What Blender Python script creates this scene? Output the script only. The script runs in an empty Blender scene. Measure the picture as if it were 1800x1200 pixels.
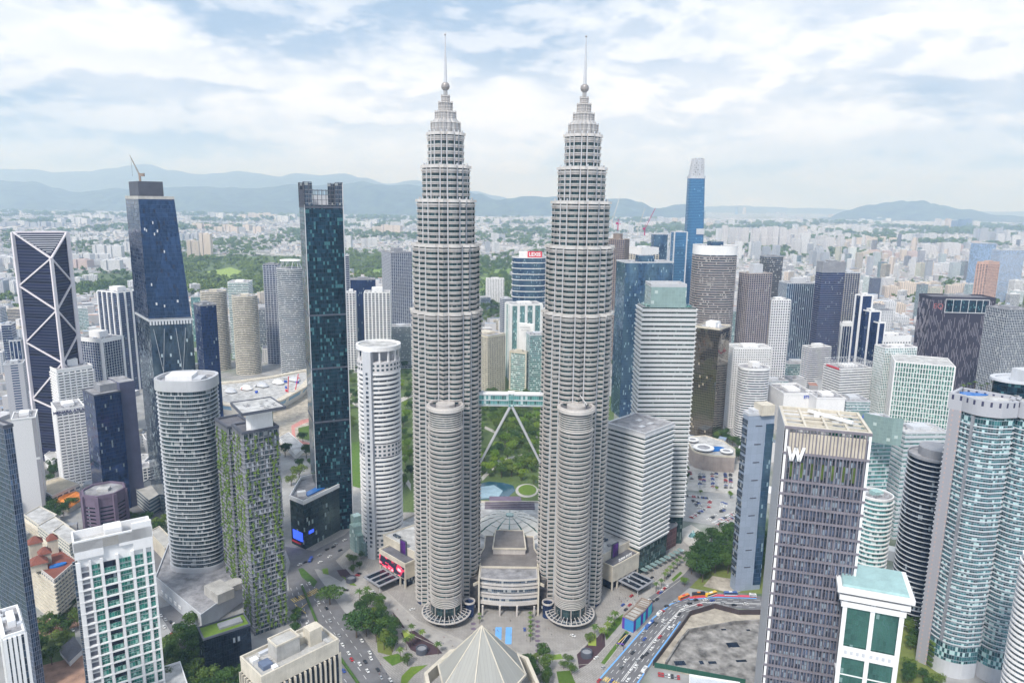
import bpy, bmesh, math, random
from mathutils import Vector, Matrix
R = math.radians
rnd = random.Random(7)
sc = bpy.context.scene
# ------------------------------------------------------------------ camera
FP, CH = 1250.0, 331.3                       # focal length in photo pixels (1800 wide), camera height in metres
PIT, ROL = math.atan(245/1250), math.atan(85/6378)
cp, sp, cr, sr = math.cos(PIT), math.sin(PIT), math.cos(ROL), math.sin(ROL)
FW = Vector((0, cp, -sp)); r0 = Vector((1, 0, 0)); u0 = Vector((0, sp, cp))
RT = r0*cr + u0*sr; UP = u0*cr - r0*sr
cam = bpy.data.objects.new("camera", bpy.data.cameras.new("camera"))
sc.collection.objects.link(cam)
cam.data.sensor_width = 36; cam.data.lens = 36*FP/1800
cam.data.clip_start = 1; cam.data.clip_end = 120000
M = Matrix((RT, UP, -FW)).transposed().to_4x4(); M.translation = Vector((0, 0, CH))
cam.matrix_world = M
sc.camera = cam
# ------------------------------------------------------------------ world
SUN_EL, SUN_AZ = 48, 207                      # azimuth: clockwise from +Y (north)
w = bpy.data.worlds.new("World"); sc.world = w; w.use_nodes = True
nt = w.node_tree; N = nt.nodes; LK = nt.links
for n in list(N): N.remove(n)
def nd(t, **k):
    n = N.new(t)
    for a, b in k.items(): setattr(n, a, b)
    return n
out = nd('ShaderNodeOutputWorld'); bg = nd('ShaderNodeBackground')
LK.new(bg.outputs[0], out.inputs[0]); bg.inputs[1].default_value = 0.09
sky = nd('ShaderNodeTexSky', sky_type='NISHITA', sun_disc=False)
sky.sun_elevation = R(SUN_EL); sky.sun_rotation = R(SUN_AZ); sky.air_density = 1.0; sky.dust_density = 1.5; sky.altitude = 300
tc = nd('ShaderNodeTexCoord'); sx = nd('ShaderNodeSeparateXYZ'); LK.new(tc.outputs['Generated'], sx.inputs[0])
def mth(op, a, b=None, c=None):
    n = nd('ShaderNodeMath', operation=op)
    for i, v in enumerate((a, b, c)):
        if v is None: continue
        if isinstance(v, (int, float)): n.inputs[i].default_value = v
        else: LK.new(v, n.inputs[i])
    return n.outputs[0]
zz = mth('ADD', mth('MAXIMUM', sx.outputs[2], 0.0), 0.11)
cu, cv = mth('DIVIDE', sx.outputs[0], zz), mth('DIVIDE', sx.outputs[1], zz)
cx = nd('ShaderNodeCombineXYZ'); LK.new(cu, cx.inputs[0]); LK.new(cv, cx.inputs[1])
def noise(vec, scale, detail, rough, w_=0.0, dist=0.0):
    n = nd('ShaderNodeTexNoise', noise_dimensions='4D'); LK.new(vec, n.inputs['Vector'])
    n.inputs['W'].default_value = w_; n.inputs['Scale'].default_value = scale; n.inputs['Detail'].default_value = detail
    n.inputs['Roughness'].default_value = rough; n.inputs['Distortion'].default_value = dist
    return n.outputs[0]
def ramp(v, a, b, ca=(0, 0, 0, 1), cb=(1, 1, 1, 1)):
    n = nd('ShaderNodeMapRange', interpolation_type='SMOOTHSTEP'); LK.new(v, n.inputs[0]); n.inputs[1].default_value = a; n.inputs[2].default_value = b
    return n.outputs[0]
def mixc(f, a, b):
    n = nd('ShaderNodeMix', data_type='RGBA')
    if isinstance(f, float): n.inputs[0].default_value = f
    else: LK.new(f, n.inputs[0])
    for i, v in ((6, a), (7, b)):
        if isinstance(v, tuple): n.inputs[i].default_value = v
        else: LK.new(v, n.inputs[i])
    return n.outputs[2]
mp = nd('ShaderNodeMapping'); LK.new(tc.outputs['Generated'], mp.inputs[0]); mp.inputs['Scale'].default_value = (1, 1, 2.7)
mp2 = nd('ShaderNodeMapping'); LK.new(mp.outputs[0], mp2.inputs[0]); mp2.inputs['Location'].default_value = (-.01, 0, .04)
n1 = noise(cx.outputs[0], 0.9, 5, 0.55, 3.1, 0.2)       # cloud decks seen in perspective
n2 = noise(mp.outputs[0], 1.7, 4, 0.5, 5.3, 0.1)        # large darker banks
n3 = noise(mp.outputs[0], 5.6, 8, 0.56, 0.4, 0.15)      # cumulus bodies
n4 = noise(mp2.outputs[0], 5.6, 8, 0.56, 0.4, 0.15)     # the same, sampled higher: tops white, undersides grey
K = 5.0                                                # cloud brightness against the Nishita sky (strength 0.09)
white = (0.96*K, 0.995*K, 1.06*K, 1); pale = (0.72*K, 0.87*K, 1.01*K, 1); grey = (0.36*K, 0.50*K, 0.70*K, 1)
under = ramp(mth('SUBTRACT', n4, n3), -0.06, 0.05)
body = ramp(n3, 0.36, 0.52); bank = ramp(n2, 0.38, 0.56)
ccol = mixc(mth('MULTIPLY', mth('MULTIPLY', under, body), mth('ADD', mth('MULTIPLY', bank, 0.6), 0.45)), white, grey)
ccol = mixc(mth('MULTIPLY', mth('MULTIPLY', bank, body), 0.55), ccol, grey)
clear = mixc(0.9, sky.outputs[0], pale)
cov = ramp(mth('ADD', mth('MULTIPLY', n1, 0.25), mth('MULTIPLY', n3, 0.75)), 0.26, 0.42)
skyc = mixc(cov, clear, ccol)
hz = ramp(sx.outputs[2], -0.01, 0.13)
skyc = mixc(mth('MULTIPLY', mth('SUBTRACT', 1.0, hz), 0.55), skyc, (0.72*K, 0.91*K, 1.17*K, 1))
below = ramp(sx.outputs[2], -0.12, -0.01)
skyc = mixc(below, (0.45*K, 0.48*K, 0.5*K, 1), skyc)
LK.new(skyc, bg.inputs[0])
# ------------------------------------------------------------------ sun (veiled by cloud)
sl = bpy.data.lights.new("sun", 'SUN'); sl.energy = 1.5; sl.angle = R(10); sl.color = (1.0, 0.97, 0.93)
so = bpy.data.objects.new("sun", sl); sc.collection.objects.link(so)
sd = Vector((math.sin(R(SUN_AZ))*math.cos(R(SUN_EL)), math.cos(R(SUN_AZ))*math.cos(R(SUN_EL)), math.sin(R(SUN_EL))))
so.rotation_euler = sd.to_track_quat('Z', 'Y').to_euler()
sc.view_settings.view_transform = 'Standard'; sc.view_settings.look = 'None'; sc.view_settings.gamma = 1
sc.view_settings.exposure = 1.36; sc.view_settings.use_curve_mapping = False
sc.cycles.max_bounces = 6; sc.cycles.diffuse_bounces = 3; sc.cycles.glossy_bounces = 3; sc.cycles.transmission_bounces = 3
sc.cycles.volume_bounces = 1; sc.cycles.use_denoising = True; sc.cycles.use_adaptive_sampling = True; sc.cycles.adaptive_threshold = 0.02
sc.cycles.sample_clamp_indirect = 6
# ------------------------------------------------------------------ geometry helpers
def ray(x, y):
    return FW + RT*((x-900)/FP) - UP*((y-600)/FP)
def at(x, y, z=0.0):
    d = ray(x, y); t = (z-CH)/d.z
    return (d.x*t, d.y*t)
def atY(x, y, Y):
    d = ray(x, y); t = Y/d.y
    return (d.x*t, Y, CH+d.z*t)
def px(X, Y, Z):
    v = Vector((X, Y, Z-CH)); c = v.dot(FW)
    return (900+FP*v.dot(RT)/c, 600-FP*v.dot(UP)/c)
def solve_h(x, yt, yb):
    lo, hi = 1.0, 325.0
    for _ in range(40):
        h = (lo+hi)/2; X, Y = at(x, yt, h)
        if px(X, Y, 0)[1] < yb: lo = h
        else: hi = h
    return h
def ccw(p):
    a = sum(p[i][0]*p[(i+1) % len(p)][1]-p[(i+1) % len(p)][0]*p[i][1] for i in range(len(p)))
    return list(p) if a > 0 else list(reversed(p))
def inset(p, d):
    out = []; n = len(p)
    for i in range(n):
        a, b, c = Vector(p[i-1]), Vector(p[i]), Vector(p[(i+1) % n])
        u, v = (b-a), (c-b)
        if u.length < 1e-6 or v.length < 1e-6: out.append(tuple(b)); continue
        u.normalize(); v.normalize()
        nu, nv = Vector((-u.y, u.x)), Vector((-v.y, v.x))
        m = nu+nv; k = m.dot(nu)
        m = m/max(k, 0.35)
        out.append((b.x+m.x*d, b.y+m.y*d))
    return out
def cen(p): return (sum(a[0] for a in p)/len(p), sum(a[1] for a in p)/len(p))
def ell(cx_, cy_, rx, ry, n=40, rot=0, pw=2.0):
    o = []
    for i in range(n):
        t = 2*math.pi*i/n; c, s = math.cos(t), math.sin(t)
        x = rx*math.copysign(abs(c)**(2/pw), c); y = ry*math.copysign(abs(s)**(2/pw), s)
        o.append((cx_+x*math.cos(rot)-y*math.sin(rot), cy_+x*math.sin(rot)+y*math.cos(rot)))
    return o
def lerp2(a, b, t): return (a[0]+(b[0]-a[0])*t, a[1]+(b[1]-a[1])*t)
ORG = {}
class MB:
    def __init__(s): s.v = []; s.f = []; s.uv = []; s.mi = []; s.col = []
    def face(s, pts, uvs=None, mi=0, col=None):
        k = len(s.v); s.v += [tuple(p) for p in pts]; s.f.append(tuple(range(k, k+len(pts))))
        s.uv += uvs if uvs else [(p[0], p[1]) for p in pts]; s.mi.append(mi); s.col.append(col)
    def walls(s, p, z0, z1, q=None, mi=0, flip=False, u0=0.0):
        q = q or p; n = len(p); u = u0
        for i in range(n):
            a, b, c, d = p[i], p[(i+1) % n], q[(i+1) % n], q[i]
            L = math.hypot(b[0]-a[0], b[1]-a[1])
            pts = [(a[0], a[1], z0), (b[0], b[1], z0), (c[0], c[1], z1), (d[0], d[1], z1)]
            uvs = [(u, z0), (u+L, z0), (u+L, z1), (u, z1)]
            if flip: pts.reverse(); uvs.reverse()
            s.face(pts, uvs, mi); u += L
        return s
    def cap(s, p, z, mi=0, down=False):
        pts = [(a[0], a[1], z) for a in p]
        if down: pts.reverse()
        s.face(pts, None, mi)
    def prism(s, p, z0, z1, q=None, mi=0, mt=None, bottom=True):
        s.walls(p, z0, z1, q, mi); s.cap(q or p, z1, mi if mt is None else mt)
        if bottom: s.cap(p, z0, mi, True)
        return s
    def ring(s, po, pi_, z0, z1, mi=0):
        s.walls(po, z0, z1, None, mi); s.walls(pi_, z0, z1, None, mi, True); n = len(po)
        for i in range(n):
            j = (i+1) % n
            s.face([(po[i][0], po[i][1], z1), (po[j][0], po[j][1], z1), (pi_[j][0], pi_[j][1], z1), (pi_[i][0], pi_[i][1], z1)], None, mi)
            s.face([(pi_[i][0], pi_[i][1], z0), (pi_[j][0], pi_[j][1], z0), (po[j][0], po[j][1], z0), (po[i][0], po[i][1], z0)], None, mi)
        return s
    def box(s, c, sx_, sy_, z0, z1, a=0, mi=0):
        ca, sa = math.cos(a), math.sin(a)
        p = [(c[0]+x*ca-y*sa, c[1]+x*sa+y*ca) for x, y in ((-sx_/2, -sy_/2), (sx_/2, -sy_/2), (sx_/2, sy_/2), (-sx_/2, sy_/2))]
        return s.prism(p, z0, z1, None, mi)
    def bar(s, a, b, w_, h_=None, mi=0):
        a, b = Vector(a), Vector(b); d = (b-a).normalized(); h_ = h_ or w_
        x = d.cross(Vector((0, 0, 1)))
        if x.length < 1e-3: x = Vector((1, 0, 0))
        x.normalize(); y = x.cross(d)
        o = [x*w_/2+y*h_/2, -x*w_/2+y*h_/2, -x*w_/2-y*h_/2, x*w_/2-y*h_/2]
        A = [a+k for k in o]; B_ = [b+k for k in o]; L = (b-a).length
        for i in range(4):
            j = (i+1) % 4; s.face([A[i], A[j], B_[j], B_[i]], [(0, 0), (w_, 0), (w_, L), (0, L)], mi)
        s.face(list(reversed(A)), None, mi); s.face(B_, None, mi); return s
    def tube(s, a, b, ra, rb=None, n=8, mi=0, caps=True):
        a, b = Vector(a), Vector(b); rb = ra if rb is None else rb; d = (b-a).normalized()
        x = d.orthogonal().normalized(); y = d.cross(x); L = (b-a).length
        A = [a+(x*math.cos(t)+y*math.sin(t))*ra for t in [2*math.pi*i/n for i in range(n)]]
        B_ = [b+(x*math.cos(t)+y*math.sin(t))*rb for t in [2*math.pi*i/n for i in range(n)]]
        for i in range(n):
            j = (i+1) % n; s.face([A[i], A[j], B_[j], B_[i]], [(i, 0), (i+1, 0), (i+1, L), (i, L)], mi)
        if caps: s.face(list(reversed(A)), None, mi); s.face(B_, None, mi)
        return s
    def lathe(s, c, prof, n=24, mi=0):
        for (r1, z1), (r2, z2) in zip(prof, prof[1:]):
            for i in range(n):
                t1, t2 = 2*math.pi*i/n, 2*math.pi*(i+1)/n
                s.face([(c[0]+r1*math.cos(t1), c[1]+r1*math.sin(t1), z1), (c[0]+r1*math.cos(t2), c[1]+r1*math.sin(t2), z1),
                        (c[0]+r2*math.cos(t2), c[1]+r2*math.sin(t2), z2), (c[0]+r2*math.cos(t1), c[1]+r2*math.sin(t1), z2)],
                       [(i, z1), (i+1, z1), (i+1, z2), (i, z2)], mi)
        return s
    def mesh(s, name, org=(0, 0, 0)):
        me = bpy.data.meshes.new(name)
        me.from_pydata([(a[0]-org[0], a[1]-org[1], a[2]-org[2]) for a in s.v], [], s.f)
        uvl = me.uv_layers.new(name='UVMap'); flat = [c for p in s.uv for c in p]
        uvl.data.foreach_set('uv', flat)
        me.polygons.foreach_set('material_index', s.mi)
        if any(c is not None for c in s.col):
            ca = me.color_attributes.new('col', 'FLOAT_COLOR', 'CORNER'); arr = []
            for f, c in zip(s.f, s.col):
                c = c or (1, 1, 1); arr += [c[0], c[1], c[2], 1.0]*len(f)
            ca.data.foreach_set('color', arr)
        return me
    def build(s, name, mats, parent=None, org=None, smooth=False):
        o_ = org if org is not None else (ORG.get(parent.name, (0, 0, 0)) if parent else (0, 0, 0))
        me = s.mesh(name, o_)
        for m in (mats if isinstance(mats, (list, tuple)) else [mats]): me.materials.append(m)
        if smooth: me.polygons.foreach_set('use_smooth', [True]*len(me.polygons))
        ob = bpy.data.objects.new(name, me); sc.collection.objects.link(ob)
        if parent: ob.parent = parent; ORG[ob.name] = o_
        else: ob.location = o_
        return ob
def tag(o, label, cat, group=None):
    o['label'] = label; o['category'] = cat
    if group: o['group'] = group
    return o
def thing(name, label, cat, loc, group=None):
    o = bpy.data.objects.new(name, None); sc.collection.objects.link(o); o.location = loc; o.empty_display_size = 1
    ORG[o.name] = tuple(loc); return tag(o, label, cat, group)
def kind(o, k): o['kind'] = k; return o
def sub(name, me, parent, loc=(0, 0, 0)):
    o = bpy.data.objects.new(name, me); sc.collection.objects.link(o); o.parent = parent; o.location = loc; return o
def text(s, size, mat, parent, loc, face_dir, ext=0.3, name='sign_lettering', bold=0.0, tilt=0):
    """upright lettering; face_dir = compass-free angle (radians) along which the text reads"""
    cu_ = bpy.data.curves.new(name, 'FONT'); cu_.body = s; cu_.size = size; cu_.extrude = ext; cu_.offset = bold; cu_.align_x = 'CENTER'; cu_.align_y = 'CENTER'
    cu_.materials.append(mat)
    o = bpy.data.objects.new('tmp', cu_); sc.collection.objects.link(o)
    me = bpy.data.meshes.new_from_object(o.evaluated_get(bpy.context.evaluated_depsgraph_get())); bpy.data.objects.remove(o)
    o = bpy.data.objects.new(name, me); sc.collection.objects.link(o)
    og = ORG.get(parent.name, (0, 0, 0)) if parent else (0, 0, 0)
    if parent: o.parent = parent
    o.location = (loc[0]-og[0], loc[1]-og[1], loc[2]-og[2]); o.rotation_euler = (R(90-tilt), 0, face_dir)
    return o
# ------------------------------------------------------------------ materials
def newmat(name):
    m = bpy.data.materials.new(name); m.use_nodes = True; t = m.node_tree
    for n in list(t.nodes): t.nodes.remove(n)
    o = t.nodes.new('ShaderNodeOutputMaterial'); b = t.nodes.new('ShaderNodeBsdfPrincipled'); t.links.new(b.outputs[0], o.inputs[0])
    return m, t, b
def T_(t):
    def f(op, a, b=None, c=None):
        n = t.nodes.new('ShaderNodeMath'); n.operation = op
        for i, v in enumerate((a, b, c)):
            if v is None: continue
            if isinstance(v, (int, float)): n.inputs[i].default_value = v
            else: t.links.new(v, n.inputs[i])
        return n.outputs[0]
    return f
def tmix(t, f, a, b, mode='MIX'):
    n = t.nodes.new('ShaderNodeMix'); n.data_type = 'RGBA'; n.blend_type = mode
    if isinstance(f, (int, float)): n.inputs[0].default_value = f
    else: t.links.new(f, n.inputs[0])
    for i, v in ((6, a), (7, b)):
        if isinstance(v, tuple): n.inputs[i].default_value = v if len(v) == 4 else v+(1,)
        else: t.links.new(v, n.inputs[i])
    return n.outputs[2]
def tnoise(t, vec, scale, detail=4, rough=.6, out=0):
    n = t.nodes.new('ShaderNodeTexNoise'); n.inputs['Scale'].default_value = scale; n.inputs['Detail'].default_value = detail; n.inputs['Roughness'].default_value = rough
    if vec is not None: t.links.new(vec, n.inputs['Vector'])
    return n.outputs[out]
def tramp(t, v, a, b, lo=0.0, hi=1.0):
    n = t.nodes.new('ShaderNodeMapRange'); t.links.new(v, n.inputs[0])
    for i, k in enumerate((a, b, lo, hi)): n.inputs[i+1].default_value = k
    return n.outputs[0]
def geo(t): return t.nodes.new('ShaderNodeNewGeometry').outputs['Position']
def scalev(t, v, s):
    n = t.nodes.new('ShaderNodeMapping'); n.inputs['Scale'].default_value = s; t.links.new(v, n.inputs[0]); return n.outputs[0]
MC = {}
def wall(name, c, rough=.75, metal=0.0, var=.18, streak=.12):
    if name in MC: return MC[name]
    m, t, b = newmat(name); g = geo(t)
    a = tnoise(t, g, 0.12, 5); s = tnoise(t, scalev(t, g, (.9, .9, .05)), 1.0, 3)
    f = T_(t)
    k = f('ADD', tramp(t, a, .3, .7, 1-var, 1+var*.6), tramp(t, s, .35, .7, 0, -streak))
    mx = tmix(t, 1.0, c, (1, 1, 1), 'MULTIPLY')
    n = t.nodes.new('ShaderNodeVectorMath'); n.operation = 'SCALE'; t.links.new(mx, n.inputs[0]); t.links.new(k, n.inputs['Scale'])
    t.links.new(n.outputs[0], b.inputs['Base Color']); b.inputs['Roughness'].default_value = rough; b.inputs['Metallic'].default_value = metal
    MC[name] = m; return m
def glass(name, c, pw=1.5, ph=4.0, mull=(.5, .5, .5), mw=.08, mh=.2, metal=.55, rough=.08, blind=.12, bcol=(.5, .55, .55), tilt=.03, var=.5, off=0.0, c2=None, lit=None):
    if name in MC: return MC[name]
    m, t, b = newmat(name); f = T_(t)
    uv = t.nodes.new('ShaderNodeUVMap').outputs[0]; se = t.nodes.new('ShaderNodeSeparateXYZ'); t.links.new(uv, se.inputs[0])
    u = f('DIVIDE', se.outputs[0], pw); v = f('DIVIDE', f('SUBTRACT', se.outputs[1], off), ph)
    fu, fv = f('FLOOR', u), f('FLOOR', v); cb = t.nodes.new('ShaderNodeCombineXYZ'); t.links.new(fu, cb.inputs[0]); t.links.new(fv, cb.inputs[1])
    wn = t.nodes.new('ShaderNodeTexWhiteNoise'); wn.noise_dimensions = '2D'; t.links.new(cb.outputs[0], wn.inputs['Vector'])
    val, col = wn.outputs['Value'], wn.outputs['Color']
    k = tramp(t, val, 0, 1, 1-var, 1+var)
    n = t.nodes.new('ShaderNodeVectorMath'); n.operation = 'SCALE'; n.inputs[0].default_value = c; t.links.new(k, n.inputs['Scale'])
    base = n.outputs[0]
    if c2:
        big = tnoise(t, scalev(t, uv, (.03, .012, 1)), 1.0, 3); base = tmix(t, tramp(t, big, .42, .6), base, c2)
    sc2 = t.nodes.new('ShaderNodeSeparateColor'); t.links.new(col, sc2.inputs[0])
    isb = f('LESS_THAN', sc2.outputs[1], blind)
    base = tmix(t, f('MULTIPLY', isb, .8), base, bcol)
    mu = f('MAXIMUM', f('LESS_THAN', f('FRACT', u), mw/pw), f('LESS_THAN', f('FRACT', v), mh/ph))
    base = tmix(t, mu, base, mull)
    t.links.new(base, b.inputs['Base Color'])
    sel = f('MAXIMUM', mu, isb)
    t.links.new(f('MULTIPLY', f('SUBTRACT', 1.0, sel), metal), b.inputs['Metallic'])
    t.links.new(f('ADD', rough, f('MULTIPLY', sel, .35)), b.inputs['Roughness'])
    if tilt:
        g = t.nodes.new('ShaderNodeNewGeometry'); v1 = t.nodes.new('ShaderNodeVectorMath'); v1.operation = 'SUBTRACT'; t.links.new(col, v1.inputs[0]); v1.inputs[1].default_value = (.5, .5, .5)
        v2 = t.nodes.new('ShaderNodeVectorMath'); v2.operation = 'SCALE'; t.links.new(v1.outputs[0], v2.inputs[0]); v2.inputs['Scale'].default_value = tilt
        wv = tnoise(t, g.outputs['Position'], .05, 2, .5, 1)
        v3 = t.nodes.new('ShaderNodeVectorMath'); v3.operation = 'SUBTRACT'; t.links.new(wv, v3.inputs[0]); v3.inputs[1].default_value = (.5, .5, .5)
        v4 = t.nodes.new('ShaderNodeVectorMath'); v4.operation = 'SCALE'; t.links.new(v3.outputs[0], v4.inputs[0]); v4.inputs['Scale'].default_value = .12
        v5 = t.nodes.new('ShaderNodeVectorMath'); v5.operation = 'ADD'; t.links.new(g.outputs['Normal'], v5.inputs[0]); t.links.new(v2.outputs[0], v5.inputs[1])
        v6 = t.nodes.new('ShaderNodeVectorMath'); v6.operation = 'ADD'; t.links.new(v5.outputs[0], v6.inputs[0]); t.links.new(v4.outputs[0], v6.inputs[1])
        v7 = t.nodes.new('ShaderNodeVectorMath'); v7.operation = 'NORMALIZE'; t.links.new(v6.outputs[0], v7.inputs[0]); t.links.new(v7.outputs[0], b.inputs['Normal'])
    MC[name] = m; return m
def winwall(name, c, pw=3.2, ph=3.2, ww=.5, wh=.5, wc=(.12, .16, .2), var=.12):
    """pale wall with small dark windows, for far buildings"""
    if name in MC: return MC[name]
    m, t, b = newmat(name); f = T_(t)
    uv = t.nodes.new('ShaderNodeUVMap').outputs[0]; se = t.nodes.new('ShaderNodeSeparateXYZ'); t.links.new(uv, se.inputs[0])
    u = f('DIVIDE', se.outputs[0], pw); v = f('DIVIDE', se.outputs[1], ph)
    inu = f('LESS_THAN', f('ABSOLUTE', f('SUBTRACT', f('FRACT', u), .5)), ww/2); inv = f('LESS_THAN', f('ABSOLUTE', f('SUBTRACT', f('FRACT', v), .5)), wh/2)
    gn = t.nodes.new('ShaderNodeNewGeometry'); sn = t.nodes.new('ShaderNodeSeparateXYZ'); t.links.new(gn.outputs['Normal'], sn.inputs[0])
    side = f('LESS_THAN', f('ABSOLUTE', sn.outputs[2]), .5)
    k = f('MULTIPLY', f('MULTIPLY', inu, inv), side)
    oi = t.nodes.new('ShaderNodeObjectInfo')
    cv_ = tmix(t, tramp(t, oi.outputs['Random'], 0, 1, 0, .55), c, tuple(x*.75 for x in c))
    t.links.new(tmix(t, k, cv_, wc), b.inputs['Base Color']); t.links.new(f('SUBTRACT', .8, f('MULTIPLY', k, .6)), b.inputs['Roughness'])
    MC[name] = m; return m
white_ = wall('white_paint', (.80, .80, .81), .7, 0, .05, .05); cream = wall('cream_stone', (.62, .57, .48)); conc = wall('concrete', (.46, .45, .43), var=.25)
lgrey = wall('light_grey_panel', (.54, .56, .60), .7, 0, .08, .06); mgrey = wall('mid_grey_panel', (.28, .29, .32)); dgrey = wall('dark_grey_panel', (.09, .10, .13)); black = wall('black_panel', (.02, .025, .035), .4)
steel = wall('brushed_steel', (.72, .68, .65), .34, .35, .08, .10); steel_d = wall('steel_shade_panel', (.43, .395, .385), .4, .3, .1, .1)
alum = wall('pale_aluminium', (.60, .61, .64), .4, .3, .06, .05); roofm = wall('roof_felt', (.32, .32, .34), .9, 0, .5); roofl = wall('pale_roof', (.50, .50, .50), .9, 0, .4)
rooft = wall('dark_roof', (.15, .15, .17), .9, 0, .3); bronze = wall('bronze_screen', (.25, .23, .265), .5, .3); purple = wall('mauve_panel', (.17, .13, .19)); maroon = wall('maroon_brick', (.17, .085, .09), .8)
tile = wall('red_roof_tile', (.22, .075, .055), .8); orange = wall('orange_roof_tile', (.75, .26, .05), .7); salmon = wall('salmon_stone', (.60, .40, .33)); tealr = wall('teal_roof', (.34, .52, .52), .4)
redm = wall('red_panel', (.72, .03, .06), .5); bluem = wall('blue_panel', (.03, .10, .55), .5); signw = wall('white_sign', (.85, .85, .85), .5, 0, .02, 0); signb = wall('navy_sign', (.02, .02, .12), .5); magenta = wall('crane_magenta', (.45, .05, .18), .5)
cranew = wall('crane_white', (.6, .6, .6)); greenw = wall('vertical_garden', (.09, .15, .03), .9, 0, .6); scaff = wall('scaffold_brown', (.30, .24, .20)); tealp = wall('teal_hoarding', (.02, .45, .50), .5)
g_tower = glass('tower_glass', (.025, .06, .065), 1.4, 4.1, (.1, .1, .1), .12, .2, .35, .12, .08, (.18, .2, .2), .02)
g_navy = glass('navy_glass', (.025, .055, .16), 1.5, 4, (.02, .03, .05), .1, .3, .6, .06, .03, (.25, .3, .3), .02)
g_black = glass('black_glass', (.02, .035, .06), 1.6, 4, (.01, .015, .02), .1, .25, .7, .05, .02, (.3, .35, .4), .015)
g_oxley = glass('deep_blue_glass', (.03, .065, .14), 1.9, 3.9, (.02, .04, .08), .12, .35, .6, .09, .05, (.005, .01, .03), .03, .25)
g_4s = glass('dark_teal_glass', (.015, .05, .075), 1.8, 3.7, (.006, .015, .03), .12, .5, .65, .06, .12, (.05, .17, .19), .02)
g_blue = glass('blue_glass', (.05, .11, .21), 1.6, 4, (.03, .06, .11), .1, .4, .65, .07, .06, (.25, .35, .4), .05, c2=(.14, .24, .32))
g_exch = glass('sky_blue_glass', (.05, .17, .33), 2.2, 4.2, (.08, .20, .34), .2, .9, .6, .12, .02, (.2, .4, .6), .02, .12)
g_teal = glass('teal_glass', (.13, .33, .34), 1.8, 3.8, (.35, .42, .42), .15, .5, .5, .08, .15, (.5, .6, .6), .03)
g_pale = glass('pale_green_glass', (.34, .47, .46), 3.2, 3.2, (.22, .32, .32), .2, .22, .4, .12, .05, (.5, .58, .57), .01, .06)
g_green = glass('green_window_glass', (.03, .20, .16), 1.5, 3.2, (.4, .45, .45), .1, .2, .4, .08, .14, (.3, .5, .45), .02)
g_brown = glass('bronze_mirror_glass', (.24, .215, .175), 2.6, 3.6, (.14, .11, .08), .18, .35, .9, .03, .01, (.3, .26, .2), .012, .12)
g_res = glass('apartment_glass', (.05, .085, .10), 1.5, 3.3, (.25, .26, .28), .14, .2, .4, .1, .16, (.36, .38, .38), .02)
g_off = glass('office_glass', (.05, .08, .12), 1.6, 4, (.3, .3, .3), .12, .3, .4, .1, .12, (.4, .42, .42), .02)
# ------------------------------------------------------------------ building generator
def place(Nn, xL, xR, rot, h=None, Y=None, yb=None):
    """near roof corner pixel, pixel x of the left and right roof corners, plan angle of the right face -> footprint and height"""
    if Y is not None: X, Y, h = atY(Nn[0], Nn[1], Y)
    else:
        if h is None: h = solve_h(Nn[0], Nn[1], yb)
        X, Y = at(Nn[0], Nn[1], h)
    a = R(rot); dr = (math.cos(a), math.sin(a)); dl = (-math.sin(a), math.cos(a))
    def sol(d, x):
        if x < 0: return -x
        lo, hi = 0.5, 260.0; s = 1 if d is dr else -1
        for _ in range(40):
            m_ = (lo+hi)/2; q = px(X+d[0]*m_, Y+d[1]*m_, h)[0]
            if (q-x)*s < 0: lo = m_
            else: hi = m_
        return lo
    for _ in range(14):
        a = R(rot); dr = (math.cos(a), math.sin(a)); dl = (-math.sin(a), math.cos(a))
        tr, tl = sol(dr, xR), sol(dl, xL)
        if xL > 0 and xR > 0 and tl > 1.25*tr+8: rot += 3
        elif xL > 0 and xR > 0 and tr > 1.6*tl+12: rot -= 3
        else: break
    A = (X, Y); B_ = (X+dr[0]*tr, Y+dr[1]*tr); D_ = (X+dl[0]*tl, Y+dl[1]*tl); C_ = (B_[0]+dl[0]*tl, B_[1]+dl[1]*tl)
    return [A, B_, C_, D_], h
FOOT = []
def facade(root, fp, z0, z1, g, band=None, fh=4.0, bh=1.4, bo=.4, pier=None, ps=0, pw=.6, po=.5, ind=True, bz=0.0, bname='spandrel_band'):
    MB().prism(fp, z0, z1, bottom=False).build('glass_wall', [g], root)
    c = ORG[root.name]
    if band:
        nb = max(1, int((z1-z0)/fh)); fh2 = (z1-z0)/nb
        po_, pi_ = inset(fp, -bo), inset(fp, .15)
        if ind and nb <= 100:
            rg = MB().ring(po_, pi_, 0, bh).mesh(bname, (c[0], c[1], 0)); rg.materials.append(band)
            for i in range(nb): sub(bname, rg, root, (0, 0, z0+i*fh2+bz-c[2]))
        else:
            mb = MB()
            for i in range(nb): mb.ring(po_, pi_, z0+i*fh2+bz, z0+i*fh2+bh+bz)
            mb.build(bname+'_grid', [band], root)
    if pier and ps:
        lst = []
        for i in range(len(fp)):
            a, b = fp[i], fp[(i+1) % len(fp)]; L = math.hypot(b[0]-a[0], b[1]-a[1]); k = max(1, round(L/ps))
            ang = math.atan2(b[1]-a[1], b[0]-a[0]); nx, ny = math.sin(ang), -math.cos(ang)
            for j in range(k):
                q = lerp2(a, b, (j+(.0 if len(fp) < 9 else .5))/k); q = (q[0]+nx*(po/2-.1), q[1]+ny*(po/2-.1)); lst.append((q, ang))
        mb = MB()
        for q, ang in lst: mb.box(q, pw, po+.2, z0, z1-.02, ang)
        mb.build('mullion_grid', [pier], root)
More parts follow.
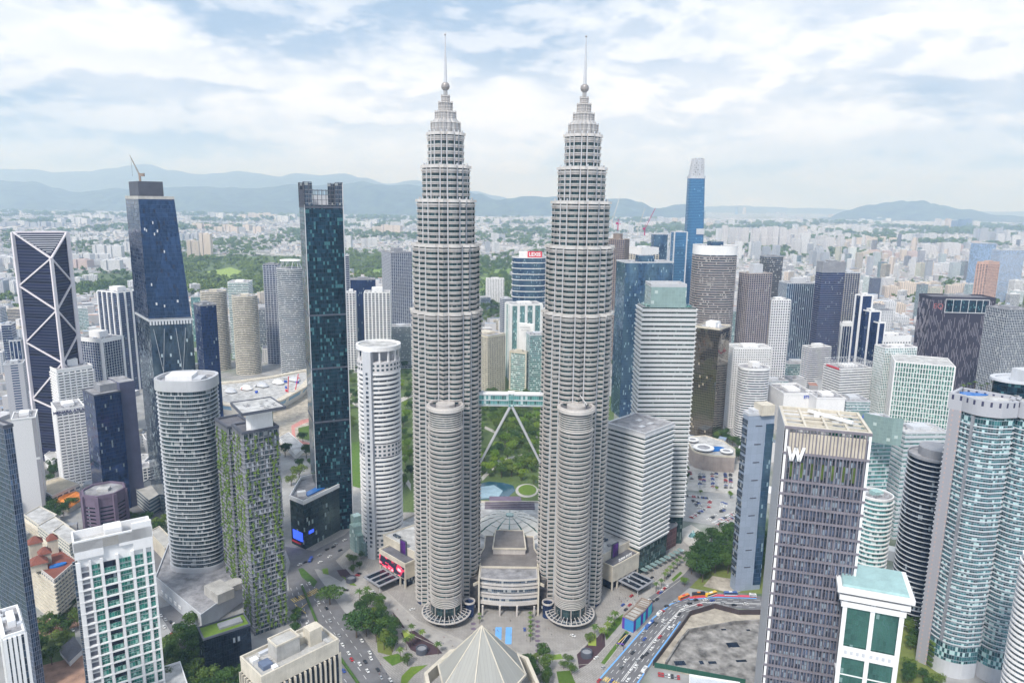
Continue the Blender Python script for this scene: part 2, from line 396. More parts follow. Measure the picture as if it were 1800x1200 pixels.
def roof(root, fp, z, wm, rm, par=1.6, plant=2, pm=None, ph=4, dish=0):
    MB().prism(inset(fp, .05), z, z+.35).build('roof', [rm], root)
    if par: MB().ring(inset(fp, -.45), inset(fp, .5), z-.4, z+par).build('parapet', [wm], root)
    c = cen(fp); e = Vector((fp[1][0]-fp[0][0], fp[1][1]-fp[0][1])); ang = math.atan2(e.y, e.x)
    w1 = min(math.hypot(fp[1][0]-fp[0][0], fp[1][1]-fp[0][1]), 60); w2 = min(math.hypot(fp[2][0]-fp[1][0], fp[2][1]-fp[1][1]), 60)
    if len(fp) > 8:
        xs = [p[0] for p in fp]; ys = [p[1] for p in fp]; w1 = (max(xs)-min(xs))*.7; w2 = (max(ys)-min(ys))*.7; ang = .3
    ca, sa = math.cos(ang), math.sin(ang)
    for i in range(plant):
        dx, dy = (rnd.uniform(-.18, .18)*w1, rnd.uniform(-.18, .18)*w2) if i else (0, 0)
        q = (c[0]+dx*ca-dy*sa, c[1]+dx*sa+dy*ca); f = .42 if i == 0 else .2
        MB().box(q, w1*f, w2*f, z+.3, z+ph*(1 if i == 0 else .6), ang).build('plant_room', [pm or wm], root)
    if plant:
        for i in range(12):
            dx, dy = rnd.uniform(-.42, .42)*w1, rnd.uniform(-.42, .42)*w2
            MB().box((c[0]+dx*ca-dy*sa, c[1]+dx*sa+dy*ca), rnd.uniform(1, 3), rnd.uniform(1, 3), z+.3, z+rnd.uniform(1.2, 2.4), ang).build('cooling_unit', [lgrey if i % 2 else mgrey], root)
def B(label, Nn, xL, xR, rot, g, band=None, wm=None, name='office_tower', cat='tower', h=None, Y=None, yb=None, crown=0, par=1.6, plant=2, rm=None, pm=None, ph=4, corner=None, group=None, fp=None, z0=0, **k):
    if fp is None: fp, h = place(Nn, xL, xR, rot, h, Y, yb)
    fp = ccw(fp); FOOT.append((cen(fp), max(math.hypot(p[0]-cen(fp)[0], p[1]-cen(fp)[1]) for p in fp)))
    c = cen(fp); root = thing(name, label, cat, (c[0], c[1], z0), group)
    wm = wm or band or lgrey
    facade(root, fp, z0, h-crown, g, band, **k)
    if crown: MB().prism(inset(fp, -.3), h-crown, h, bottom=True).build('crown', [wm], root)
    if corner:
        for p in fp: MB().box(p, corner, corner, z0, h+.6, math.atan2(fp[1][1]-fp[0][1], fp[1][0]-fp[0][0])).build('corner_column', [wm], root)
    roof(root, fp, h, wm, rm or roofm, par, plant, pm, ph)
    root['h_'] = 0; del root['h_']
    return root, fp, h
# ------------------------------------------------------------------ the twin towers
def star(Rr, lob=1.0):
    pts = []
    c0 = (math.cos(R(22.5)), math.sin(R(22.5)))
    rn = .874*Rr
    for k in range(8):
        b = R(45*k-90)
        def P(r, a): pts.append((r*math.cos(b+R(a)), r*math.sin(b+R(a))))
        P(rn, -9.2); P(Rr, 0); P(rn, 9.2)
        for a in (13, 17.5, 22.5, 27.5, 32):
            t = (a-22.5)/13.3; P(rn+(.985*Rr-rn)*math.sqrt(max(0, 1-t*t))*lob, a)
    return pts
def off(pts, c): return [(x+c[0], y+c[1]) for x, y in pts]
SEC = [(3, 247, 28.3, 65), (247, 298, 26.6, 13), (298, 331, 22.8, 8), (331, 356, 18.8, 6), (356, 380, 14.3, 5)]
crownm = wall('crown_steel', (.50, .485, .475), .35, .5, .08, .08)
def twin_tower(c, label):
    T = thing('skyscraper', label, 'skyscraper', (c[0], c[1], 0), 'twin skyscrapers joined by the bridge')
    for si, (z0, z1, Rr, n) in enumerate(SEC):
        fp = off(star(Rr-.9), c); fo = off(star(Rr), c); fm = off(star(Rr-.55), c)
        MB().prism(fp, z0, z1+.3, bottom=si == 0, mt=1).build('glass_wall', [g_tower, roofm], T)
        fh = (z1-z0)/n; b = MB()
        fi = off(star(Rr-1.1), c)
        b.ring(fm, fi, 0, fh*.40, 1)                 # spandrel
        b.ring(fo, fi, fh*.33, fh*.46, 0)            # sun shade
        b.ring(off(star(Rr-.1), c), fi, 0, .22, 0)
        me = b.mesh('floor_band', (c[0], c[1], 0)); me.materials.append(steel); me.materials.append(steel_d)
        for i in range(n): sub('floor_band', me, T, (0, 0, z0+i*fh))
        MB().ring(off(star(Rr+.7), c), fi, z1-.6, z1+1.5).ring(off(star(Rr+.35), c), fi, z1-2.2, z1-1.6).build('setback_cornice', [steel], T)
        for k in range(16):
            a = R(-90+22.5*(k//1)+(9.2 if k % 2 == 0 else -9.2+0)); 
            a = R(-90+45*(k//2)+(9.2 if k % 2 == 0 else -9.2+45))
            q = (c[0]+.885*Rr*math.cos(a), c[1]+.885*Rr*math.sin(a))
            MB().tube((q[0], q[1], z0), (q[0], q[1], z1+(3.2 if si > 1 else 1)), .55, .5, 6).build('column', [alum], T)
    MB().prism(off(star(27), c), 0, 3.2).build('lobby_glass', [g_navy], T)
    # crown: bundled flutes stepping in under the mast
    tiers = [(380.5, 388.5, 10.5, 10.5), (388.5, 391.8, 10.7, 7.7), (391.8, 396.2, 7.5, 7.4), (396.2, 397.8, 7.6, 5.1), (397.8, 403, 4.9, 4.8), (403, 404, 5.0, 3.1), (404, 407.6, 2.9, 2.8), (407.6, 412.5, 1.5, 1.4)]
    for z0, z1, ra, rb in tiers:
        n = 96
        def fl(r_): return [(c[0]+r_*(1+.10*abs(math.cos(8*2*math.pi*i/n))-.06)*math.cos(2*math.pi*i/n), c[1]+r_*(1+.10*abs(math.cos(8*2*math.pi*i/n))-.06)*math.sin(2*math.pi*i/n)) for i in range(n)]
        MB().prism(fl(ra), z0, z1, fl(rb)).build('crown_tier', [crownm], T)
        if abs(ra-rb) < .2 and ra > 2:
            for zr in (z1-.25, z0+.5, (z0+z1)/2): MB().ring(fl(ra+(.55 if zr > z1-1 else .25)), fl(ra-.3), zr, zr+.45).build('crown_ring', [steel], T)
            for k in range(16):
                a = 2*math.pi*k/16
                MB().tube((c[0]+ra*1.06*math.cos(a), c[1]+ra*1.06*math.sin(a), z0), (c[0]+ra*1.06*math.cos(a), c[1]+ra*1.06*math.sin(a), z1+1.3), .24, .16, 5).build('crown_fin', [steel_d], T)
    sp = MB(); sp.tube((c[0], c[1], 411), (c[0], c[1], 417), 1.3, 1.2, 12); sp.tube((c[0], c[1], 416.5), (c[0], c[1], 450.5), 1.35, .34, 12); m_ = sp.build('mast', [alum], T)
    b = MB(); pr = [(3.1*math.sin(math.pi*i/12), 414.8-3.1*math.cos(math.pi*i/12)) for i in range(13)]; b.lathe(c, pr, 20)
    for k in range(7):
        zz_ = 414.8-2.6+k*.87; rr = math.sqrt(max(0, 3.1**2-(zz_-414.8)**2))
        b.ring(ell(c[0], c[1], rr+.18, rr+.18, 20), ell(c[0], c[1], rr-.3, rr-.3, 20), zz_-.1, zz_+.12)
    b.build('mast_ball', [steel_d], T)
    MB().lathe(c, [(.75*math.sin(math.pi*i/6), 451-.75*math.cos(math.pi*i/6)) for i in range(7)], 10).build('mast_tip', [steel_d], T)
    # round annex tower in front
    q = (c[0]*.965, c[1]-32); n = 48; r0_ = 13.2
    def E_(r_): return ell(q[0], q[1], r_, r_, n)
    MB().prism(E_(12.4), 8, 175, bottom=False).build('annex_glass', [g_tower], T)
    b = MB(); b.ring(E_(12.8), E_(12.2), 0, 1.6, 1); b.ring(E_(r0_+.2), E_(12.2), 1.35, 1.8, 0); b.ring(E_(r0_-.1), E_(12.2), 0, .2, 0)
    me = b.mesh('annex_floor_band', (c[0], c[1], 0)); me.materials.append(steel); me.materials.append(steel_d)
    for i in range(39): sub('annex_floor_band', me, T, (0, 0, 23+i*3.55))
    b = MB().ring(E_(r0_-.4), E_(12.2), 0, .75); lm = b.mesh('annex_louvre', (c[0], c[1], 0)); lm.materials.append(steel)
    for i in range(8): sub('annex_louvre', lm, T, (0, 0, 163+i*1.75))
    for i in range(5): sub('annex_louvre', lm, T, (0, 0, 15.5+i*1.5))
    MB().ring(E_(13.6), E_(12.2), 161.4, 162.5).build('annex_collar', [steel], T); b = MB().ring(E_(14.6), E_(12), 176.2, 178.5); b.ring(E_(13.9), E_(12), 178.45, 179.6); b.build('annex_cornice', [steel], T)
    MB().prism(E_(12.5), 175, 177.6).build('annex_roof', [rooft], T)
    MB().prism(ell(q[0], q[1], 7.2, 7.2, 32), 177.6, 180.2).build('annex_roof_drum', [steel], T)
    for i in range(10):
        a = 2*math.pi*i/10+.3
        MB().tube((q[0]+12.9*math.cos(a), q[1]+12.9*math.sin(a), 0), (q[0]+12.9*math.cos(a), q[1]+12.9*math.sin(a), 16), .55, .55, 8).build('annex_column', [steel_d], T)
    b = MB(); b.ring(E_(20), E_(18.9), 6.2, 7.0); b.ring(E_(16.6), E_(16.2), 7.0, 7.3)
    for i in range(28):
        a = 2*math.pi*i/28; ca, sa = math.cos(a), math.sin(a)
        b.bar((q[0]+12.5*ca, q[1]+12.5*sa, 9), (q[0]+19.6*ca, q[1]+19.6*sa, 6.7), .45, .5)
    b.build('canopy_frame', [steel], T)
    MB().ring(E_(19), E_(12.4), 6.0, 6.15).build('canopy_glass', [g_off], T)
    return T, q
TWL = twin_tower((-52, 555), 'left twin skyscraper, steel-banded and stepped to a spire, holding the bridge’s left end')
TWR = twin_tower((51.5, 555), 'right twin skyscraper, steel-banded and stepped to a spire, beside the white striped office tower')
# rooftop crane arm on the right annex
cn = thing('roof_crane', 'small white crane arm on the round roof of the right twin’s annex', 'crane', (TWR[1][0]+2, TWR[1][1], 180.2))
MB().tube((TWR[1][0]+6, TWR[1][1]-2, 180), (TWR[1][0]+6, TWR[1][1]-2, 183), .5, .4).build('crane_mast', [cranew], cn)
MB().bar((TWR[1][0]+7.5, TWR[1][1]-6, 182), (TWR[1][0]+1.5, TWR[1][1]+9, 188), .5, .7).build('jib', [cranew], cn)
# skybridge
BR = thing('skybridge', 'two-storey glazed skybridge with pale splayed legs joining the twin skyscrapers', 'bridge', (0, 555, 170))
for s in (-1, 1):
    x0, x1 = (-27.5, -2.2) if s < 0 else (2.2, 27.5)
    MB().box(((x0+x1)/2, 555), x1-x0, 4.6, 170.6, 179).build('glass_hall', [g_teal], BR)
    for z in (169.8, 174.3, 178.6): MB().box(((x0+x1)/2, 555), x1-x0, 5.4, z, z+.75).build('deck_band', [alum], BR)
    MB().box(((x0+x1)/2, 555), x1-x0, 6.0, 179.4, 180.6).build('bridge_roof', [white_], BR)
    MB().box((s*25.5, 555), 5.5, 4.5, 180.6, 181.4).build('roof_hatch', [lgrey], BR)
MB().box((0, 555), 4.4, 5.0, 169.5, 180).build('centre_joint', [g_teal], BR)
MB().box((0, 555), 5.5, 6.2, 180, 181.3).build('joint_cap', [white_], BR)
for s in (-1, 1): MB().tube((s*.9, 553.5, 169), (s*24.5, 553.5, 122), 1.15, 1.0, 12).build('leg', [alum], BR)
# entrance hall between the towers
PD = thing('entrance_hall', 'curved steel and stone entrance hall with grey roofs between the twin skyscrapers', 'hall', (0, 560, 0))
def arc(cx_, cy_, r_, a0, a1, n): return [(cx_+r_*math.cos(R(a0+(a1-a0)*i/n)), cy_+r_*math.sin(R(a0+(a1-a0)*i/n))) for i in range(n+1)]
hall = [(-26, 540), (26, 540), (30, 560), (24, 585), (24, 608), (-24, 608), (-24, 585), (-30, 560)]
g_hall = glass('hall_cladding', (.16, .16, .17), 3, 3, (.1, .1, .1), .1, .12, .5, .2, 0, (.3, .3, .3), .02)
hallroof = wall('grey_hall_roof', (.20, .185, .18), .9, 0, .25)
low = [(-24, 538)]+arc(0, 610, 80, 252.5, 287.5, 10)+[(24, 538), (34, 548), (34, 585), (-34, 585), (-34, 548)]
MB().prism(ccw([(-38, 541), (-24, 537), (24, 537), (38, 541), (34, 590), (-34, 590)]), 0, 26, mt=1).build('side_walls', [g_hall, hallroof], PD)
fr = arc(0, 610, 82, 253.5, 286.5, 12)
mid = [(-23.3, 545)]+fr+[(23.3, 545)]
body = ccw(fr+[(23, 560), (-23, 560)])
MB().prism(body, 9, 31, mt=1).build('front_drum', [g_off, roofm], PD)
for z, h_, o in ((9, 3, 1.6), (14.5, 2.6, .5), (18.2, 1, 1.4), (22.5, 2.4, .3), (26.3, 1.2, 1.6), (30, 1.4, .2)):
    MB().ring(inset(body, -o), inset(body, .4), z, z+h_).build('facade_band', [steel], PD)
for i in range(4):
    x = -21+14*i; MB().tube((x, 526.5, 0), (x, 526.5, 9), .8, .8, 10).build('portico_column', [steel], PD)
for s in (-1, 1): MB().box((s*24.2, 541), 1.2, 27, 0, 32).build('stone_fin', [cream], PD)
hr = ccw([(-23, 547), (23, 547), (33, 556), (26, 566), (22, 580), (22, 603), (-22, 603), (-22, 580), (-26, 566), (-33, 556)])
MB().prism(hr, 26, 31.6, mt=1).build('upper_roof', [g_hall, hallroof], PD)
MB().ring(inset(hr, -.5), inset(hr, .5), 31.2, 32.6).build('upper_parapet', [cream], PD)
sk = [(-14, 570), (14, 570), (12.5, 604), (-12.5, 604)]
MB().prism(sk, 31, 37, mt=1).build('raised_roof', [steel, hallroof], PD)
MB().ring(inset(sk, -.8), inset(sk, .3), 36.2, 37.6).build('raised_parapet', [cream], PD)
for s in (-1, 1):
    d = MB(); d.prism(ell(s*32, 527, 4.2, 4.2, 24), 0, 12); d.build('side_drum', [g_navy], PD)
    MB().ring(ell(s*32, 527, 4.9, 4.9, 24), ell(s*32, 527, 3.9, 3.9, 24), 12, 13.2).build('drum_ring', [steel], PD)
    MB().box((s*34, 531), 14, 3, 5.2, 6).build('link_canopy', [alum], PD)
for s in (-1, 1):
    o1 = [(s*52+37*math.cos(R(a)), 555+37*math.sin(R(a))) for a in (range(-50, 60, 10) if s < 0 else range(230, 120, -10))]; o2 = [(s*52+36*math.cos(R(a)), 555+36*math.sin(R(a))) for a in (range(-50, 60, 10) if s < 0 else range(230, 120, -10))]
    MB().prism(ccw(o1+list(reversed(o2))), 26, 28.2).build('curved_parapet', [cream], PD)
# mall block behind with the shallow dome
ML = thing('shopping_mall', 'low pale shopping mall behind the entrance hall with white flat roofs', 'mall', (0, 640, 0))
mall = ccw([(-112, 600), (112, 600), (118, 650), (70, 705), (-70, 705), (-112, 650)])
MB().prism(mall, 0, 20, mt=1).build('mall_wall', [cream, roofl], ML)
MB().ring(inset(mall, -.4), inset(mall, .6), 19.5, 21.4).build('parapet', [cream], ML)
for s in (-1, 1):
    for k in range(4): MB().box((s*(45+rnd.uniform(0, 30)), 610+k*20), 12, 5, 20, 22).build('skylight', [g_off], ML)
    MB().prism(ell(s*77, 628, 4.5, 4.5, 16), 20, 21.6).build('green_skylight', [g_green], ML)
for k in range(5): MB().box((0, 688+k*4.2), 52, 1.2, 20.3, 21).build('pergola_beam', [purple], ML)
DM = thing('dome', 'shallow ribbed white dome with glass strips behind the entrance hall', 'dome', (0, 648, 20))
domew = wall('dome_white', (.74, .72, .67), .6, 0, .08, .1)
prof = [(33, 20.5), (27.5, 24), (21.5, 27), (15, 29.3), (8, 31), (3.4, 31.6)]
for k in range(12):
    b = MB()
    for (r1, z1), (r2, z2) in zip(prof, prof[1:]):
        a0, a1 = 2*math.pi*k/12+.036, 2*math.pi*(k+1)/12-.036
        zt = .5
        p = [(r_*math.cos(a)+0, 648+r_*math.sin(a), z) for r_, a, z in ((r1, a0, z1+zt), (r1, a1, z1+zt), (r2-.25, a1, z2), (r2-.25, a0, z2))]
        b.face(p); b.face([(p[0][0], p[0][1], p[0][2]-zt), (p[1][0], p[1][1], p[1][2]-zt), p[1], p[0]])
    b.build('dome_panel', [domew], DM)
MB().lathe((0, 648), [(a, b-.3) for a, b in prof], 12).build('dome_glazing', [g_green], DM)
MB().prism(ell(0, 648, 3.8, 3.8, 20), 31, 33).build('dome_lantern', [g_pale], DM)
MB().ring(ell(0, 648, 36, 36, 48), ell(0, 648, 32.6, 32.6, 48), 20, 21.2).build('dome_kerb', [roofl], DM)
# mall wings with canopies left and right
for s, lab in ((-1, 'cream mall wing with red flower billboard left of the twin skyscrapers'), (1, 'cream mall wing with purple banner right of the twin skyscrapers')):
    W = thing('mall_wing', lab, 'mall', (s*95, 575, 0))
    u = Vector((-.66*s*-1*-1, .75)) if False else None
    a = (s*84, 560); ex = Vector((.72*s, .69)); ey = Vector((-.69*s, .72))
    def Q(x, y): return (a[0]+ex.x*x+ey.x*y, a[1]+ex.y*x+ey.y*y)
    p = ccw([Q(8, 0), Q(46, 0), Q(46, 22), Q(8, 22)])
    MB().prism(p, 8.5, 22.5, mt=1).build('box_volume', [cream, rooft], W)
    MB().ring(inset(p, -.3), inset(p, .7), 21.5, 23.8).build('parapet', [cream], W)
    p2 = ccw([Q(-2, 12), Q(56, 12), Q(52, 50), Q(-6, 50)])
    MB().prism(p2, 0, 29, mt=1).build('rear_volume', [cream, roofl], W)
    MB().ring(inset(p2, -.3), inset(p2, .6), 28.4, 30).build('rear_parapet', [cream], W)
    for k in range(4): MB().box(Q(rnd.uniform(4, 46), rnd.uniform(18, 44)), rnd.uniform(3, 9), rnd.uniform(2, 5), 29, 30.6, math.atan2(ex.y, ex.x)).build('roof_skylight', [g_off if k % 2 else mgrey], W)
    MB().prism(ccw([Q(10, 3), Q(44, 3), Q(44, 20), Q(10, 20)]), 0, 8.5).build('recessed_lobby', [g_black], W)
    for k in range(6): MB().box(Q(9+k*7.2, .8), 1.2, 1.2, 0, 8.5, math.atan2(ex.y, ex.x)).build('pillar', [cream], W)
    fa = math.atan2(ex.y*s, ex.x*s)
    bn = ccw([Q(20, 10.6), Q(29, 10.6), Q(29, 11.6), Q(20, 11.6)])
    MB().prism(bn, 22.5, 36).build('banner_slab', [dgrey], W)
    pur = wall('banner_purple', (.10, .02, .22), .5, 0, .8, 0)
    MB().prism(ccw([Q(21, 10.4), Q(28, 10.4), Q(28, 10.55), Q(21, 10.55)]), 23.5, 35.2).build('banner_print', [pur], W)
    cnp = ccw([Q(16, -22), Q(40, -22), Q(40, 0), Q(16, 0)])
    MB().prism(cnp, 7.0, 7.7).build('canopy_slab', [mgrey], W)
    for k in range(3): MB().prism(ccw([Q(18.4+k*7.2, -20), Q(23+k*7.2, -20), Q(23+k*7.2, -2), Q(18.4+k*7.2, -2)]), 7.7, 7.85).build('canopy_glazing', [g_black], W)
    for x in (18, 38): MB().tube((*Q(x, -20), 0), (*Q(x, -20), 7), .35, .35).build('canopy_post', [alum], W)
    fac = Q(27, 1.2)
    text('SURIA KLCC' if s > 0 else 'AVENUE', 3.4, signw, W, (fac[0], fac[1], 25.4), fa, .25) if s > 0 else None
    if s < 0:
        scr = newmat('billboard_screen'); m, t, b_ = scr; g_ = t.nodes.new('ShaderNodeUVMap').outputs[0]
        nz = tnoise(t, scalev(t, g_, (.13, .22, 1)), 1.0, 3, .5)
        rc = tmix(t, tramp(t, nz, .50, .56), (.01, .015, .03), (.85, .04, .10)); rc = tmix(t, tramp(t, nz, .60, .66), rc, (.9, .45, .5))
        t.links.new(rc, b_.inputs['Base Color']); t.links.new(rc, b_.inputs['Emission Color']); b_.inputs['Emission Strength'].default_value = .35
        MB().prism(ccw([Q(9, -.45), Q(45, -.45), Q(45, -.3), Q(9, -.3)]), 9.5, 19.5).build('led_screen', [m], W)
# ------------------------------------------------------------------ individually modelled towers, left side
# leaning deep-blue glass tower with crown box
Yo = 700
def oxl(x, y): return atY(x, y, Yo)
T = thing('glass_skyscraper', 'tall deep-blue glass tower narrowing upward with grey box and crane on top', 'skyscraper', (-375, 715, 0))
a0, a1 = R(8), R(98)
tN = atY(243, 349, Yo); tR = atY(306, 347, Yo+14); tL = (tN[0]-36, tN[1]+44)
zt = tN[2]; zl = atY(250, 560, Yo)[2]
bR = atY(336, 556, Yo+14)
top = [(tN[0], tN[1]), (tR[0], tR[1]), (tR[0]-30, tR[1]+44), tL]
bt = [(tN[0], tN[1]), (bR[0], bR[1]), (bR[0]-34, bR[1]+44), tL]
FOOT.append(((-375, 730), 60))
MB().prism(ccw(bt), zl, zt, ccw(top), mt=1, bottom=False).build('upper_glass_wall', [g_oxley, roofm], T)
b0 = [(tN[0]+2, tN[1]-3), (bR[0]+2, bR[1]-3), (bR[0]-34, bR[1]+44), tL]
g_ox2 = glass('dark_mirror_glass', (.05, .09, .15), 1.6, 3.6, (.01, .02, .03), .1, .3, .7, .05, .03, (.5, .6, .65), .05, .4, c2=(.16, .22, .26))
MB().prism(ccw(b0), 0, zl, mt=1, bottom=False).build('lower_glass_wall', [g_ox2, roofm], T)
MB().ring(inset(ccw(b0), -.8), inset(ccw(b0), .2), zl-2.5, zl-.6).build('sky_deck_rail', [alum], T)
for k in range(14):
    q = lerp2(b0[0], b0[1], (k+.5)/14); MB().box(q, 1.6, 2.2, zl-6, zl-2.6, 0).build('deck_bay', [lgrey], T)
f0, f1 = (b0[0][0]-.2, b0[0][1]-1.0), (b0[1][0]-.2, b0[1][1]-1.0)
zz1 = [zl-10, zl*.60, zl*.30, 20]
for x0_, x1_ in ((.1, .35), (.35, .18), (.62, .75), (.85, .62)):
    for i in range(3):
        xa, xb = (x0_, x1_) if i % 2 == 0 else (x1_, x0_)
        A, Bp = lerp2(f0, f1, xa), lerp2(f0, f1, xb)
        MB().bar((A[0], A[1], zz1[i]), (Bp[0], Bp[1], zz1[i+1]), .45, .3).build('diagonal_light_line', [lgrey], T)
cr_ = [(tN[0]-1, tN[1]+4), (tR[0]-11, tR[1]+2), (tR[0]-28, tR[1]+30), (tL[0]+9, tL[1]-8)]
MB().prism(ccw(cr_), zt, zt+16.5, mt=1).build('crown_box', [dgrey, roofm], T)
MB().ring(inset(ccw(top), -.2), inset(ccw(top), .3), zt-.5, zt+2.4).build('construction_rail', [conc], T)
for k in range(34):
    z = rnd.uniform(30, zt-20); q = lerp2(tN, (tR if z > zl+60 else bR), rnd.uniform(.05, .72)); MB().box((q[0], q[1]-(.1 if z > zl else 3.2)), rnd.choice((1.2, 1.6)), .3, z, z+2.6).build('missing_pane_cover', [lgrey], T)
CRN = thing('tower_crane', 'thin pale luffing crane on top of the deep-blue glass tower', 'crane', (tN[0]+14, tN[1]+20, zt+16.5))
cz = zt+16.5; cx0, cy0 = atY(246, 314, tN[1]+20)[:2]
MB().bar((cx0, cy0, cz), (cx0, cy0, cz+8), 1.6).build('crane_mast', [scaff], CRN)
je = atY(228, 273, tN[1]+20)
b = MB()
for o in ((-.8, 0), (.8, 0), (0, 1.2)): b.bar((cx0+o[0], cy0, cz+6+o[1]), je, .28)
for k in range(12):
    t_ = k/12; p1 = Vector((cx0-.8, cy0, cz+6)).lerp(Vector(je), t_); p2 = Vector((cx0+.8, cy0, cz+6)).lerp(Vector(je), t_+.08); b.bar(p1, p2, .2)
b.build('jib', [scaff], CRN)
MB().bar((je[0]+1, je[1], je[2]-2), (je[0]+1, je[1], je[2]-20), .15).build('hoist_rope', [dgrey], CRN)
MB().box((cx0+2.5, cy0), 4, 2.5, cz+5, cz+8).build('machinery_deck', [scaff], CRN)
# dark slab right of it
B('plain navy slab tower standing directly right of the leaning deep-blue tower', (352, 538), 340, 380, 20, g_navy, None, mgrey, yb=792, plant=1, crown=0)
# X-braced tower
Yi = 850; cN = atY(85, 412, Yi); fpI, hI = place((85, 412), 24, 117, 42, Y=Yi); hI = atY(30, 405, Yi+30)[2]
fpI = [fpI[0], fpI[1], fpI[2], fpI[3]]
T = thing('office_tower', 'dark office tower wrapped in huge white X-shaped braces at far left', 'tower', (cN[0], cN[1], 0)); FOOT.append((cen(fpI), 50))
zn = [atY(85, y, Yi)[2] for y in (454, 545, 637, 728)]
A_, N_, C_, D_ = fpI[3], fpI[0], fpI[1], fpI[2]
g_il = glass('ribbed_dark_glass', (.012, .016, .05), 60, 3.6, (.035, .04, .075), .0, .9, .25, .2, 0, (.1, .1, .1), .0)
b = MB(); zt = hI-1; z1 = zn[0]
def wf(p, q, zp0, zq0, zp1, zq1):
    L = math.hypot(q[0]-p[0], q[1]-p[1]); return [(p[0], p[1], zp0), (q[0], q[1], zq0), (q[0], q[1], zq1), (p[0], p[1], zp1)], [(0, zp0), (L, zq0), (L, zq1), (0, zp1)]
for p, q, zp, zq in ((A_, N_, zt, z1), (N_, C_, z1, zt), (C_, D_, zt, zt), (D_, A_, zt, zt)):
    f_, u_ = wf(p, q, 0, 0, zp, zq); b.face(f_, u_)
b.face([(A_[0], A_[1], zt), (N_[0], N_[1], z1), (C_[0], C_[1], zt)], [(0, zt), (30, z1), (60, zt)])
b.face([(C_[0], C_[1], zt), (D_[0], D_[1], zt), (A_[0], A_[1], zt)])
b.build('glass_wall', [g_il], T)
for k in range(9):
    t_ = k/9; z = zt-3-(zt-z1-8)*t_; hw = (1-t_)*.9
    pa = lerp2(N_, A_, hw); pb = lerp2(N_, C_, hw); n_ = (.3, -.8)
    MB().bar((pa[0]+n_[0], pa[1]+n_[1]-1, z), (pb[0]+n_[0], pb[1]+n_[1]-1, z), .9, 1.0).build('top_louvre', [lgrey], T)
WB = wall('white_brace', (.74, .70, .74), .5, 0, .05, .03)
def brace(p, zp, q, zq, wd=2.4):
    MB().bar((p[0], p[1], zp), (q[0], q[1], zq), wd, 1.6).build('brace', [WB], T)
e_ = lambda p: (p[0]+(p[0]-cen(fpI)[0])*.02, p[1]+(p[1]-cen(fpI)[1])*.02)
A2, N2, C2, D2 = e_(A_), e_(N_), e_(C_), e_(D_)
zA = [zt]+[atY(24, y, A_[1])[2] for y in (502, 601, 700)]; zC = [zt]+[atY(120, y, C_[1])[2] for y in (496, 587, 680)]
for i in range(4):
    if i < 4: brace(A2, zA[i], N2, zn[i]); brace(C2, zC[i], N2, zn[i])
    if i < 3: brace(N2, zn[i], A2, zA[i+1]); brace(N2, zn[i], C2, zC[i+1])
brace(A2, zt, C2, zt); brace(A2, zt, D2, zt); brace(C2, zt, D2, zt)
for p, z in ((A2, zt), (C2, zt), (D2, zt)): MB().box(p, 4.6, 3.4, 0, z, R(60)).build('corner_column', [WB], T)
MB().box(N2, 3.4, 3.0, 0, z1, R(60)).build('corner_column', [WB], T)
# dark teal tall tower with open crown
fp4, h4 = place((536, 362), 526, 603, 14, Y=668)
h4 = atY(570, 360, 700)[2]
T = thing('glass_skyscraper', 'tall dark teal glass tower with an open framed crown beside the white round tower', 'skyscraper', (-170, 700, 0)); FOOT.append((cen(fp4), 40))
bp = atY(616, 900, 700)
MB().prism(ccw(fp4), 0, h4, mt=1, bottom=False).build('glass_wall', [g_4s, roofm], T)
MB().ring(inset(ccw(fp4), -.3), inset(ccw(fp4), .2), h4-3, h4-1).build('roof_band', [dgrey], T)
F = ccw(fp4); k0 = max(range(4), key=lambda i: -F[i][1])
for t_ in (.0, 1.0):
    pass
for (p, q) in ((fp4[0], fp4[3]), (fp4[0], fp4[1]), (fp4[1], fp4[2]), (fp4[3], fp4[2])):
    L = math.hypot(q[0]-p[0], q[1]-p[1]); n = max(3, int(L/3.6)); an = math.atan2(q[1]-p[1], q[0]-p[0])
    for i in range(n+1):
        q_ = lerp2(p, q, i/n); ed = min(i, n-i) < n*.2
        MB().box(q_, .5, .5, h4-1, h4+(21 if ed else 14), an).build('crown_mullion', [dgrey], T)
    for z in (h4+4.5, h4+9, h4+13.5): MB().bar((*p, z), (*q, z), .35, .4).build('crown_rail', [dgrey], T)
    for i in (0, 1):
        pa, pb = (lerp2(p, q, 0), lerp2(p, q, .2)) if i == 0 else (lerp2(p, q, .8), q)
        MB().bar((*pa, h4+20.6), (*pb, h4+20.6), .6, .6).build('crown_rail', [dgrey], T)
        MB().prism(ccw([pa, pb, (pb[0]+.1, pb[1]+.3), (pa[0]+.1, pa[1]+.3)]), h4, h4+20).build('crown_screen', [g_off], T)
MB().box(cen(fp4), 14, 12, h4, h4+9, R(14)).build('plant_room', [lgrey], T)
MB().bar((fp4[0][0]-.4, fp4[0][1]+1, 20), (fp4[0][0]-.4, fp4[0][1]+1, h4), .8, 1.2).build('pale_edge_strip', [lgrey], T)
MB().bar((fp4[1][0]+.2, fp4[1][1]+0, 5), (fp4[1][0]+.2, fp4[1][1]+0, h4+20), .7, 1.2).build('pale_edge_strip', [lgrey], T)
for q_y in (0.355, .52, .68): MB().ring(inset(ccw(fp4), -.35), inset(ccw(fp4), .2), h4*q_y, h4*q_y+1.6).build('plant_floor_band', [dgrey], T)
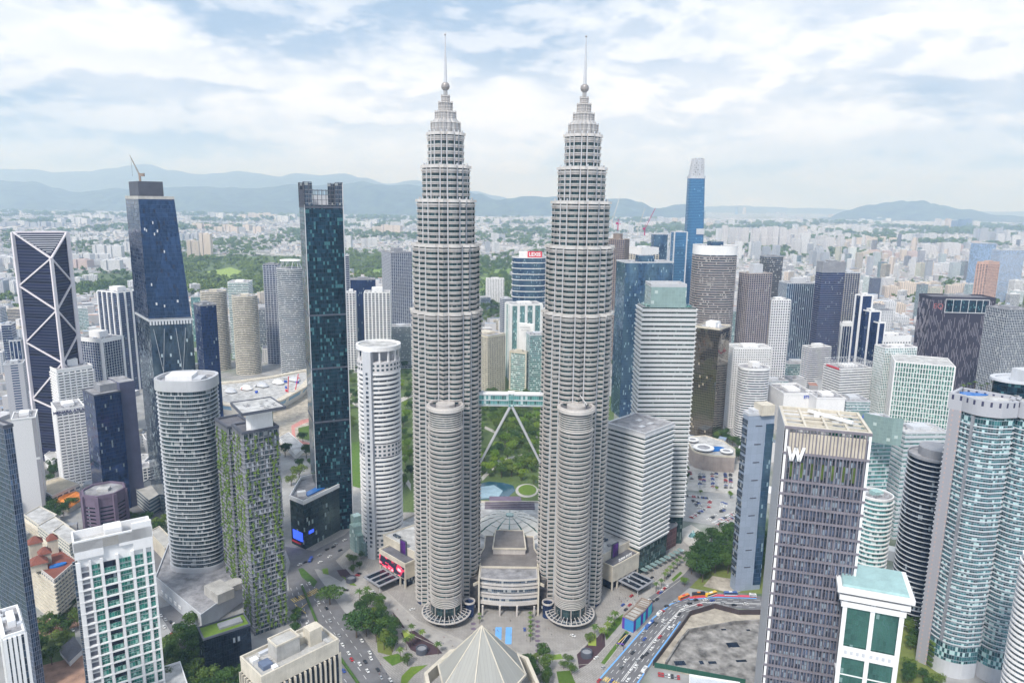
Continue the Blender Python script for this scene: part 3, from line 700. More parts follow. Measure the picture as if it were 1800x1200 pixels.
# its podium with pool deck
pod = [at(509, 870, 50), at(533, 880, 50), at(600, 848, 50), at(575, 826, 50), at(528, 838, 50)]
T = thing('podium_block', 'black glass podium with a blue rooftop pool at the foot of the teal tower', 'building', (*cen(pod), 0)); FOOT.append((cen(pod), 35))
g_pod = glass('rippled_black_glass', (.03, .06, .07), 2.2, 4.5, (.01, .02, .02), .12, .3, .7, .05, .05, (.4, .5, .5), .10, .5, c2=(.12, .18, .18))
PP = ccw(pod); MB().prism(PP, 0, 47, mt=1, bottom=False).build('glass_wall', [g_pod, roofm], T)
MB().ring(inset(PP, -.3), inset(PP, .8), 46, 50).build('parapet', [white_], T)
pool = [at(541, 871, 48), at(583, 851, 48), at(573, 847, 48), at(536, 866, 48)]
water = newmat('pool_water'); water[2].inputs['Base Color'].default_value = (.02, .16, .50, 1); water[2].inputs['Roughness'].default_value = .1; water = water[0]
pw_ = MB().prism(ccw(pool), 47.05, 48.3); pw_.build('swimming_pool', [water], T)
MB().prism(ccw([at(566, 838, 47), at(588, 838, 47), at(598, 832, 47), at(575, 830, 47)]), 47, 56, mt=1).build('roof_pavilion', [lgrey, roofm], T)
MB().box(at(530, 868, 48), 8, 5, 47, 51, .4).build('roof_hut', [white_], T)
text('W', .1, signw, T, (*cen(pod), 20), 0, .01, 'tiny_mark') if False else None
sq = at(530, 968, 0)
fa4 = math.atan2(PP[2][1]-PP[1][1], PP[2][0]-PP[1][0])
def onface(P0, P1, t_, z, o=.4):
    q = lerp2(P0, P1, t_); d = Vector((P1[0]-P0[0], P1[1]-P0[1])).normalized(); return (q[0]+d.y*o, q[1]-d.x*o, z)
def panel(P0, P1, ta, tb, z0, z1, m, parent, name, o=.5):
    a, b_ = onface(P0, P1, ta, 0, o), onface(P0, P1, tb, 0, o); d = Vector((P1[0]-P0[0], P1[1]-P0[1])).normalized()
    p = [(a[0], a[1]), (b_[0], b_[1]), (b_[0]-d.y*(o-.05), b_[1]+d.x*(o-.05)), (a[0]-d.y*(o-.05), a[1]+d.x*(o-.05))]
    return MB().prism(ccw(p), z0, z1).build(name, [m], parent)
led = newmat('led_blue'); led[2].inputs['Base Color'].default_value = (.02, .06, .7, 1); led[2].inputs['Emission Color'].default_value = (.03, .08, .9, 1); led[2].inputs['Emission Strength'].default_value = .8; led = led[0]
pL, pN, pR = pod[0], pod[1], pod[2]
panel(pL, pN, .15, .85, 7, 16, led, T, 'led_screen'); panel(pL, pN, .05, .7, 3, 4.5, redm, T, 'red_sign'); panel(pN, pR, .1, .22, 14, 17, led, T, 'blue_sign')
# white round tower with corner spine
def cylY(xc, y, rpx, yb=None, h=None, Y=None):
    if Y is not None: X, _, h = atY(xc, y, Y)
    else:
        h = h or solve_h(xc, y, yb); X, Y = at(xc, y, h)
    d = Vector((X, Y, h-CH)).dot(FW); return X, Y, rpx*d/FP, h
X, Y, rr, h = cylY(665, 603, 37, h=203)
T = thing('round_office_tower', 'white round-fronted office tower with stacked ledge bands and a flat grey corner spine', 'tower', (X, Y, 0)); FOOT.append(((X, Y), 30))
fp = ccw(ell(X, Y, rr-1, rr-1, 48)); MB().prism(fp, 0, h-16, mt=1, bottom=False).build('glass_wall', [g_off, roofm], T)
SPA = R(252)
b = MB().ring(ell(X, Y, rr+.5, rr+.5, 48), ell(X, Y, rr-1.2, rr-1.2, 48), 0, 1.9).mesh('ledge_band', (X, Y, 0)); b.materials.append(white_)
for i in range(38):
    z = 20+i*4.25
    if not (i in (19, 20, 21)) and z < h-24: sub('ledge_band', b, T, (0, 0, z))
for z0, z1 in ((h-24, h-14), (100, 112), (0, 20)):
    g = winwall('white_small_windows', (.62, .61, .63), 4.2, 4.0, .55, .5, (.05, .08, .1))
    MB().prism(ell(X, Y, rr+.2, rr+.2, 48), z0, z1).build('solid_band', [g], T)
for k in range(14):
    a = 2*math.pi*k/14; MB().box((X+(rr-1)*math.cos(a), Y+(rr-1)*math.sin(a)), 1.4, 1.4, h-14, h-3, a).build('crown_pillar', [white_], T)
MB().box((X, Y+2), rr*1.1, rr*.9, h-14, h-3, .3).build('plant_room', [lgrey], T)
MB().ring(ell(X, Y, rr+1, rr+1, 48), ell(X, Y, rr-1, rr-1, 48), h-4, h).build('crown_ring', [white_], T)
MB().prism(ell(X, Y, rr-1, rr-1, 48), h-3, h-1.5).build('roof', [roofl], T)
sa = (X+(rr+.6)*math.cos(SPA), Y+(rr+.6)*math.sin(SPA))
MB().box(sa, 8.2, 5, 0, h-4, SPA+R(90)).build('corner_spine', [lgrey], T)
for i in range(40):
    q = (X+(rr+3.1)*math.cos(SPA), Y+(rr+3.1)*math.sin(SPA)); MB().box(q, 2.6, .35, 12+i*4.25, 14.4+i*4.25, SPA+R(90)).build('spine_window', [g_off], T)
# stepped glass atrium at its foot
T2 = thing('glass_atrium', 'small stepped pale-green glass atrium at the foot of the white round tower', 'atrium', (*at(630, 970), 0))
c0 = at(628, 965)
for k, (dx, dy, w_, h_) in enumerate(((0, 0, 10, 26), (5, -5, 9, 19), (11, -8, 9, 13), (-2, 8, 8, 32))): MB().box((c0[0]+dx, c0[1]+dy), w_, w_, 0, h_, R(40)).build('glass_step', [g_pale], T2)
# oval apartment tower
X, Y, rr, h = cylY(328, 660, 48.5, h=184)
T = thing('oval_tower', 'oval apartment tower with thin white floor lines and a pale ring roof', 'tower', (X, Y, 0)); FOOT.append(((X, Y), 34))
ov = lambda r_: ell(X, Y, rr+r_, rr*.86+r_, 56, 0, 2.7)
MB().prism(ov(-.9), 14, h-9, mt=1, bottom=False).build('glass_wall', [g_res, roofm], T)
me = MB().ring(ov(.2), ov(-1.1), 0, .38).mesh('floor_band', (X, Y, 0)); me.materials.append(lgrey)
nf = 44
for i in range(nf): sub('floor_band', me, T, (0, 0, 18+i*(h-9-18)/nf))
MB().ring(ov(.8), ov(-1.4), h-9, h).build('crown_ring', [alum], T)
MB().prism(ov(-1.2), h-4, h-3.2).build('roof', [roofm], T)
MB().box((X-3, Y-2), rr*.9, rr*.75, h-3.2, h+2.2, .12).build('plant_room', [white_], T)
MB().box((X+9, Y-2), rr*.5, rr*.6, h-3.2, h-.4, .12).build('lift_room', [lgrey], T)
MB().prism(ov(.5), 12, 18).build('base_ring', [alum], T)
# its podium
pd = [at(272, 1000, 22), at(352, 1065, 22), at(430, 1010, 22), at(418, 960, 22), at(300, 930, 22)]
T = thing('podium_block', 'grey stone podium under the oval apartment tower', 'building', (*cen(pd), 0))
MB().prism(ccw(pd), 0, 14, mt=1).build('podium_wall', [lgrey, roofm], T); MB().ring(inset(ccw(pd), -.3), inset(ccw(pd), .5), 13, 15.2).build('parapet', [lgrey], T)
MB().box(at(385, 1035, 20), 22, 14, 14, 22, R(-40)).build('plant_room', [conc], T); MB().box(at(412, 1020, 20), 12, 12, 14, 19, R(-40)).build('plant_room', [conc], T)
for k in range(5): panel(pd[0], pd[1], .12+.1*k, .17+.1*k, 4, 7, signw, T, 'wall_opening')
# planted twin slab towers
fpN, hN = place((427, 762), 410, 487, 38, h=163)
def planted(fp, h, label, z0=0, plate=True):
    fp = ccw(fp); T = thing('planted_tower', label, 'tower', (*cen(fp), 0), None); FOOT.append((cen(fp), 24))
    MB().prism(fp, 0, h, mt=1, bottom=False).build('glass_wall', [g_res, rooft], T)
    c = ORG[T.name]; b = MB().ring(inset(fp, -1.2), inset(fp, .2), 0, .55); n = int(h/3.5)
    me = b.mesh('balcony_slab', (c[0], c[1], 0)); me.materials.append(mgrey)
    for i in range(1, n): sub('balcony_slab', me, T, (0, 0, i*3.5))
    fins = MB(); cables = MB(); rr_ = random.Random(3)
    pl = MB()
    for i in range(4):
        a, b_ = fp[i], fp[(i+1) % 4]; L = math.hypot(b_[0]-a[0], b_[1]-a[1]); an = math.atan2(b_[1]-a[1], b_[0]-a[0]); m = int(L/3.2); nx, ny = math.sin(an), -math.cos(an)
        strips = [rr_.random() < .42 for _ in range(m+1)]
        for j in range(m+1):
            q = lerp2(a, b_, j/m); fins.box((q[0]+nx*.5, q[1]+ny*.5), .3, 1.2, 0, h, an)
            for f_ in range(1, n):
                if j < m and rr_.random() < (.8 if strips[j] else .16):
                    s_ = lerp2(a, b_, (j+rr_.uniform(.15, .85))/m)
                    for _ in range(20):
                        p = Vector((s_[0]+nx*rr_.uniform(.9, 1.7)+rr_.uniform(-.9, .9)*math.cos(an), s_[1]+ny*rr_.uniform(.9, 1.7)+rr_.uniform(-.9, .9)*math.sin(an), f_*3.5+rr_.uniform(-.6, 2.6)))
                        d1 = Vector((rr_.uniform(-1, 1), rr_.uniform(-1, 1), rr_.uniform(-1, 1))).normalized()*.5; d2 = d1.orthogonal().normalized()*.5
                        pl.face([p-d1, p-d2, p+d1, p+d2])
                if j < m and rr_.random() < .3:
                    s_ = lerp2(a, b_, (j+.5)/m); cables.box((s_[0]+nx*.25, s_[1]+ny*.25), 1.5, .3, f_*3.5+.6, f_*3.5+3.1, an)
    fins.build('vertical_fins_frame', [mgrey], T); cables.build('grey_panel_infill', [lgrey], T); o_ = pl.build('climbing_plants', [LEAFV], T); kind(o_, 'stuff')
    MB().ring(inset(fp, -1.2), inset(fp, .6), h-.3, h+1.6).build('parapet', [dgrey], T)
    if plate:
        q = cen(fp); an = math.atan2(fp[1][1]-fp[0][1], fp[1][0]-fp[0][0])
        co = ccw([at(433, 752, h+2), at(441, 755, h+2), at(480, 748, h+2), at(470, 738, h+2)])
        MB().prism(co, h, h+18).build('lift_core', [white_], T); panel(at(441, 755, h), at(480, 748, h), 0, 1, h+1, h+15, greenw, T, 'green_wall', 1.0)
        pl4 = ccw([at(405, 707, h+20), at(425, 727, h+20), at(502, 714, h+20), at(476, 697, h+20)])
        MB().prism(pl4, h+18, h+19.6).build('roof_plate', [roofl], T); MB().ring(inset(pl4, -.2), inset(pl4, .7), h+18.2, h+20.2).build('roof_plate_edge', [dgrey], T)
        for k in range(12):
            t_, s_ = rnd.uniform(.1, .9), rnd.uniform(.15, .85); a = lerp2(lerp2(pl4[0], pl4[1], t_), lerp2(pl4[3], pl4[2], t_), s_)
            MB().bar((a[0], a[1], h+19.6), (a[0]+rnd.uniform(-4, 4), a[1]+rnd.uniform(-3, 3), h+20.5), .4, .5).build('roof_pipe', [mgrey], T)
def leafmat(name, a, b_, tr=0.0):
    m, t, b = newmat(name); oi = t.nodes.new('ShaderNodeObjectInfo'); g = geo(t)
    k = tnoise(t, g, .35, 3); c1 = tmix(t, tramp(t, k, .35, .65), a, b_); c2_ = tmix(t, tramp(t, oi.outputs['Random'], 0, .5, .55, 0), c1, tuple(x*.5 for x in b_)); c2_ = tmix(t, tramp(t, oi.outputs['Random'], .5, 1, 0, .6), c2_, (min(1, b_[0]*1.7), min(1, b_[1]*1.35), b_[2]*1.1))
    t.links.new(c2_, b.inputs['Base Color']); b.inputs['Roughness'].default_value = .7; b.inputs['Specular IOR Level'].default_value = .25; return m
LEAFV = leafmat('climbing_leaf', (.08, .16, .03), (.18, .28, .05))
planted(fpN, 163, 'tall grey balcony tower covered in climbing plants under a tilted white roof plate')
fb = [(p[0]-30, p[1]+22) for p in fpN]; fb = [at(388, 742, 150), at(402, 752, 150)]; d_ = Vector((fb[1][0]-fb[0][0], fb[1][1]-fb[0][1])).normalized()
fpb, hb = place((401, 752), 380, 440, 38, h=150)
planted(fpb, 150, 'shorter planted balcony tower behind the one with the white roof plate', plate=False)
# dark podium with green roof
fpd, hd = place((358, 1124), 348, 440, 36, h=30)
T = thing('dark_block', 'black glass block with a lawn roof beside the planted towers', 'building', (*cen(fpd), 0)); FOOT.append((cen(fpd), 24))
lawnm = leafmat('lawn_grass', (.07, .15, .02), (.12, .20, .035))
fpd = ccw(fpd); MB().prism(fpd, 0, 30, mt=1, bottom=False).build('glass_wall', [g_black, lawnm], T); MB().ring(inset(fpd, -.3), inset(fpd, .6), 29.5, 31).build('parapet', [dgrey], T)
MB().box((cen(fpd)[0]+3, cen(fpd)[1]+3), 16, 7, 30, 31.6, R(36)).build('roof_grille', [mgrey], T)
# purple octagon
X, Y, rr, h = cylY(182, 861, 34, h=45)
oc = ell(X, Y, rr*1.02, rr*1.02, 8, R(12)); oc = ccw(oc)
T = thing('octagonal_block', 'mauve eight-sided office block with an open-topped roof', 'building', (X, Y, 0)); FOOT.append(((X, Y), 20))
MB().prism(oc, 0, h, mt=1, bottom=False).build('wall', [purple, roofm], T)
me = MB().ring(inset(oc, -.15), inset(oc, .2), 0, 1.3).mesh('window_strip', (X, Y, 0)); me.materials.append(g_black)
for i in range(9): sub('window_strip', me, T, (0, 0, 2+i*3.9))
for p in oc: MB().box(p, 3.4, 3.4, 0, h+.4, math.atan2(p[1]-Y, p[0]-X)).build('corner_pier', [purple], T)
MB().ring(inset(oc, -.5), inset(oc, 1.2), h-2, h+1.8).build('parapet', [purple], T); MB().box((X, Y), 11, 8, h, h+2.5, .2).build('plant_room', [roofl], T)
# ------------------------------------------------------------------ other left and centre buildings
taupe = wall('taupe_band', (.40, .35, .33)); bw = dict(fh=3.6, bh=1.5, bo=.5)
# white slab with green windows, lower left
fpw, hw = place((128, 953), 122, 266, 40, h=126); L = Vector(fpw[1])-Vector(fpw[0])
ex = L.normalized(); ey = Vector((-ex.y, ex.x)); W_ = L.length
P0 = Vector(fpw[0]); fpw = ccw([tuple(P0), tuple(P0+ex*W_), tuple(P0+ex*W_+ey*17), tuple(P0+ey*17)])
T = thing('apartment_tower', 'white apartment tower with big green windows at lower left', 'tower', (*cen(fpw), 0)); FOOT.append((cen(fpw), 30))
MB().prism(inset(fpw, 1.4), 0, 120, mt=1, bottom=False).build('core_wall', [white_, roofl], T)
fa = math.atan2(ex.y, ex.x); H0 = 125
def FR(u, o=0): q = P0+ex*u-ey*o; return (q.x, q.y)
def fbox(u0, u1, z0, z1, o0, o1, m, name): return MB().prism(ccw([FR(u0, -o0), FR(u1, -o0), FR(u1, o1), FR(u0, o1)]), z0, z1).build(name, [m], T)
cols = [(.0, .06), (.16, .19), (.30, .34), (.50, .54), (.70, .74), (.86, .90), (.97, 1.0)]
for u0, u1 in cols: fbox(u0*W_, u1*W_, 0, 112, 1.4, .3, white_, 'pier')
for u0, u1, z0 in ((0, .36, 114), (.36, .56, 119), (.56, .74, 117), (.74, 1, 112)): fbox(u0*W_, u1*W_, z0, H0-(0 if u1 < .8 else -5), 1.4, .3, white_ if u0 != .36 else cream, 'head_wall')
gw = g_green
for r_ in range(24):
    z = 16+r_*3.85
    for (a_, b__) in ((.06, .16), (.19, .30), (.34, .50), (.54, .70), (.74, .86), (.90, .97)):
        if z > (108 if a_ < .5 else 106): continue
        if a_ == .06: fbox(a_*W_+.3, b__*W_-.3, z+.9, z+3.4, 1.5, -.9, mgrey if r_ % 2 else dgrey, 'vent_panel'); continue
        if a_ == .34 and r_ % 2: fbox(a_*W_, b__*W_, z, z+3.85, 1.5, -1.1, g_black, 'recess_glazing'); continue
        f_ = fbox(a_*W_+.25, b__*W_-.25, z+.7, z+3.6, 1.5, -.6, gw, 'window')
    if r_ % 2 == 0: fbox(0, W_, z-.35, z+.45, 1.4, .5, white_, 'floor_slab')
    for k in range(3):
        q = P0-ex*0+ey*(3+k*5); MB().box((q.x+.7*-ex.x, q.y-.7*ex.y), 1.6, 1.2, z+1, z+3, fa).build('side_window', [g_off], T)
MB().prism(ccw([FR(-.2, .2), FR(.6*W_, .2), FR(.6*W_, -17), FR(-.2, -17)]), 120, 121, mt=1).build('roof', [white_, roofl], T)
MB().ring(inset(fpw, -.3), inset(fpw, .7), 119, H0+1).build('parapet', [white_], T)
MB().prism(ccw([FR(.4*W_, -4), FR(.62*W_, -4), FR(.62*W_, -14), FR(.4*W_, -14)]), 120, 128).build('lift_room', [white_], T)
MB().prism(ccw([FR(-6, 10), FR(W_+12, 10), FR(W_+12, -18), FR(-6, -18)]), 0, 13, mt=1).build('podium', [white_, roofl], T)
MB().ring(ccw([FR(-6, 10), FR(W_+12, 10), FR(W_+12, -18), FR(-6, -18)]), inset(ccw([FR(-6, 10), FR(W_+12, 10), FR(W_+12, -18), FR(-6, -18)]), .6), 12.5, 14.5).build('podium_parapet', [white_], T)
MB().prism(ccw([FR(12, 7), FR(24, 7), FR(24, 3), FR(12, 3)]), 13, 13.8).build('swimming_pool', [water], T)
B('dark glass tower with a pale woven metal screen cut by the left edge', (6, 752), -40, 22, 58, glass('woven_facade', (.05, .09, .16), 1.2, 3.4, (.2, .22, .28), .25, .35, .6, .12, .25, (.02, .03, .05), .08, .7), None, dgrey, h=188, plant=0, fh=3.6)
B('white stepped office block cut by the bottom left corner', (8, 1122), -30, 42, 40, g_off, None, white_, h=110, pier=white_, ps=2.2, pw=1.4, po=1.2)
B('small white block with mauve windows behind the left corner tower', (20, 738), -30, 62, 30, winwall('plain_white', (.70, .70, .72), 40, 60, .14, .96, (.3, .3, .33)), None, white_, yb=905, par=1, ind=False)
B('pale grey office with dark window strips on its right half', (6, 642), -25, 40, 28, winwall('half_strips', (.45, .46, .5), 24, 3.6, .35, .55, (.05, .08, .16)), None, lgrey, yb=770, plant=1)
B('blue glass office tower at the left edge beside the X-braced tower', (2, 572), -25, 19, 20, g_navy, lgrey, yb=700, fh=4, bh=.5, ind=False)
B('low dark hotel with white fins left of the X-braced tower', (16, 600), -25, 36, 25, g_navy, None, lgrey, yb=700, pier=lgrey, ps=5, pw=1.2)
B('white stepped balcony apartment tower with a flat oversailing roof', (100, 652), 78, 162, 36, g_off, white_, white_, name='apartment_tower', yb=822, fh=3.3, bh=1.7, bo=1.3, pier=white_, ps=6, pw=1.6, po=.6, ph=9, crown=3)
r_, fpA, hA = B('white slab office with thin dark windows and navy rooftop lettering', (99, 722), 90, 148, 28, g_navy, white_, white_, yb=858, fh=3.5, bh=2.1, bo=.45, pier=white_, ps=5.5, pw=1.0, po=.4, crown=5)
text('MENARA ATLAN', 4.6, signb, r_, onface(fpA[0], fpA[1], .5, hA-2.6, .8), math.atan2(fpA[1][1]-fpA[0][1], fpA[1][0]-fpA[0][0]), .2, bold=.06)
B('white framed grid tower over blue glass beside the dark glass tower', (178, 598), 133, 214, 40, g_navy, lgrey, white_, yb=775, fh=3.7, bh=.5, pier=lgrey, ps=4.2, pw=.6, corner=3, ph=9, crown=4)
B('dark apartment tower with tall white vertical fins behind the leaning blue tower', (206, 515), 172, 242, 40, g_navy, mgrey, white_, yb=690, fh=3.8, bh=.7, ind=False, pier=white_, ps=12, pw=2.6, po=2, ph=8)
r_, fpX, hX = B('dark navy glass tower with a faceted front and blank slab side', (165, 696), 145, 212, 30, g_navy, None, dgrey, yb=905, par=1.2, pm=dgrey, plant=0, rm=roofm)
q = fpX[1]; e1 = (Vector(fpX[1])-Vector(fpX[0])).normalized(); e2 = Vector((-e1.y, e1.x))
S_ = [tuple(Vector(q)+e2*2), tuple(Vector(q)+e1*15+e2*2), tuple(Vector(q)+e1*15+e2*34), tuple(Vector(q)+e2*34)]
MB().prism(ccw(S_), 0, hX+9, mt=1).build('blank_slab', [wall('slate_panel', (.10, .105, .17), .6, 0, .15, .05), roofm], r_)
MB().prism(ccw([tuple(Vector(fpX[0])+e1*9+e2*9), tuple(Vector(fpX[1])+e2*9), tuple(Vector(fpX[1])+e2*28), tuple(Vector(fpX[0])+e1*9+e2*28)]), hX, hX+8, mt=1).build('plant_room', [mgrey, roofm], r_)
# mid-left residential row behind
B('pair-forming cream rounded apartment tower nearest the white dome of the arts centre', None, 0, 0, 0, g_res, cream, cream, name='apartment_tower', fp=ell(*cylY(430, 520, 17, yb=655)[:2], 23, 19, 28), h=cylY(430, 520, 17, yb=655)[3], fh=3.4, bh=1.6, bo=.8, ind=False, plant=1)
B('cream rounded apartment tower half hidden behind its twin', None, 0, 0, 0, g_res, cream, cream, name='apartment_tower', fp=ell(*cylY(375, 512, 18, yb=648)[:2], 24, 20, 28), h=cylY(375, 512, 18, yb=648)[3], fh=3.4, bh=1.6, bo=.8, ind=False, plant=1)
B('teal and white striped apartment slab behind the cream rounded towers', (400, 497), -40, 436, 8, g_teal, white_, white_, yb=630, fh=3.6, bh=1.2, bo=.7, ind=False)
B('low teal glass block right of the leaning blue tower', (335, 522), -30, 352, 15, g_teal, None, lgrey, yb=600)
B('grey glass office with a small red roof sign', (447, 545), -30, 478, 12, g_off, lgrey, mgrey, yb=610, fh=4, bh=.8, ind=False)
B('low white villa-like block between the cream towers and the curved glass tower', (460, 614), -30, 490, 15, winwall('villa_white', (.68, .67, .66), 5, 4, .4, .4), None, white_, name='building', yb=636)
B('purple-grey gridded tower left of the curved pale glass tower', (462, 466), -30, 488, 10, g_navy, lgrey, mgrey, yb=640, fh=3.7, bh=1, ind=False, pier=lgrey, ps=6, pw=.8)
X, Y, rr, h = cylY(511, 472, 24.5, yb=655)
r_, _, _ = B('curved pale glass apartment tower with a slanted white disc roof', None, 0, 0, 0, g_res, lgrey, alum, name='apartment_tower', fp=ell(X, Y, rr, rr*.8, 36), h=h, fh=3.6, bh=1.2, bo=.7, plant=0)
for k in range(10):
    a = 2*math.pi*k/10; MB().bar((X+rr*.8*math.cos(a), Y+rr*.65*math.sin(a), h), (X+rr*.55*math.cos(a+.3), Y+rr*.5*math.sin(a+.3), h+16), 1).build('crown_strut', [alum], r_)
MB().prism(ell(X, Y, rr*.75, rr*.6, 24), h+15, h+17, ell(X, Y, rr*.7, rr*.55, 24)).build('disc_roof', [white_], r_)
B('dark blue gridded apartment slab left of the left twin skyscraper', (687, 445), 671, 724, 25, g_navy, lgrey, mgrey, yb=600, fh=3.5, bh=.8, ind=False, pier=lgrey, ps=5, pw=.7, ph=10)
B('white gridded apartment tower behind the white round tower', (640, 515), -30, 685, 8, g_navy, white_, white_, name='apartment_tower', yb=668, fh=3.4, bh=1.1, ind=False, pier=white_, ps=6.5, pw=2.2, ph=9)
B('narrow white gridded apartment tower touching the teal tower on its right', (608, 515), -25, 624, 8, g_navy, white_, white_, name='apartment_tower', yb=655, fh=3.4, bh=1.1, ind=False, pier=white_, ps=5, pw=1.8, ph=6)
B('dark blue glass office behind the white gridded apartment towers', (616, 492), -30, 660, 14, g_navy, None, mgrey, yb=645)
B('blue tower sliver right behind the dark teal tower', (606, 450), -25, 613, 10, g_navy, lgrey, yb=620, fh=4, bh=1, ind=False)
B('low grey office blocks between the white round tower and the left twin', (686, 575), -30, 722, 10, g_off, lgrey, lgrey, yb=648, fh=4, bh=1.4, ind=False)
# between the twins
r_, f_, h_ = B('white office tower of square punched windows between the twins', (858, 592), 822, 888, 38, g_off, cream, cream, yb=692, fh=3.6, bh=1.6, bo=.5, pier=cream, ps=4.2, pw=1.5, po=.5, crown=3)
r_, f_, h_ = B('tall white tower with teal window strips between the twins', (898, 536), 890, 952, 18, g_teal, None, white_, yb=668, pier=white_, ps=15, pw=5, corner=5, crown=2)
B('dark striped tower behind the tall white and teal one', (884, 526), -20, 900, 18, g_navy, lgrey, lgrey, yb=650, fh=3.6, bh=1.6, ind=False)
r_, f_, h_ = B('white and teal hotel tower with a blank sign slab on top', (932, 590), -30, 962, 12, g_teal, lgrey, lgrey, name='hotel_tower', yb=690, fh=3.7, bh=.8, bo=.3)
q = at(930, 575, h_+8)
slab = ccw([at(912, 569, h_+8), at(938, 572, h_+8), (at(938, 572, h_+8)[0], at(938, 572, h_+8)[1]+12), (at(912, 569, h_+8)[0], at(912, 569, h_+8)[1]+12)])
MB().prism(slab, 0, h_+9).build('sign_slab', [white_], r_)
text('TRADERS', 4.4, mgrey, r_, (cen(slab)[0]-2.5, min(p[1] for p in slab)-.3, h_+4), 0.03, .2); text('HOTEL', 4.4, mgrey, r_, (cen(slab)[0]-2.5, min(p[1] for p in slab)-.3, h_-1), 0.03, .2)
B('short teal and white hotel wing in front of the sign slab', (925, 620), 897, 929, 25, g_teal, white_, cream, name='hotel_tower', yb=688, fh=3.7, bh=.8, bo=.3, corner=2.5, crown=3)
X, Y, h = atY(930, 452, 1700); rr = 44
r_, _, _ = B('dark blue curved tower with a red rooftop sign behind the right twin', None, 0, 0, 0, g_blue, None, white_, fp=ell(X, Y, 40, 28, 36, 0, 3), h=h, plant=0, z0=0)
b = MB().ring(ell(X, Y, 41.2, 29.2, 36, 0, 3), ell(X, Y, 39, 27, 36, 0, 3), 0, 1.6).mesh('white_band', (X, Y, 0)); b.materials.append(white_)
for i in range(8): sub('white_band', b, r_, (0, 0, h-12-i*13.5))
MB().box((X+2, Y), 52, 26, h, h+13).build('roof_box', [white_], r_)
sg = thing('rooftop_sign', 'red rectangular rooftop sign with white letters beside the right twin', 'sign', (X+14, Y-14.2, h+8))
MB().box((X+13, Y-14), 34, 1.2, h+.5, h+15).build('sign_board', [redm], sg)
text('LEXIS', 11.5, signw, sg, (X+13, Y-14.9, h+7.5), 0, .2, bold=.35)
B('small white apartment block on the golf course side between the twins', (855, 490), -20, 886, 6, g_off, white_, white_, name='apartment_tower', yb=542, fh=3.3, bh=1.2, ind=False, pier=white_, ps=5, pw=2.4)
B('low blue glass campus block below the golf course', (845, 523), -30, 862, 10, g_blue, lgrey, lgrey, yb=545, fh=4, bh=.6, ind=False, plant=0)
# ------------------------------------------------------------------ right side
# white striped office tower with glass roof box and its lower block
fpT = [at(1124, 537, 246), at(1224, 537, 246)]
a_ = Vector(fpT[0]); b_ = Vector(at(1222, 537, 246)); ang3 = 4
fpM, hM = place((1130, 540), 1120, 1224, 8, Y=655); hM = atY(1130, 540, 655)[2]
def striped(label, fp, h, extra=None, z0=0):
    fp = ccw(fp); T = thing('striped_office_tower', label, 'tower', (*cen(fp), 0)); FOOT.append((cen(fp), 38))
    gs = glass('shaded_strip_glass', (.03, .07, .07), 1.5, 4, (.1, .12, .12), .1, .2, .4, .12, .08, (.15, .2, .2), .02)
    MB().prism(fp, 0, h, mt=1, bottom=False).build('glass_wall', [gs, roofm], T)
    c = ORG[T.name]; b = MB().ring(inset(fp, -1.5), inset(fp, .2), 0, .55).ring(inset(fp, -.7), inset(fp, .2), -1.9, 0); me = b.mesh('white_sunshade_band', (c[0], c[1], 0)); me.materials.append(white_)
    n = int((h-24)/4.35)
    for i in range(n): sub('white_sunshade_band', me, T, (0, 0, h-2-i*4.35))
    MB().prism(inset(fp, .05), h-1.2, h-.9).build('roof', [roofl], T); return T
T3 = striped('tall white-banded office tower with a pale glass roof box beside the right twin', fpM, hM)
gb = inset(fpM, 0); gb = [lerp2(fpM[0], fpM[1], .14), lerp2(fpM[0], fpM[1], .80), lerp2(fpM[3], fpM[2], .80), lerp2(fpM[3], fpM[2], .14)]
MB().prism(ccw(gb), hM-1, hM+19, mt=1).build('glass_roof_box', [g_pale, roofl], T3)
MB().ring(ccw(gb), inset(ccw(gb), 1), hM+19, hM+22).build('roof_box_parapet', [alum], T3)
mm = inset(ccw(fpM), 3); MB().prism(mm, hM-1, hM+1.2).build('setback_terrace', [g_green], T3)
fpL, hL = place((1134, 763), 1067, 1184, 45, h=134)
T4 = striped('lower white-banded block with a pale flat roof in front of the tall banded tower', fpL, 134)
MB().ring(inset(ccw(fpL), -1.2), inset(ccw(fpL), .6), 132.5, 135.2).build('parapet', [alum], T4)
for k in range(3): MB().box(lerp2(cen(fpL), fpL[k], .3), 6, 4, 133, 134.6, R(45)).build('roof_hatch', [lgrey], T4)
pmr = [at(1132, 953, 22), at(1183, 925, 22)]
pm_ = ccw([at(1130, 953, 22), at(1190, 922, 22), at(1178, 905, 22), at(1118, 935, 22)])
T = thing('podium_block', 'dark red screened podium with glass edge at the foot of the banded office block', 'building', (*cen(pm_), 0))
MB().prism(pm_, 0, 22, mt=1).build('podium_wall', [glass('maroon_screen', (.13, .05, .06), 2.2, 4.4, (.30, .2, .2), .25, .35, .2, .4, 0, (.1, .1, .1), .01), roofm], T); MB().ring(inset(pm_, -.6), inset(pm_, .5), 21, 23).build('parapet', [mgrey], T)
for k in range(9): q = lerp2(at(1132, 1010, 0), at(1196, 975, 0), k/8); MB().box(q, 4.5, 6, 5, 5.6, R(45)).build('glass_canopy', [g_pale], T)
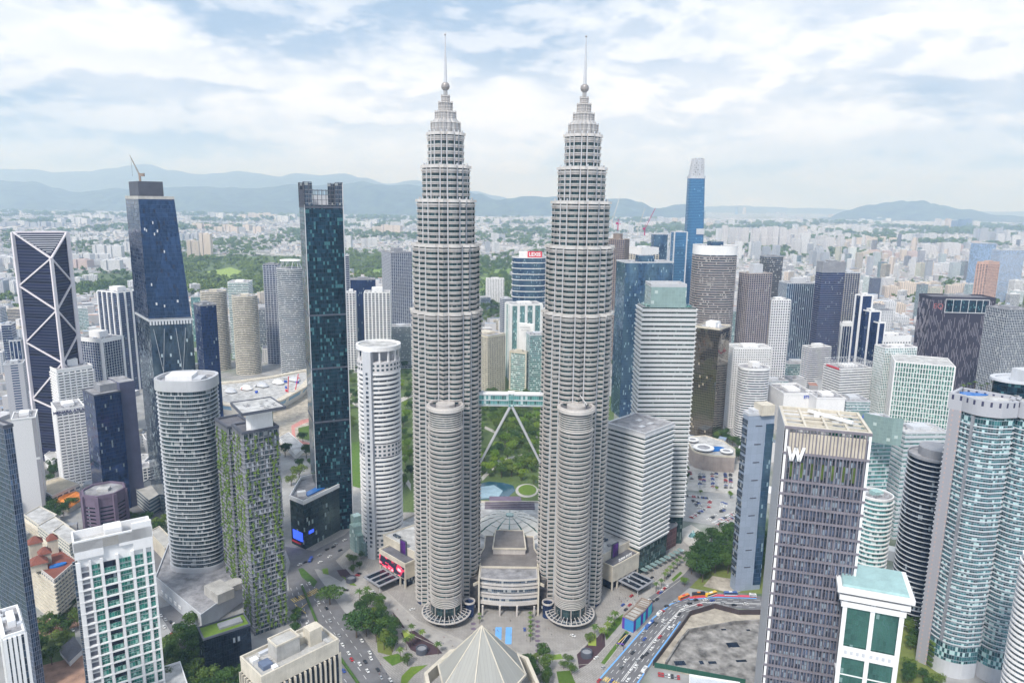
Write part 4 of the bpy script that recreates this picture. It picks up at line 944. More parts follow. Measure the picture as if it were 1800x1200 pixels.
# angular blue glass tower between twin and banded tower
B('faceted blue mirror-glass tower between the right twin and the banded tower', (1100, 462), -40, 1184, 12, g_blue, None, lgrey, h=None, Y=1080, plant=1, crown=0, pm=g_blue, ph=10)
B('blank white concrete tower under construction with cranes on its roof', (1127, 437), 1104, 1158, 30, g_off, cream, white_, Y=1500, crown=13, fh=4, bh=1.6, ind=False, pier=cream, ps=8, pw=3)
B('brown scaffolded tower under construction right of the right twin', (1098, 422), 1066, 1106, 30, g_navy, scaff, scaff, Y=1450, fh=4, bh=1.4, ind=False, pier=scaff, ps=4.5, pw=1.4, pm=scaff, ph=12)
def crane(x, y0, xj, yj, Y, label, m=magenta):
    a = atY(x, y0, Y); j = atY(xj, yj, Y); c = thing('tower_crane', label, 'crane', a)
    MB().bar(a, (a[0], a[1], a[2]+14), 1.8).build('crane_mast', [m], c)
    b = MB(); b.bar((a[0], a[1], a[2]+13), j, .9); b.bar((a[0], a[1], a[2]+22), j, .3); b.bar((a[0], a[1], a[2]+13), (a[0], a[1], a[2]+23), .8); b.build('jib', [m], c)
    MB().box((a[0]-(2 if xj > x else -2), a[1]), 5, 3, a[2]+12, a[2]+16).build('counterweight', [m], c)
crane(1121, 414, 1134, 366, 1500, 'pale luffing crane on the white tower under construction', cranew)
crane(1133, 414, 1152, 366, 1500, 'magenta luffing crane on the white tower under construction')
crane(1086, 405, 1091, 394, 1450, 'small magenta crane on the brown scaffolded tower')
crane(1076, 400, 1090, 345, 1450, 'tall thin crane standing next to the right twin’s shoulder', cranew)
B('blue glass twin-stepped tower behind the cranes', (1150, 412), -30, 1174, 5, g_blue, None, lgrey, Y=2100, plant=1)
B('blue glass tower with a white edge strip left of the tallest sky-blue tower', (1186, 408), -30, 1208, 6, g_exch, None, lgrey, Y=1900, plant=1, corner=3)
# tallest sky-blue tower
Ye = 2000
def e_at(x, y): return atY(x, y, Ye)
T = thing('glass_skyscraper', 'very tall tapering sky-blue glass tower with a pale latticed crown, far right of the twins', 'skyscraper', (*e_at(1222, 490)[:2], 0))
def sec(y, xl, xr):
    l, r = e_at(xl, y), e_at(xr, y); c = (l[0]+r[0])/2; w_ = (r[0]-l[0])/2
    return ell(c, Ye+w_, w_, w_, 32, 0, 5), l[2]
s0 = sec(520, 1203, 1236); s1 = sec(309, 1213.5, 1241); s2 = sec(278, 1220, 1239); s0b = [(s0[0][i][0]*1.0, s0[0][i][1]) for i in range(32)]
MB().prism(s0[0], s0[1], s1[1], s1[0], mt=1, bottom=False).build('glass_wall', [g_exch, roofm], T)
MB().prism(s0[0], 0, s0[1], bottom=False).build('lower_glass_wall', [g_exch], T)
MB().ring(inset(s1[0], -1.2), inset(s1[0], 2), s1[1]-7, s1[1]).build('crown_base_band', [lgrey], T)
MB().prism(inset(s1[0], 3), s1[1], s2[1], s2[0]).build('crown', [glass('lattice_crown', (.42, .45, .5), 6, 6, (.62, .63, .65), 1.6, 1.6, 0, .5, 0, (.5, .5, .5), 0)], T)
lat = MB(); n = 16; pa = inset(s1[0], 2.6); pb = inset(s2[0], -.4)
for k in range(n):
    for dr in (1, -1):
        for j in range(4):
            i0, i1 = (k*2+dr*j*2) % 32, (k*2+dr*(j+1)*2) % 32; t0, t1 = j/4, (j+1)/4
            A = lerp2(pa[i0], pb[i0], t0); Bq = lerp2(pa[i1], pb[i1], t1)
            lat.bar((*A, s1[1]+(s2[1]-s1[1])*t0), (*Bq, s1[1]+(s2[1]-s1[1])*t1), 1.3)
lat.build('crown_lattice', [alum], T)
MB().box((e_at(1231, 405)[0], Ye-1), 22, 3, e_at(1231, 412)[2], e_at(1231, 402)[2]).build('plant_louvre', [lgrey], T)
B('round-fronted dark banded tower with a white slotted crown', None, 0, 0, 0, g_off, taupe, white_, fp=ell(*cylY(1257, 432, 37, Y=1130)[:2], 33, 27, 36, 0, 2.8), h=cylY(1257, 432, 37, Y=1130)[3], fh=3.7, bh=1.5, bo=.8, crown=13, ph=7, pm=g_blue)
B('brown glass mirrored hotel tower with a pale flat cap above the pool podium', (1265, 580), 1222, 1284, 52, g_brown, None, cream, name='hotel_tower', yb=776, par=2.4, pm=white_, ph=8)
pp = [at(1211, 779, 21), at(1215, 788, 21), at(1222, 794, 21), at(1236, 798, 21), at(1255, 801, 21), at(1292, 803, 21), at(1292, 790, 21), at(1272, 776, 21), at(1240, 766, 21), at(1212, 768, 21)]
T = thing('hotel_podium', 'beige hotel podium with a curved wall, blue pool and round white pavilions', 'building', (*cen(pp), 0)); pp = ccw(pp)
MB().prism(pp, 0, 21, mt=1).build('podium_wall', [wall('taupe_stone', (.36, .31, .29)), roofl], T); MB().ring(inset(pp, -.3), inset(pp, .5), 20, 22.3).build('parapet', [cream], T)
for xx, yy, r1 in ((1237, 787, 13), (1277, 793, 8), (1217, 773, 8)):
    q = at(xx, yy, 24); MB().ring(ell(*q, r1, r1, 24), ell(*q, r1*.62, r1*.62, 24), 24, 25.2).build('pavilion_roof', [white_], T); MB().prism(ell(*q, r1*.63, r1*.63, 20), 21, 25).build('pavilion_core', [roofm], T)
MB().prism(ell(*at(1258, 788, 22), 13, 8, 20, .5), 21.05, 21.8).build('swimming_pool', [water], T)
B('white tower with tiny square windows behind the rounded white one', (1290, 612), 1277, 1356, 10, g_off, white_, white_, yb=752, fh=3.5, bh=1.9, bo=.3, pier=white_, ps=3.4, pw=1.7, po=.3, rm=roofl, crown=2)
B('slim blank white slab edge tower right of the small-window white tower', (1357, 600), -18, 1372, 10, winwall('blank_white', (.72, .72, .74), 60, 80, .2, .9, (.45, .5, .6)), None, white_, yb=690, plant=0)
X, Y, rr, h = cylY(1325, 645, 26, yb=765)
B('rounded white banded tower in front of the small-window white tower', None, 0, 0, 0, g_off, white_, white_, fp=ell(X, Y, rr, rr*.8, 36, 0, 2.6), h=h, fh=3.5, bh=1.5, bo=.5, crown=2, ph=8, plant=1)
B('grey-teal glass office with a stepped planted roof', (1262, 548), 1238, 1314, 12, g_teal, lgrey, lgrey, yb=640, fh=3.8, bh=.7, ind=False, ph=7)
B('cream gridded tower with a large white box on its roof', (1318, 482), 1300, 1357, 20, g_navy, taupe, taupe, Y=1150, fh=3.6, bh=1, ind=False, pier=taupe, ps=4.5, pw=1.2, pm=lgrey, ph=15, plant=1)
B('dark brown glass tower behind the cream gridded tower', (1348, 452), -30, 1377, 8, g_off, scaff, mgrey, Y=1500, fh=4, bh=.6, ind=False)
B('white square-window tower beside the blue striped office', (1357, 528), -25, 1390, 4, g_navy, white_, white_, Y=1170, fh=4.4, bh=1.8, bo=.4, pier=white_, ps=4, pw=1.7, po=.4)
r_, f_, h_ = B('blue vertically striped office with a rooftop sign wall', (1384, 498), -35, 1435, 4, g_blue, None, lgrey, Y=1350, pier=lgrey, ps=4, pw=.5, ph=9)
B('dark slate-blue tower with a rough grey crown', (1447, 462), 1436, 1487, 8, g_navy, bronze, mgrey, Y=1300, fh=4, bh=1.0, ind=False, crown=18)
B('blue gridded tower behind the slate-blue tower', (1487, 480), -30, 1512, 6, g_navy, cream, lgrey, Y=1500, fh=4, bh=.5, ind=False, pier=cream, ps=5, pw=.5)
B('salmon stone apartment tower near the right edge', (1738, 462), 1718, 1757, 40, g_off, salmon, salmon, name='apartment_tower', Y=1750, fh=3.8, bh=1.6, ind=False, pier=salmon, ps=6, pw=2.6, crown=5)
B('pale blue hazy apartment slab under construction right of the salmon tower', (1722, 428), -40, 1752, 10, glass('hazy_blue_grid', (.20, .32, .50), 4, 3.6, (.4, .45, .55), .8, .6, .1, .5, 0, (.5, .5, .5), 0), None, lgrey, name='apartment_tower', Y=2700, plant=2)
B('pale gridded apartment slab at the right edge of the view', (1760, 440), -40, 1802, 10, MC['hazy_blue_grid'], lgrey, lgrey, name='apartment_tower', Y=2500, fh=4, bh=1.2, ind=False)
B('grey glass office cut by the right edge behind the black fin tower', (1772, 545), -40, 1815, 12, g_off, lgrey, mgrey, Y=1100, fh=4, bh=.4, ind=False, pier=lgrey, ps=3, pw=.3)
# black tower with pale fins
fpE, hE = place((1638, 523), -45, 1751, -4, Y=1240); hE = atY(1638, 523, 1240)[2]
gE = glass('fin_streak_facade', (.02, .02, .04), .9, 13, (.45, .43, .50), .32, 0, .3, .3, 0, (.3, .3, .3), 0, .9)
T = thing('hotel_tower', 'black tower with irregular pale vertical fins and two red letters on top', 'tower', (*cen(fpE), 0)); FOOT.append((cen(fpE), 55)); fe = ccw(fpE)
blk = wall('charcoal_fin_panel', (.035, .03, .05), .5)
MB().prism(fe, 0, hE, mt=1, bottom=False).build('wall', [blk, rooft], T)
rr_ = random.Random(5); pf = wall('pale_fin', (.42, .40, .46), .5)
for i in range(4):
    a, b_ = fe[i], fe[(i+1) % 4]; L = math.hypot(b_[0]-a[0], b_[1]-a[1]); an = math.atan2(b_[1]-a[1], b_[0]-a[0]); nx, ny = math.sin(an), -math.cos(an); m = int(L/2.6); fm = MB()
    for j in range(m):
        q = lerp2(a, b_, (j+.5)/m); z = rr_.uniform(0, 12)
        while z < hE-6:
            l_ = rr_.uniform(9, 26)
            if not (i == 0 and .25 < j/m < .85 and z+l_ > hE-26): fm.box((q[0]+nx*.25, q[1]+ny*.25), .36, .5, z, min(z+l_, hE-4), an)
            z += l_+rr_.uniform(6, 26)
    fm.build('fin_screen', [pf], T)
ef = fe; fi_ = 0
for z in (hE-26, hE-3): panel(fpE[0], fpE[1], .22, .9, z, z+1.4, lgrey, T, 'sky_bar_frame', 1.0)
panel(fpE[0], fpE[1], .25, .87, hE-24.5, hE-4, g_4s, T, 'sky_bar_window', .6)
for t_ in (.22, .34, .46, .58, .70, .80, .9): panel(fpE[0], fpE[1], t_, t_+.008, hE-25, hE-3, lgrey, T, 'sky_bar_mullion', 1.0)
rgl = wall('red_letter', (.55, .2, .2), .5)
text('EQ', 13, rgl, T, onface(fpE[0], fpE[1], .115, hE-15, .9), math.atan2(fpE[1][1]-fpE[0][1], fpE[1][0]-fpE[0][0]), .2, bold=-.1)
MB().ring(inset(fe, -.3), inset(fe, 1), hE-1, hE+2).build('parapet', [blk], T)
MB().box(cen(fpE), 40, 14, hE, hE+4, R(-4)).build('plant_room', [mgrey], T)
B('white framed block with a grid of green windows right of the lattice-topped office', (1574, 636), 1566, 1679, 8, g_green, white_, white_, h=104, fh=7.4, bh=1.0, bo=.6, pier=white_, ps=3.7, pw=1.0, po=.6, rm=roofl, plant=0, par=1, corner=2)
B('white arched-top hotel slab behind the green-window block', (1543, 592), -30, 1602, 8, g_off, white_, white_, name='hotel_tower', yb=720, fh=4, bh=1.6, ind=False, pier=white_, ps=5, pw=2, crown=9)
B('white slab with teal windows between the arched-top hotel and green-window block', (1556, 612), -25, 1612, 8, g_teal, white_, white_, yb=735, fh=4, bh=1, ind=False, pier=white_, ps=3, pw=.8)
B('dark blue tower with white vertical edges stepping down to the right', (1515, 520), 1505, 1534, 12, g_navy, None, white_, Y=1150, corner=2.6, plant=1)
B('lower step of the dark blue white-edged tower', (1530, 548), -25, 1548, 12, g_navy, None, white_, Y=1135, corner=2, plant=1)
B('lowest step of the dark blue white-edged tower', (1545, 568), -25, 1556, 12, g_navy, None, white_, Y=1125, corner=2, plant=0)
B('small dark office with white frame left of the blue stepped tower', (1480, 570), -25, 1512, 6, g_navy, None, white_, yb=650, pier=white_, ps=6, pw=.6, corner=3, crown=4)
B('white stepped tower with horizontal ledges and a glass spine', (1425, 612), 1411, 1461, 20, g_navy, white_, white_, yb=690, fh=3.6, bh=1.7, bo=.9, ph=6)
r_, f_, h_ = B('white ledge-banded office with a lattice screen and red roof letters', (1478, 650), 1449, 1532, 14, g_off, white_, white_, yb=738, fh=4, bh=2.2, bo=.7, plant=1)
lt = MB(); ff = ccw(f_)
for i in range(4):
    a, b_ = ff[i], ff[(i+1) % 4]; n = 10
    for k in range(n):
        for s in (0, 1): A, Q_ = lerp2(a, b_, (k+s)/n), lerp2(a, b_, (k+1-s)/n); lt.bar((*A, h_), (*Q_, h_+11), .35)
    lt.bar((*a, h_+11), (*b_, h_+11), .6)
lt.build('lattice_screen', [lgrey], r_)
for k in range(14): q = onface(f_[0], f_[3], .1+k*.055, h_-1, -1.2); MB().box(q[:2], .5, 1.6, h_-.5, h_+2.6).build('red_letter_block', [redm], r_)
B('teal curved office wing with a white roof behind the lattice office', (1385, 640), -40, 1432, 6, g_teal, lgrey, lgrey, name='building', yb=672, fh=4, bh=1, ind=False)
B('pale mall block with curved white roofs behind the white towers', (1392, 622), -60, 1440, 4, winwall('pale_mall', (.66, .66, .67), 30, 9, .5, .3), None, white_, name='shopping_mall', yb=650, plant=3)
B('grey-blue glass office behind the white ledge tower', (1440, 610), -30, 1482, 6, g_blue, lgrey, lgrey, yb=640, fh=5, bh=1.4, ind=False)
B('grey pitched long block in front of the white ledge tower', (1394, 668), -30, 1450, 8, lgrey, None, lgrey, name='building', yb=690, plant=2)
B('teal-edged grey hotel block below the rounded white tower', (1340, 672), -25, 1386, 12, g_teal, lgrey, lgrey, yb=722, fh=4, bh=1.4, ind=False)
r_, f_, h_ = B('long white roof-plant building with blue side lettering behind the hotel with the letter W', (1378, 694), -60, 1432, 4, white_, None, white_, name='building', yb=760, plant=2, par=3)
text('ETIQA', 6, bluem, r_, onface(f_[0], f_[1], .82, h_-3, 1), .1, .2, bold=.1)
B('white blank-walled block right behind the hotel with the letter W', (1436, 700), -40, 1486, 0, white_, None, white_, name='building', yb=770, plant=2)
B('grey glass offices behind the teal curved building', (1488, 706), -40, 1530, 0, g_teal, lgrey, lgrey, name='building', yb=770, plant=2, fh=4, bh=1.6, ind=False)
# grey diagonal-panel tower left of the W hotel
fpG, hG = place((1316, 730), 1307, 1362, 14, h=160)
T = thing('office_tower', 'pale blue-grey panelled tower with slanted strips, behind the hotel with the letter W', 'tower', (*cen(fpG), 0)); FOOT.append((cen(fpG), 30)); fg = ccw(fpG)
pan = glass('grey_panel_wall', (.30, .36, .46), 5, 6, (.22, .26, .33), .12, .12, .1, .5, 0, (.3, .3, .3), 0, .06); MB().prism(fg, 0, hG, mt=1, bottom=False).build('panel_wall', [pan, roofl], T)
for k in range(18):
    z = 14+k*8; panel(fpG[3], fpG[0], .0, .98, z, z+5.6, g_off, T, 'side_window_strip', .5)
    if k % 2: panel(fpG[0], fpG[1], .30, .55, z, z+.9, dgrey, T, 'dark_slot', .3)
MB().ring(inset(fg, -.3), inset(fg, .6), hG-.5, hG+1.8).build('parapet', [lgrey], T)
MB().box(lerp2(fpG[1], fpG[3], .35), 12, 12, hG, hG+9, R(14)).build('plant_room', [cream], T); MB().box(lerp2(fpG[1], fpG[3], .6), 10, 8, hG, hG+4, R(14)).build('plant_room', [lgrey], T)
panel(fpG[0], fpG[1], .70, 1.0, 5, hG-8, g_blue, T, 'glass_corner_bay', .5)
# W hotel
fW = [at(1380, 747, 206), at(1534, 761, 206), at(1504, 721, 206), at(1364, 711, 206)]
e1 = (Vector(fW[1])-Vector(fW[0])).normalized(); e2 = Vector((-e1.y, e1.x)); LW = (Vector(fW[1])-Vector(fW[0])).length
fW = [fW[0], fW[1], tuple(Vector(fW[1])+e2*43), tuple(Vector(fW[0])+e2*43)]; FOOT.append((cen(fW), 34)); hWt = 206; aW = math.atan2(e1.y, e1.x)
T = thing('hotel_tower', 'tall brown-screened hotel with a large white letter W near its top', 'tower', (*cen(fW), 0))
gW = glass('w_hotel_glass', (.13, .17, .26), 1.25, 3.6, (.13, .13, .16), .18, .3, .6, .08, .22, (.30, .38, .46), .03, .7)
MB().prism(inset(fW, 1.0), 0, hWt-5, mt=1, bottom=False).build('glass_wall', [gW, roofl], T)
lw = winwall('speckled_side_wall', (.46, .47, .50), 2.2, 1.9, .28, .22, (.15, .15, .17)); panel(fW[3], fW[0], 0, 1, 0, hWt, lw, T, 'perforated_side_wall', .3)
lev = [hWt-1.5, hWt-17, hWt-34]+[hWt-34-8.1*(i+1) for i in range(20)]
for z in lev: panel(fW[0], fW[1], 0, 1, z, z+1.3, bronze, T, 'screen_rail', 1.0)
ns = 22
for k in range(ns+1):
    t_ = .055+.89*k/ns; wd = .008 if k % 2 else .014
    panel(fW[0], fW[1], t_-wd/2, t_+wd/2, 6, hWt-1.5, bronze, T, 'screen_post', .9)
rr_ = random.Random(8); sl_ = MB()
for zi in range(2, len(lev)-1):
    for k in range(ns):
        if rr_.random() < .03:
            t_ = .055+.89*(k+rr_.uniform(.3, .7))/ns; q = onface(fW[0], fW[1], t_, 0, .35); sl_.box(q[:2], .42, .5, lev[zi+1]+1.2, lev[zi], aW)
sl_.build('screen_slats', [bronze], T)
for t0 in (0, .955): panel(fW[0], fW[1], t0+.012, t0+.042, 4, hWt-2, white_, T, 'white_end_panel', .45)
panel(fW[0], fW[1], .05, .95, hWt-16, hWt-4, cream, T, 'crown_backing', -.4)
for k in range(7):
    t_ = .12+.12*k; q = onface(fW[0], fW[1], t_, 0, -.6); MB().box(q[:2], 2.2, .6, hWt-31, hWt-22, aW).build('hanging_garden', [greenw], T)
MB().ring(fW, inset(fW, 1.6), hWt-2, hWt).build('roof_frame', [cream], T)
def WQ(u, v): q = Vector(fW[0])+e1*(LW*u)+e2*(43*v); return (q.x, q.y)
for u in (.25, .5, .74): MB().bar((*WQ(u, 0), hWt-.8), (*WQ(u, 1), hWt-.8), 1.3, 1.2).build('roof_beam', [cream], T)
for v in (.17, .36, .56, .78): MB().bar((*WQ(0, v), hWt-1.0), (*WQ(1, v), hWt-1.0), 1.0, 1.0).build('roof_beam', [cream], T)
for u in (.1, .36, .6, .86):
    for v in (.1, .26): MB().box(WQ(u, v), 6.5, 3.4, hWt-5, hWt-2.6, aW).build('cooling_unit', [g_green if u > .5 else alum], T)
MB().box(WQ(.45, .62), 16, 10, hWt-5, hWt-2.4, aW).build('lift_room', [cream], T)
MB().bar((*WQ(.35, .78), hWt+.8), (*WQ(.82, .3), hWt+1.4), 1.6, 1.6).build('cleaning_gantry', [white_], T); MB().box(WQ(.44, .66), 3, 3, hWt-3, hWt+1.2, aW).build('gantry_base', [white_], T)
s_ = Vector(onface(fW[0], fW[1], 0, 0, 1.6)); zb_, zt_ = hWt-20.5, hWt-12
lw_ = [(.075, zt_), (.105, zb_), (.138, zt_-1.2), (.17, zb_), (.215, zt_)]
bW = MB(); ux = [onface(fW[0], fW[1], u, z, 1.9) for u, z in ((.06, zt_), (.105, zb_), (.15, zt_), (.195, zb_), (.24, zt_))]
for a, b_ in zip(ux, ux[1:]):
    dz = 1.5; dx = e1*.85
    o1 = Vector((e1.y, -e1.x, 0))*.35
    A = [Vector(a)-Vector((dx.x, dx.y, 0)), Vector(a)+Vector((dx.x, dx.y, 0)), Vector(b_)+Vector((dx.x, dx.y, 0)), Vector(b_)-Vector((dx.x, dx.y, 0))]
    bW.face([p+o1 for p in A]); bW.face([p-o1 for p in reversed(A)])
    for i in range(4): j = (i+1) % 4; bW.face([A[i]-o1, A[j]-o1, A[j]+o1, A[i]+o1])
bW.build('letter_w', [signw], T)
# white framed building with teal roof
fF = [at(1486, 1025, 118), at(1594, 1044, 118)]
e1 = (Vector(fF[1])-Vector(fF[0])).normalized(); e2 = Vector((-e1.y, e1.x)); LF = (Vector(fF[1])-Vector(fF[0])).length
fF = [fF[0], fF[1], tuple(Vector(fF[1])+e2*26), tuple(Vector(fF[0])+e2*26)]; T = thing('office_tower', 'white framed building with huge green glass bays and a pale teal roof', 'tower', (*cen(fF), 0)); FOOT.append((cen(fF), 26))
g_bay = glass('green_mirror_bay', (.06, .16, .14), 1.7, 3.2, (.03, .06, .06), .08, .1, .7, .06, .02, (.2, .3, .3), .04, .4, c2=(.10, .26, .22))
MB().prism(inset(fF, .8), 0, 108, mt=1, bottom=False).build('glass_bay', [g_bay, roofl], T)
for t_ in (.0, .46, .93): panel(fF[0], fF[1], t_, t_+.075, 0, 108, white_, T, 'white_frame_column', .5)
for z in (72, 34, 6):
    panel(fF[0], fF[1], 0, 1, z, z+7, white_, T, 'white_frame_beam', .7)
    for k in range(8): panel(fF[0], fF[1], .1+k*.1+(.03 if k > 3 else 0), .15+k*.1+(.03 if k > 3 else 0), z+2.4, z+4.6, lgrey, T, 'round_motif', .78)
for i, (z, o) in enumerate(((104, -1), (109, -2.5), (114, -4))): MB().prism(inset(fF, o), z, z+3.4-i*.3).build('stepped_cornice', [white_], T)
MB().prism(inset(fF, -1.5), 117, 118.3, inset(fF, -1)).build('teal_roof', [tealr], T)
MB().prism(ccw([(p[0], p[1]) for p in inset(fF, .2)]), 60, 60.5).build('inner_slab', [white_], T)
panel(fF[1], fF[2], 0, 1, 0, 108, white_, T, 'side_wall', .4)
# curved twin apartment towers with pool decks
def bay_tower(pts, h, label, wallface=True):
    fp = ccw(pts); T = thing('apartment_tower', label, 'tower', (*cen(fp), 0)); FOOT.append((cen(fp), 30))
    MB().prism(fp, 12, h-12, mt=1, bottom=False).build('glass_wall', [g_vt, roofl], T)
    c = ORG[T.name]; me = MB().ring(inset(fp, -.9), inset(fp, .3), 0, .7).mesh('balcony_slab', (c[0], c[1], 0)); me.materials.append(lgrey)
    n = int((h-40)/3.5)
    for i in range(n): sub('balcony_slab', me, T, (0, 0, 26+i*3.5))
    MB().ring(inset(fp, -1.4), inset(fp, 1), h-11, h).build('crown_wall', [winwall('oval_hole_wall', (.42, .43, .47), 5, 11, .28, .3, (.05, .05, .1))], T)
    MB().prism(inset(fp, .5), h-3, h-2.2).build('pool_deck', [roofl], T)
    MB().prism(fp, 0, 12).build('base_wall', [lgrey], T); return T
g_vt = glass('bay_glass', (.06, .19, .21), 1.6, 3.5, (.30, .34, .40), .14, .4, .5, .08, .18, (.50, .70, .70), .03, .7)
h6 = 206
q0, q1 = at(1674, 690, h6), at(1762, 706, h6)
e1 = (Vector(q1)-Vector(q0)).normalized(); e2 = Vector((-e1.y, e1.x)); Lb = (Vector(q1)-Vector(q0)).length
pts = [tuple(Vector(q0)+e1*(Lb*t_)-e2*(4.5*math.sin(math.pi*min(1, max(0, (t_-.25)/.75))))) for t_ in [i/12 for i in range(13)]]
pts += [tuple(Vector(q1)+e1*6+e2*9), tuple(Vector(q1)+e1*4+e2*24), tuple(Vector(q0)+e2*22)]
T5 = bay_tower(pts, h6, 'curved blue-green apartment tower with palms and a pool on its roof, near the right edge')
panel(pts[0], lerp2(pts[0], pts[12], .25), 0, 1, 0, h6-11, winwall('mauve_side', (.38, .38, .42), 4.5, 3.5, .22, .4, (.5, .38, .35)), T5, 'mauve_side_wall', 1.6)
panel(pts[6], pts[7], 0, .7, 26, h6-12, mgrey, T5, 'dark_joint', 1.3)
for k in range(5): panel(pts[3], pts[5], .1, .95, 2+k*4.2, 4.2+k*4.2, greenw, T5, 'green_ledge', 1.4)
MB().prism(ell(*at(1715, 688, h6), 9, 3.5, 20), h6-2.2, h6-1.6).build('swimming_pool', [water], T5)
MB().prism(ell(*at(1700, 686, h6), 5, 2.5, 20), h6-2.2, h6-1.5).build('swimming_pool', [water], T5)
q0, q1 = at(1780, 700, h6), at(1850, 712, h6)
pts2 = [tuple(Vector(q0)+(Vector(q1)-Vector(q0))*t_-e2*(5*math.sin(math.pi*t_))) for t_ in [i/10 for i in range(11)]]+[tuple(Vector(q1)+e2*26), tuple(Vector(q0)+e2*26)]
T6 = bay_tower(pts2, h6, 'second curved apartment tower cut by the right edge, with an oval sky lounge')
MB().prism(ell(*at(1800, 668, h6+8), 20, 13, 32), h6-2, h6+8, mt=1).build('sky_lounge', [g_4s, lgrey], T6); MB().ring(ell(*at(1800, 668, h6+8), 22, 15, 32), ell(*at(1800, 668, h6+8), 19, 12, 32), h6+8, h6+9.6).build('lounge_roof_edge', [lgrey], T6)
MB().box(at(1808, 656, h6+14), 16, 12, h6+8, h6+17, .2).build('plant_room', [lgrey], T6)
# dark banded cylinder, white balcony cylinder, others on the right
X, Y, rr, h = cylY(1642, 800, 40, yb=1085)
r_, _, _ = B('dark cylindrical tower with thin pale floor rings left of the curved towers', None, 0, 0, 0, g_black, lgrey, mgrey, name='round_office_tower', fp=ell(X, Y, rr, rr, 44), h=h, fh=3.9, bh=.7, bo=.6, plant=0)
MB().prism(ell(X+2, Y, rr*.72, rr*.72, 36), h, h+7).build('plant_drum', [mgrey], r_)
X, Y, rr, h = cylY(1540, 870, 27, yb=1055)
r_, _, _ = B('white-ringed round balcony tower peeking out right of the hotel with the letter W', None, 0, 0, 0, g_teal, white_, white_, name='apartment_tower', fp=ell(X, Y, rr, rr, 36), h=h, fh=3.8, bh=.9, bo=1.2, plant=1, pm=tealr)
B('teal curved glass office with a pale glass crown behind the round balcony tower', (1508, 740), 1490, 1572, 6, g_teal, lgrey, lgrey, h=128, fh=4, bh=1.1, bo=.4, crown=0, plant=1)
r_ = bpy.data.objects[-1] if False else None
fc, hc = place((1508, 722), 1494, 1590, 6, h=134); TC = thing('glass_crown_wing', 'pale green curved glass screen with a small blue flame mark above the teal office', 'building', (*cen(fc), 0))
cur = [tuple(Vector(at(1508+9*i, 722+14*math.sin(math.pi*i/18), 138))) for i in range(10)]
MB().walls(cur+list(reversed([(p[0]+.6, p[1]+1) for p in cur])), 112, 138).build('glass_screen', [g_pale], TC)
fl_ = MB(); q = Vector((*cur[1], 129)); 
fl_.face([q+Vector((-2.2, -.8, 0)), q+Vector((0, -.8, -3)), q+Vector((2.2, -.8, 0)), q+Vector((.8, -.8, 4)), q+Vector((0, -.8, 8)), q+Vector((-1, -.8, 3))]); fl_.build('flame_mark', [bluem], TC)
B('grey sloped-side office with dark window strips right of the teal curved office', (1592, 762), 1560, 1668, 4, g_teal, lgrey, lgrey, h=112, fh=4.6, bh=2.6, bo=.5, plant=2, rm=roofl)
B('white curved balcony apartment tower cut by the right bottom edge', None, 0, 0, 0, g_res, white_, white_, name='apartment_tower', fp=ell(*at(1858, 985, 130), 17, 14, 36), h=130, fh=3.4, bh=1.2, bo=1.4, plant=1)
B('cream office with green windows between the curved towers and right edge', (1795, 800), 1778, 1840, 20, g_green, cream, cream, yb=985, fh=4, bh=1.6, ind=False, pier=cream, ps=5, pw=1.6)
# ------------------------------------------------------------------ foreground roofs
r_, fB, hB = B('beige office block with deep dark window fins and rooftop plant, bottom left of centre', (460, 1194), 424, 594, 46, g_black, None, cream, h=84, pier=cream, ps=3.1, pw=.75, po=1.6, crown=7, par=2.2, plant=0, rm=conc)
eb1 = (Vector(fB[1])-Vector(fB[0])); eb2 = (Vector(fB[3])-Vector(fB[0])); ab = math.atan2(eb1.y, eb1.x)
def BQ(u, v): q = Vector(fB[0])+eb1*u+eb2*v; return (q.x, q.y)
for u, v, a, b_, z1, m in ((.42, .50, .30, .42, 9.5, conc), (.78, .42, .16, .30, 10, cream), (.70, .62, .12, .2, 4.5, cream), (.14, .35, .12, .26, 3, bluem), (.20, .14, .06, .14, 2, white_), (.08, .66, .08, .16, 3, white_), (.28, .82, .2, .1, 2, lgrey), (.9, .2, .05, .2, 1.2, roofl)):
    MB().box(BQ(u, v), eb1.length*a, eb2.length*b_, hB, hB+z1, ab).build('roof_hut' if z1 > 4 else 'roof_unit', [m if m is not bluem else wall('slate_unit', (.13, .17, .26))], r_)
MB().ring(inset(ccw([BQ(.27, .29), BQ(.57, .29), BQ(.57, .71), BQ(.27, .71)]), -.2), inset(ccw([BQ(.27, .29), BQ(.57, .29), BQ(.57, .71), BQ(.27, .71)]), .5), hB+9.4, hB+10.4).build('hut_parapet', [cream], r_)
q = BQ(.57, .44); MB().box(q, .3, 2.6, hB+2, hB+7, ab).build('hut_panel', [tealr], r_)
for k in range(14): MB().tube((*BQ(rnd.uniform(.05, .95), rnd.uniform(.05, .95)), hB+.3), (*BQ(.5, .5), hB+.3) if False else (*BQ(rnd.uniform(.05, .4), rnd.uniform(.05, .9)), hB+.5), .1, .1, 5).build('roof_pipe', [mgrey], r_) if k < 5 else None
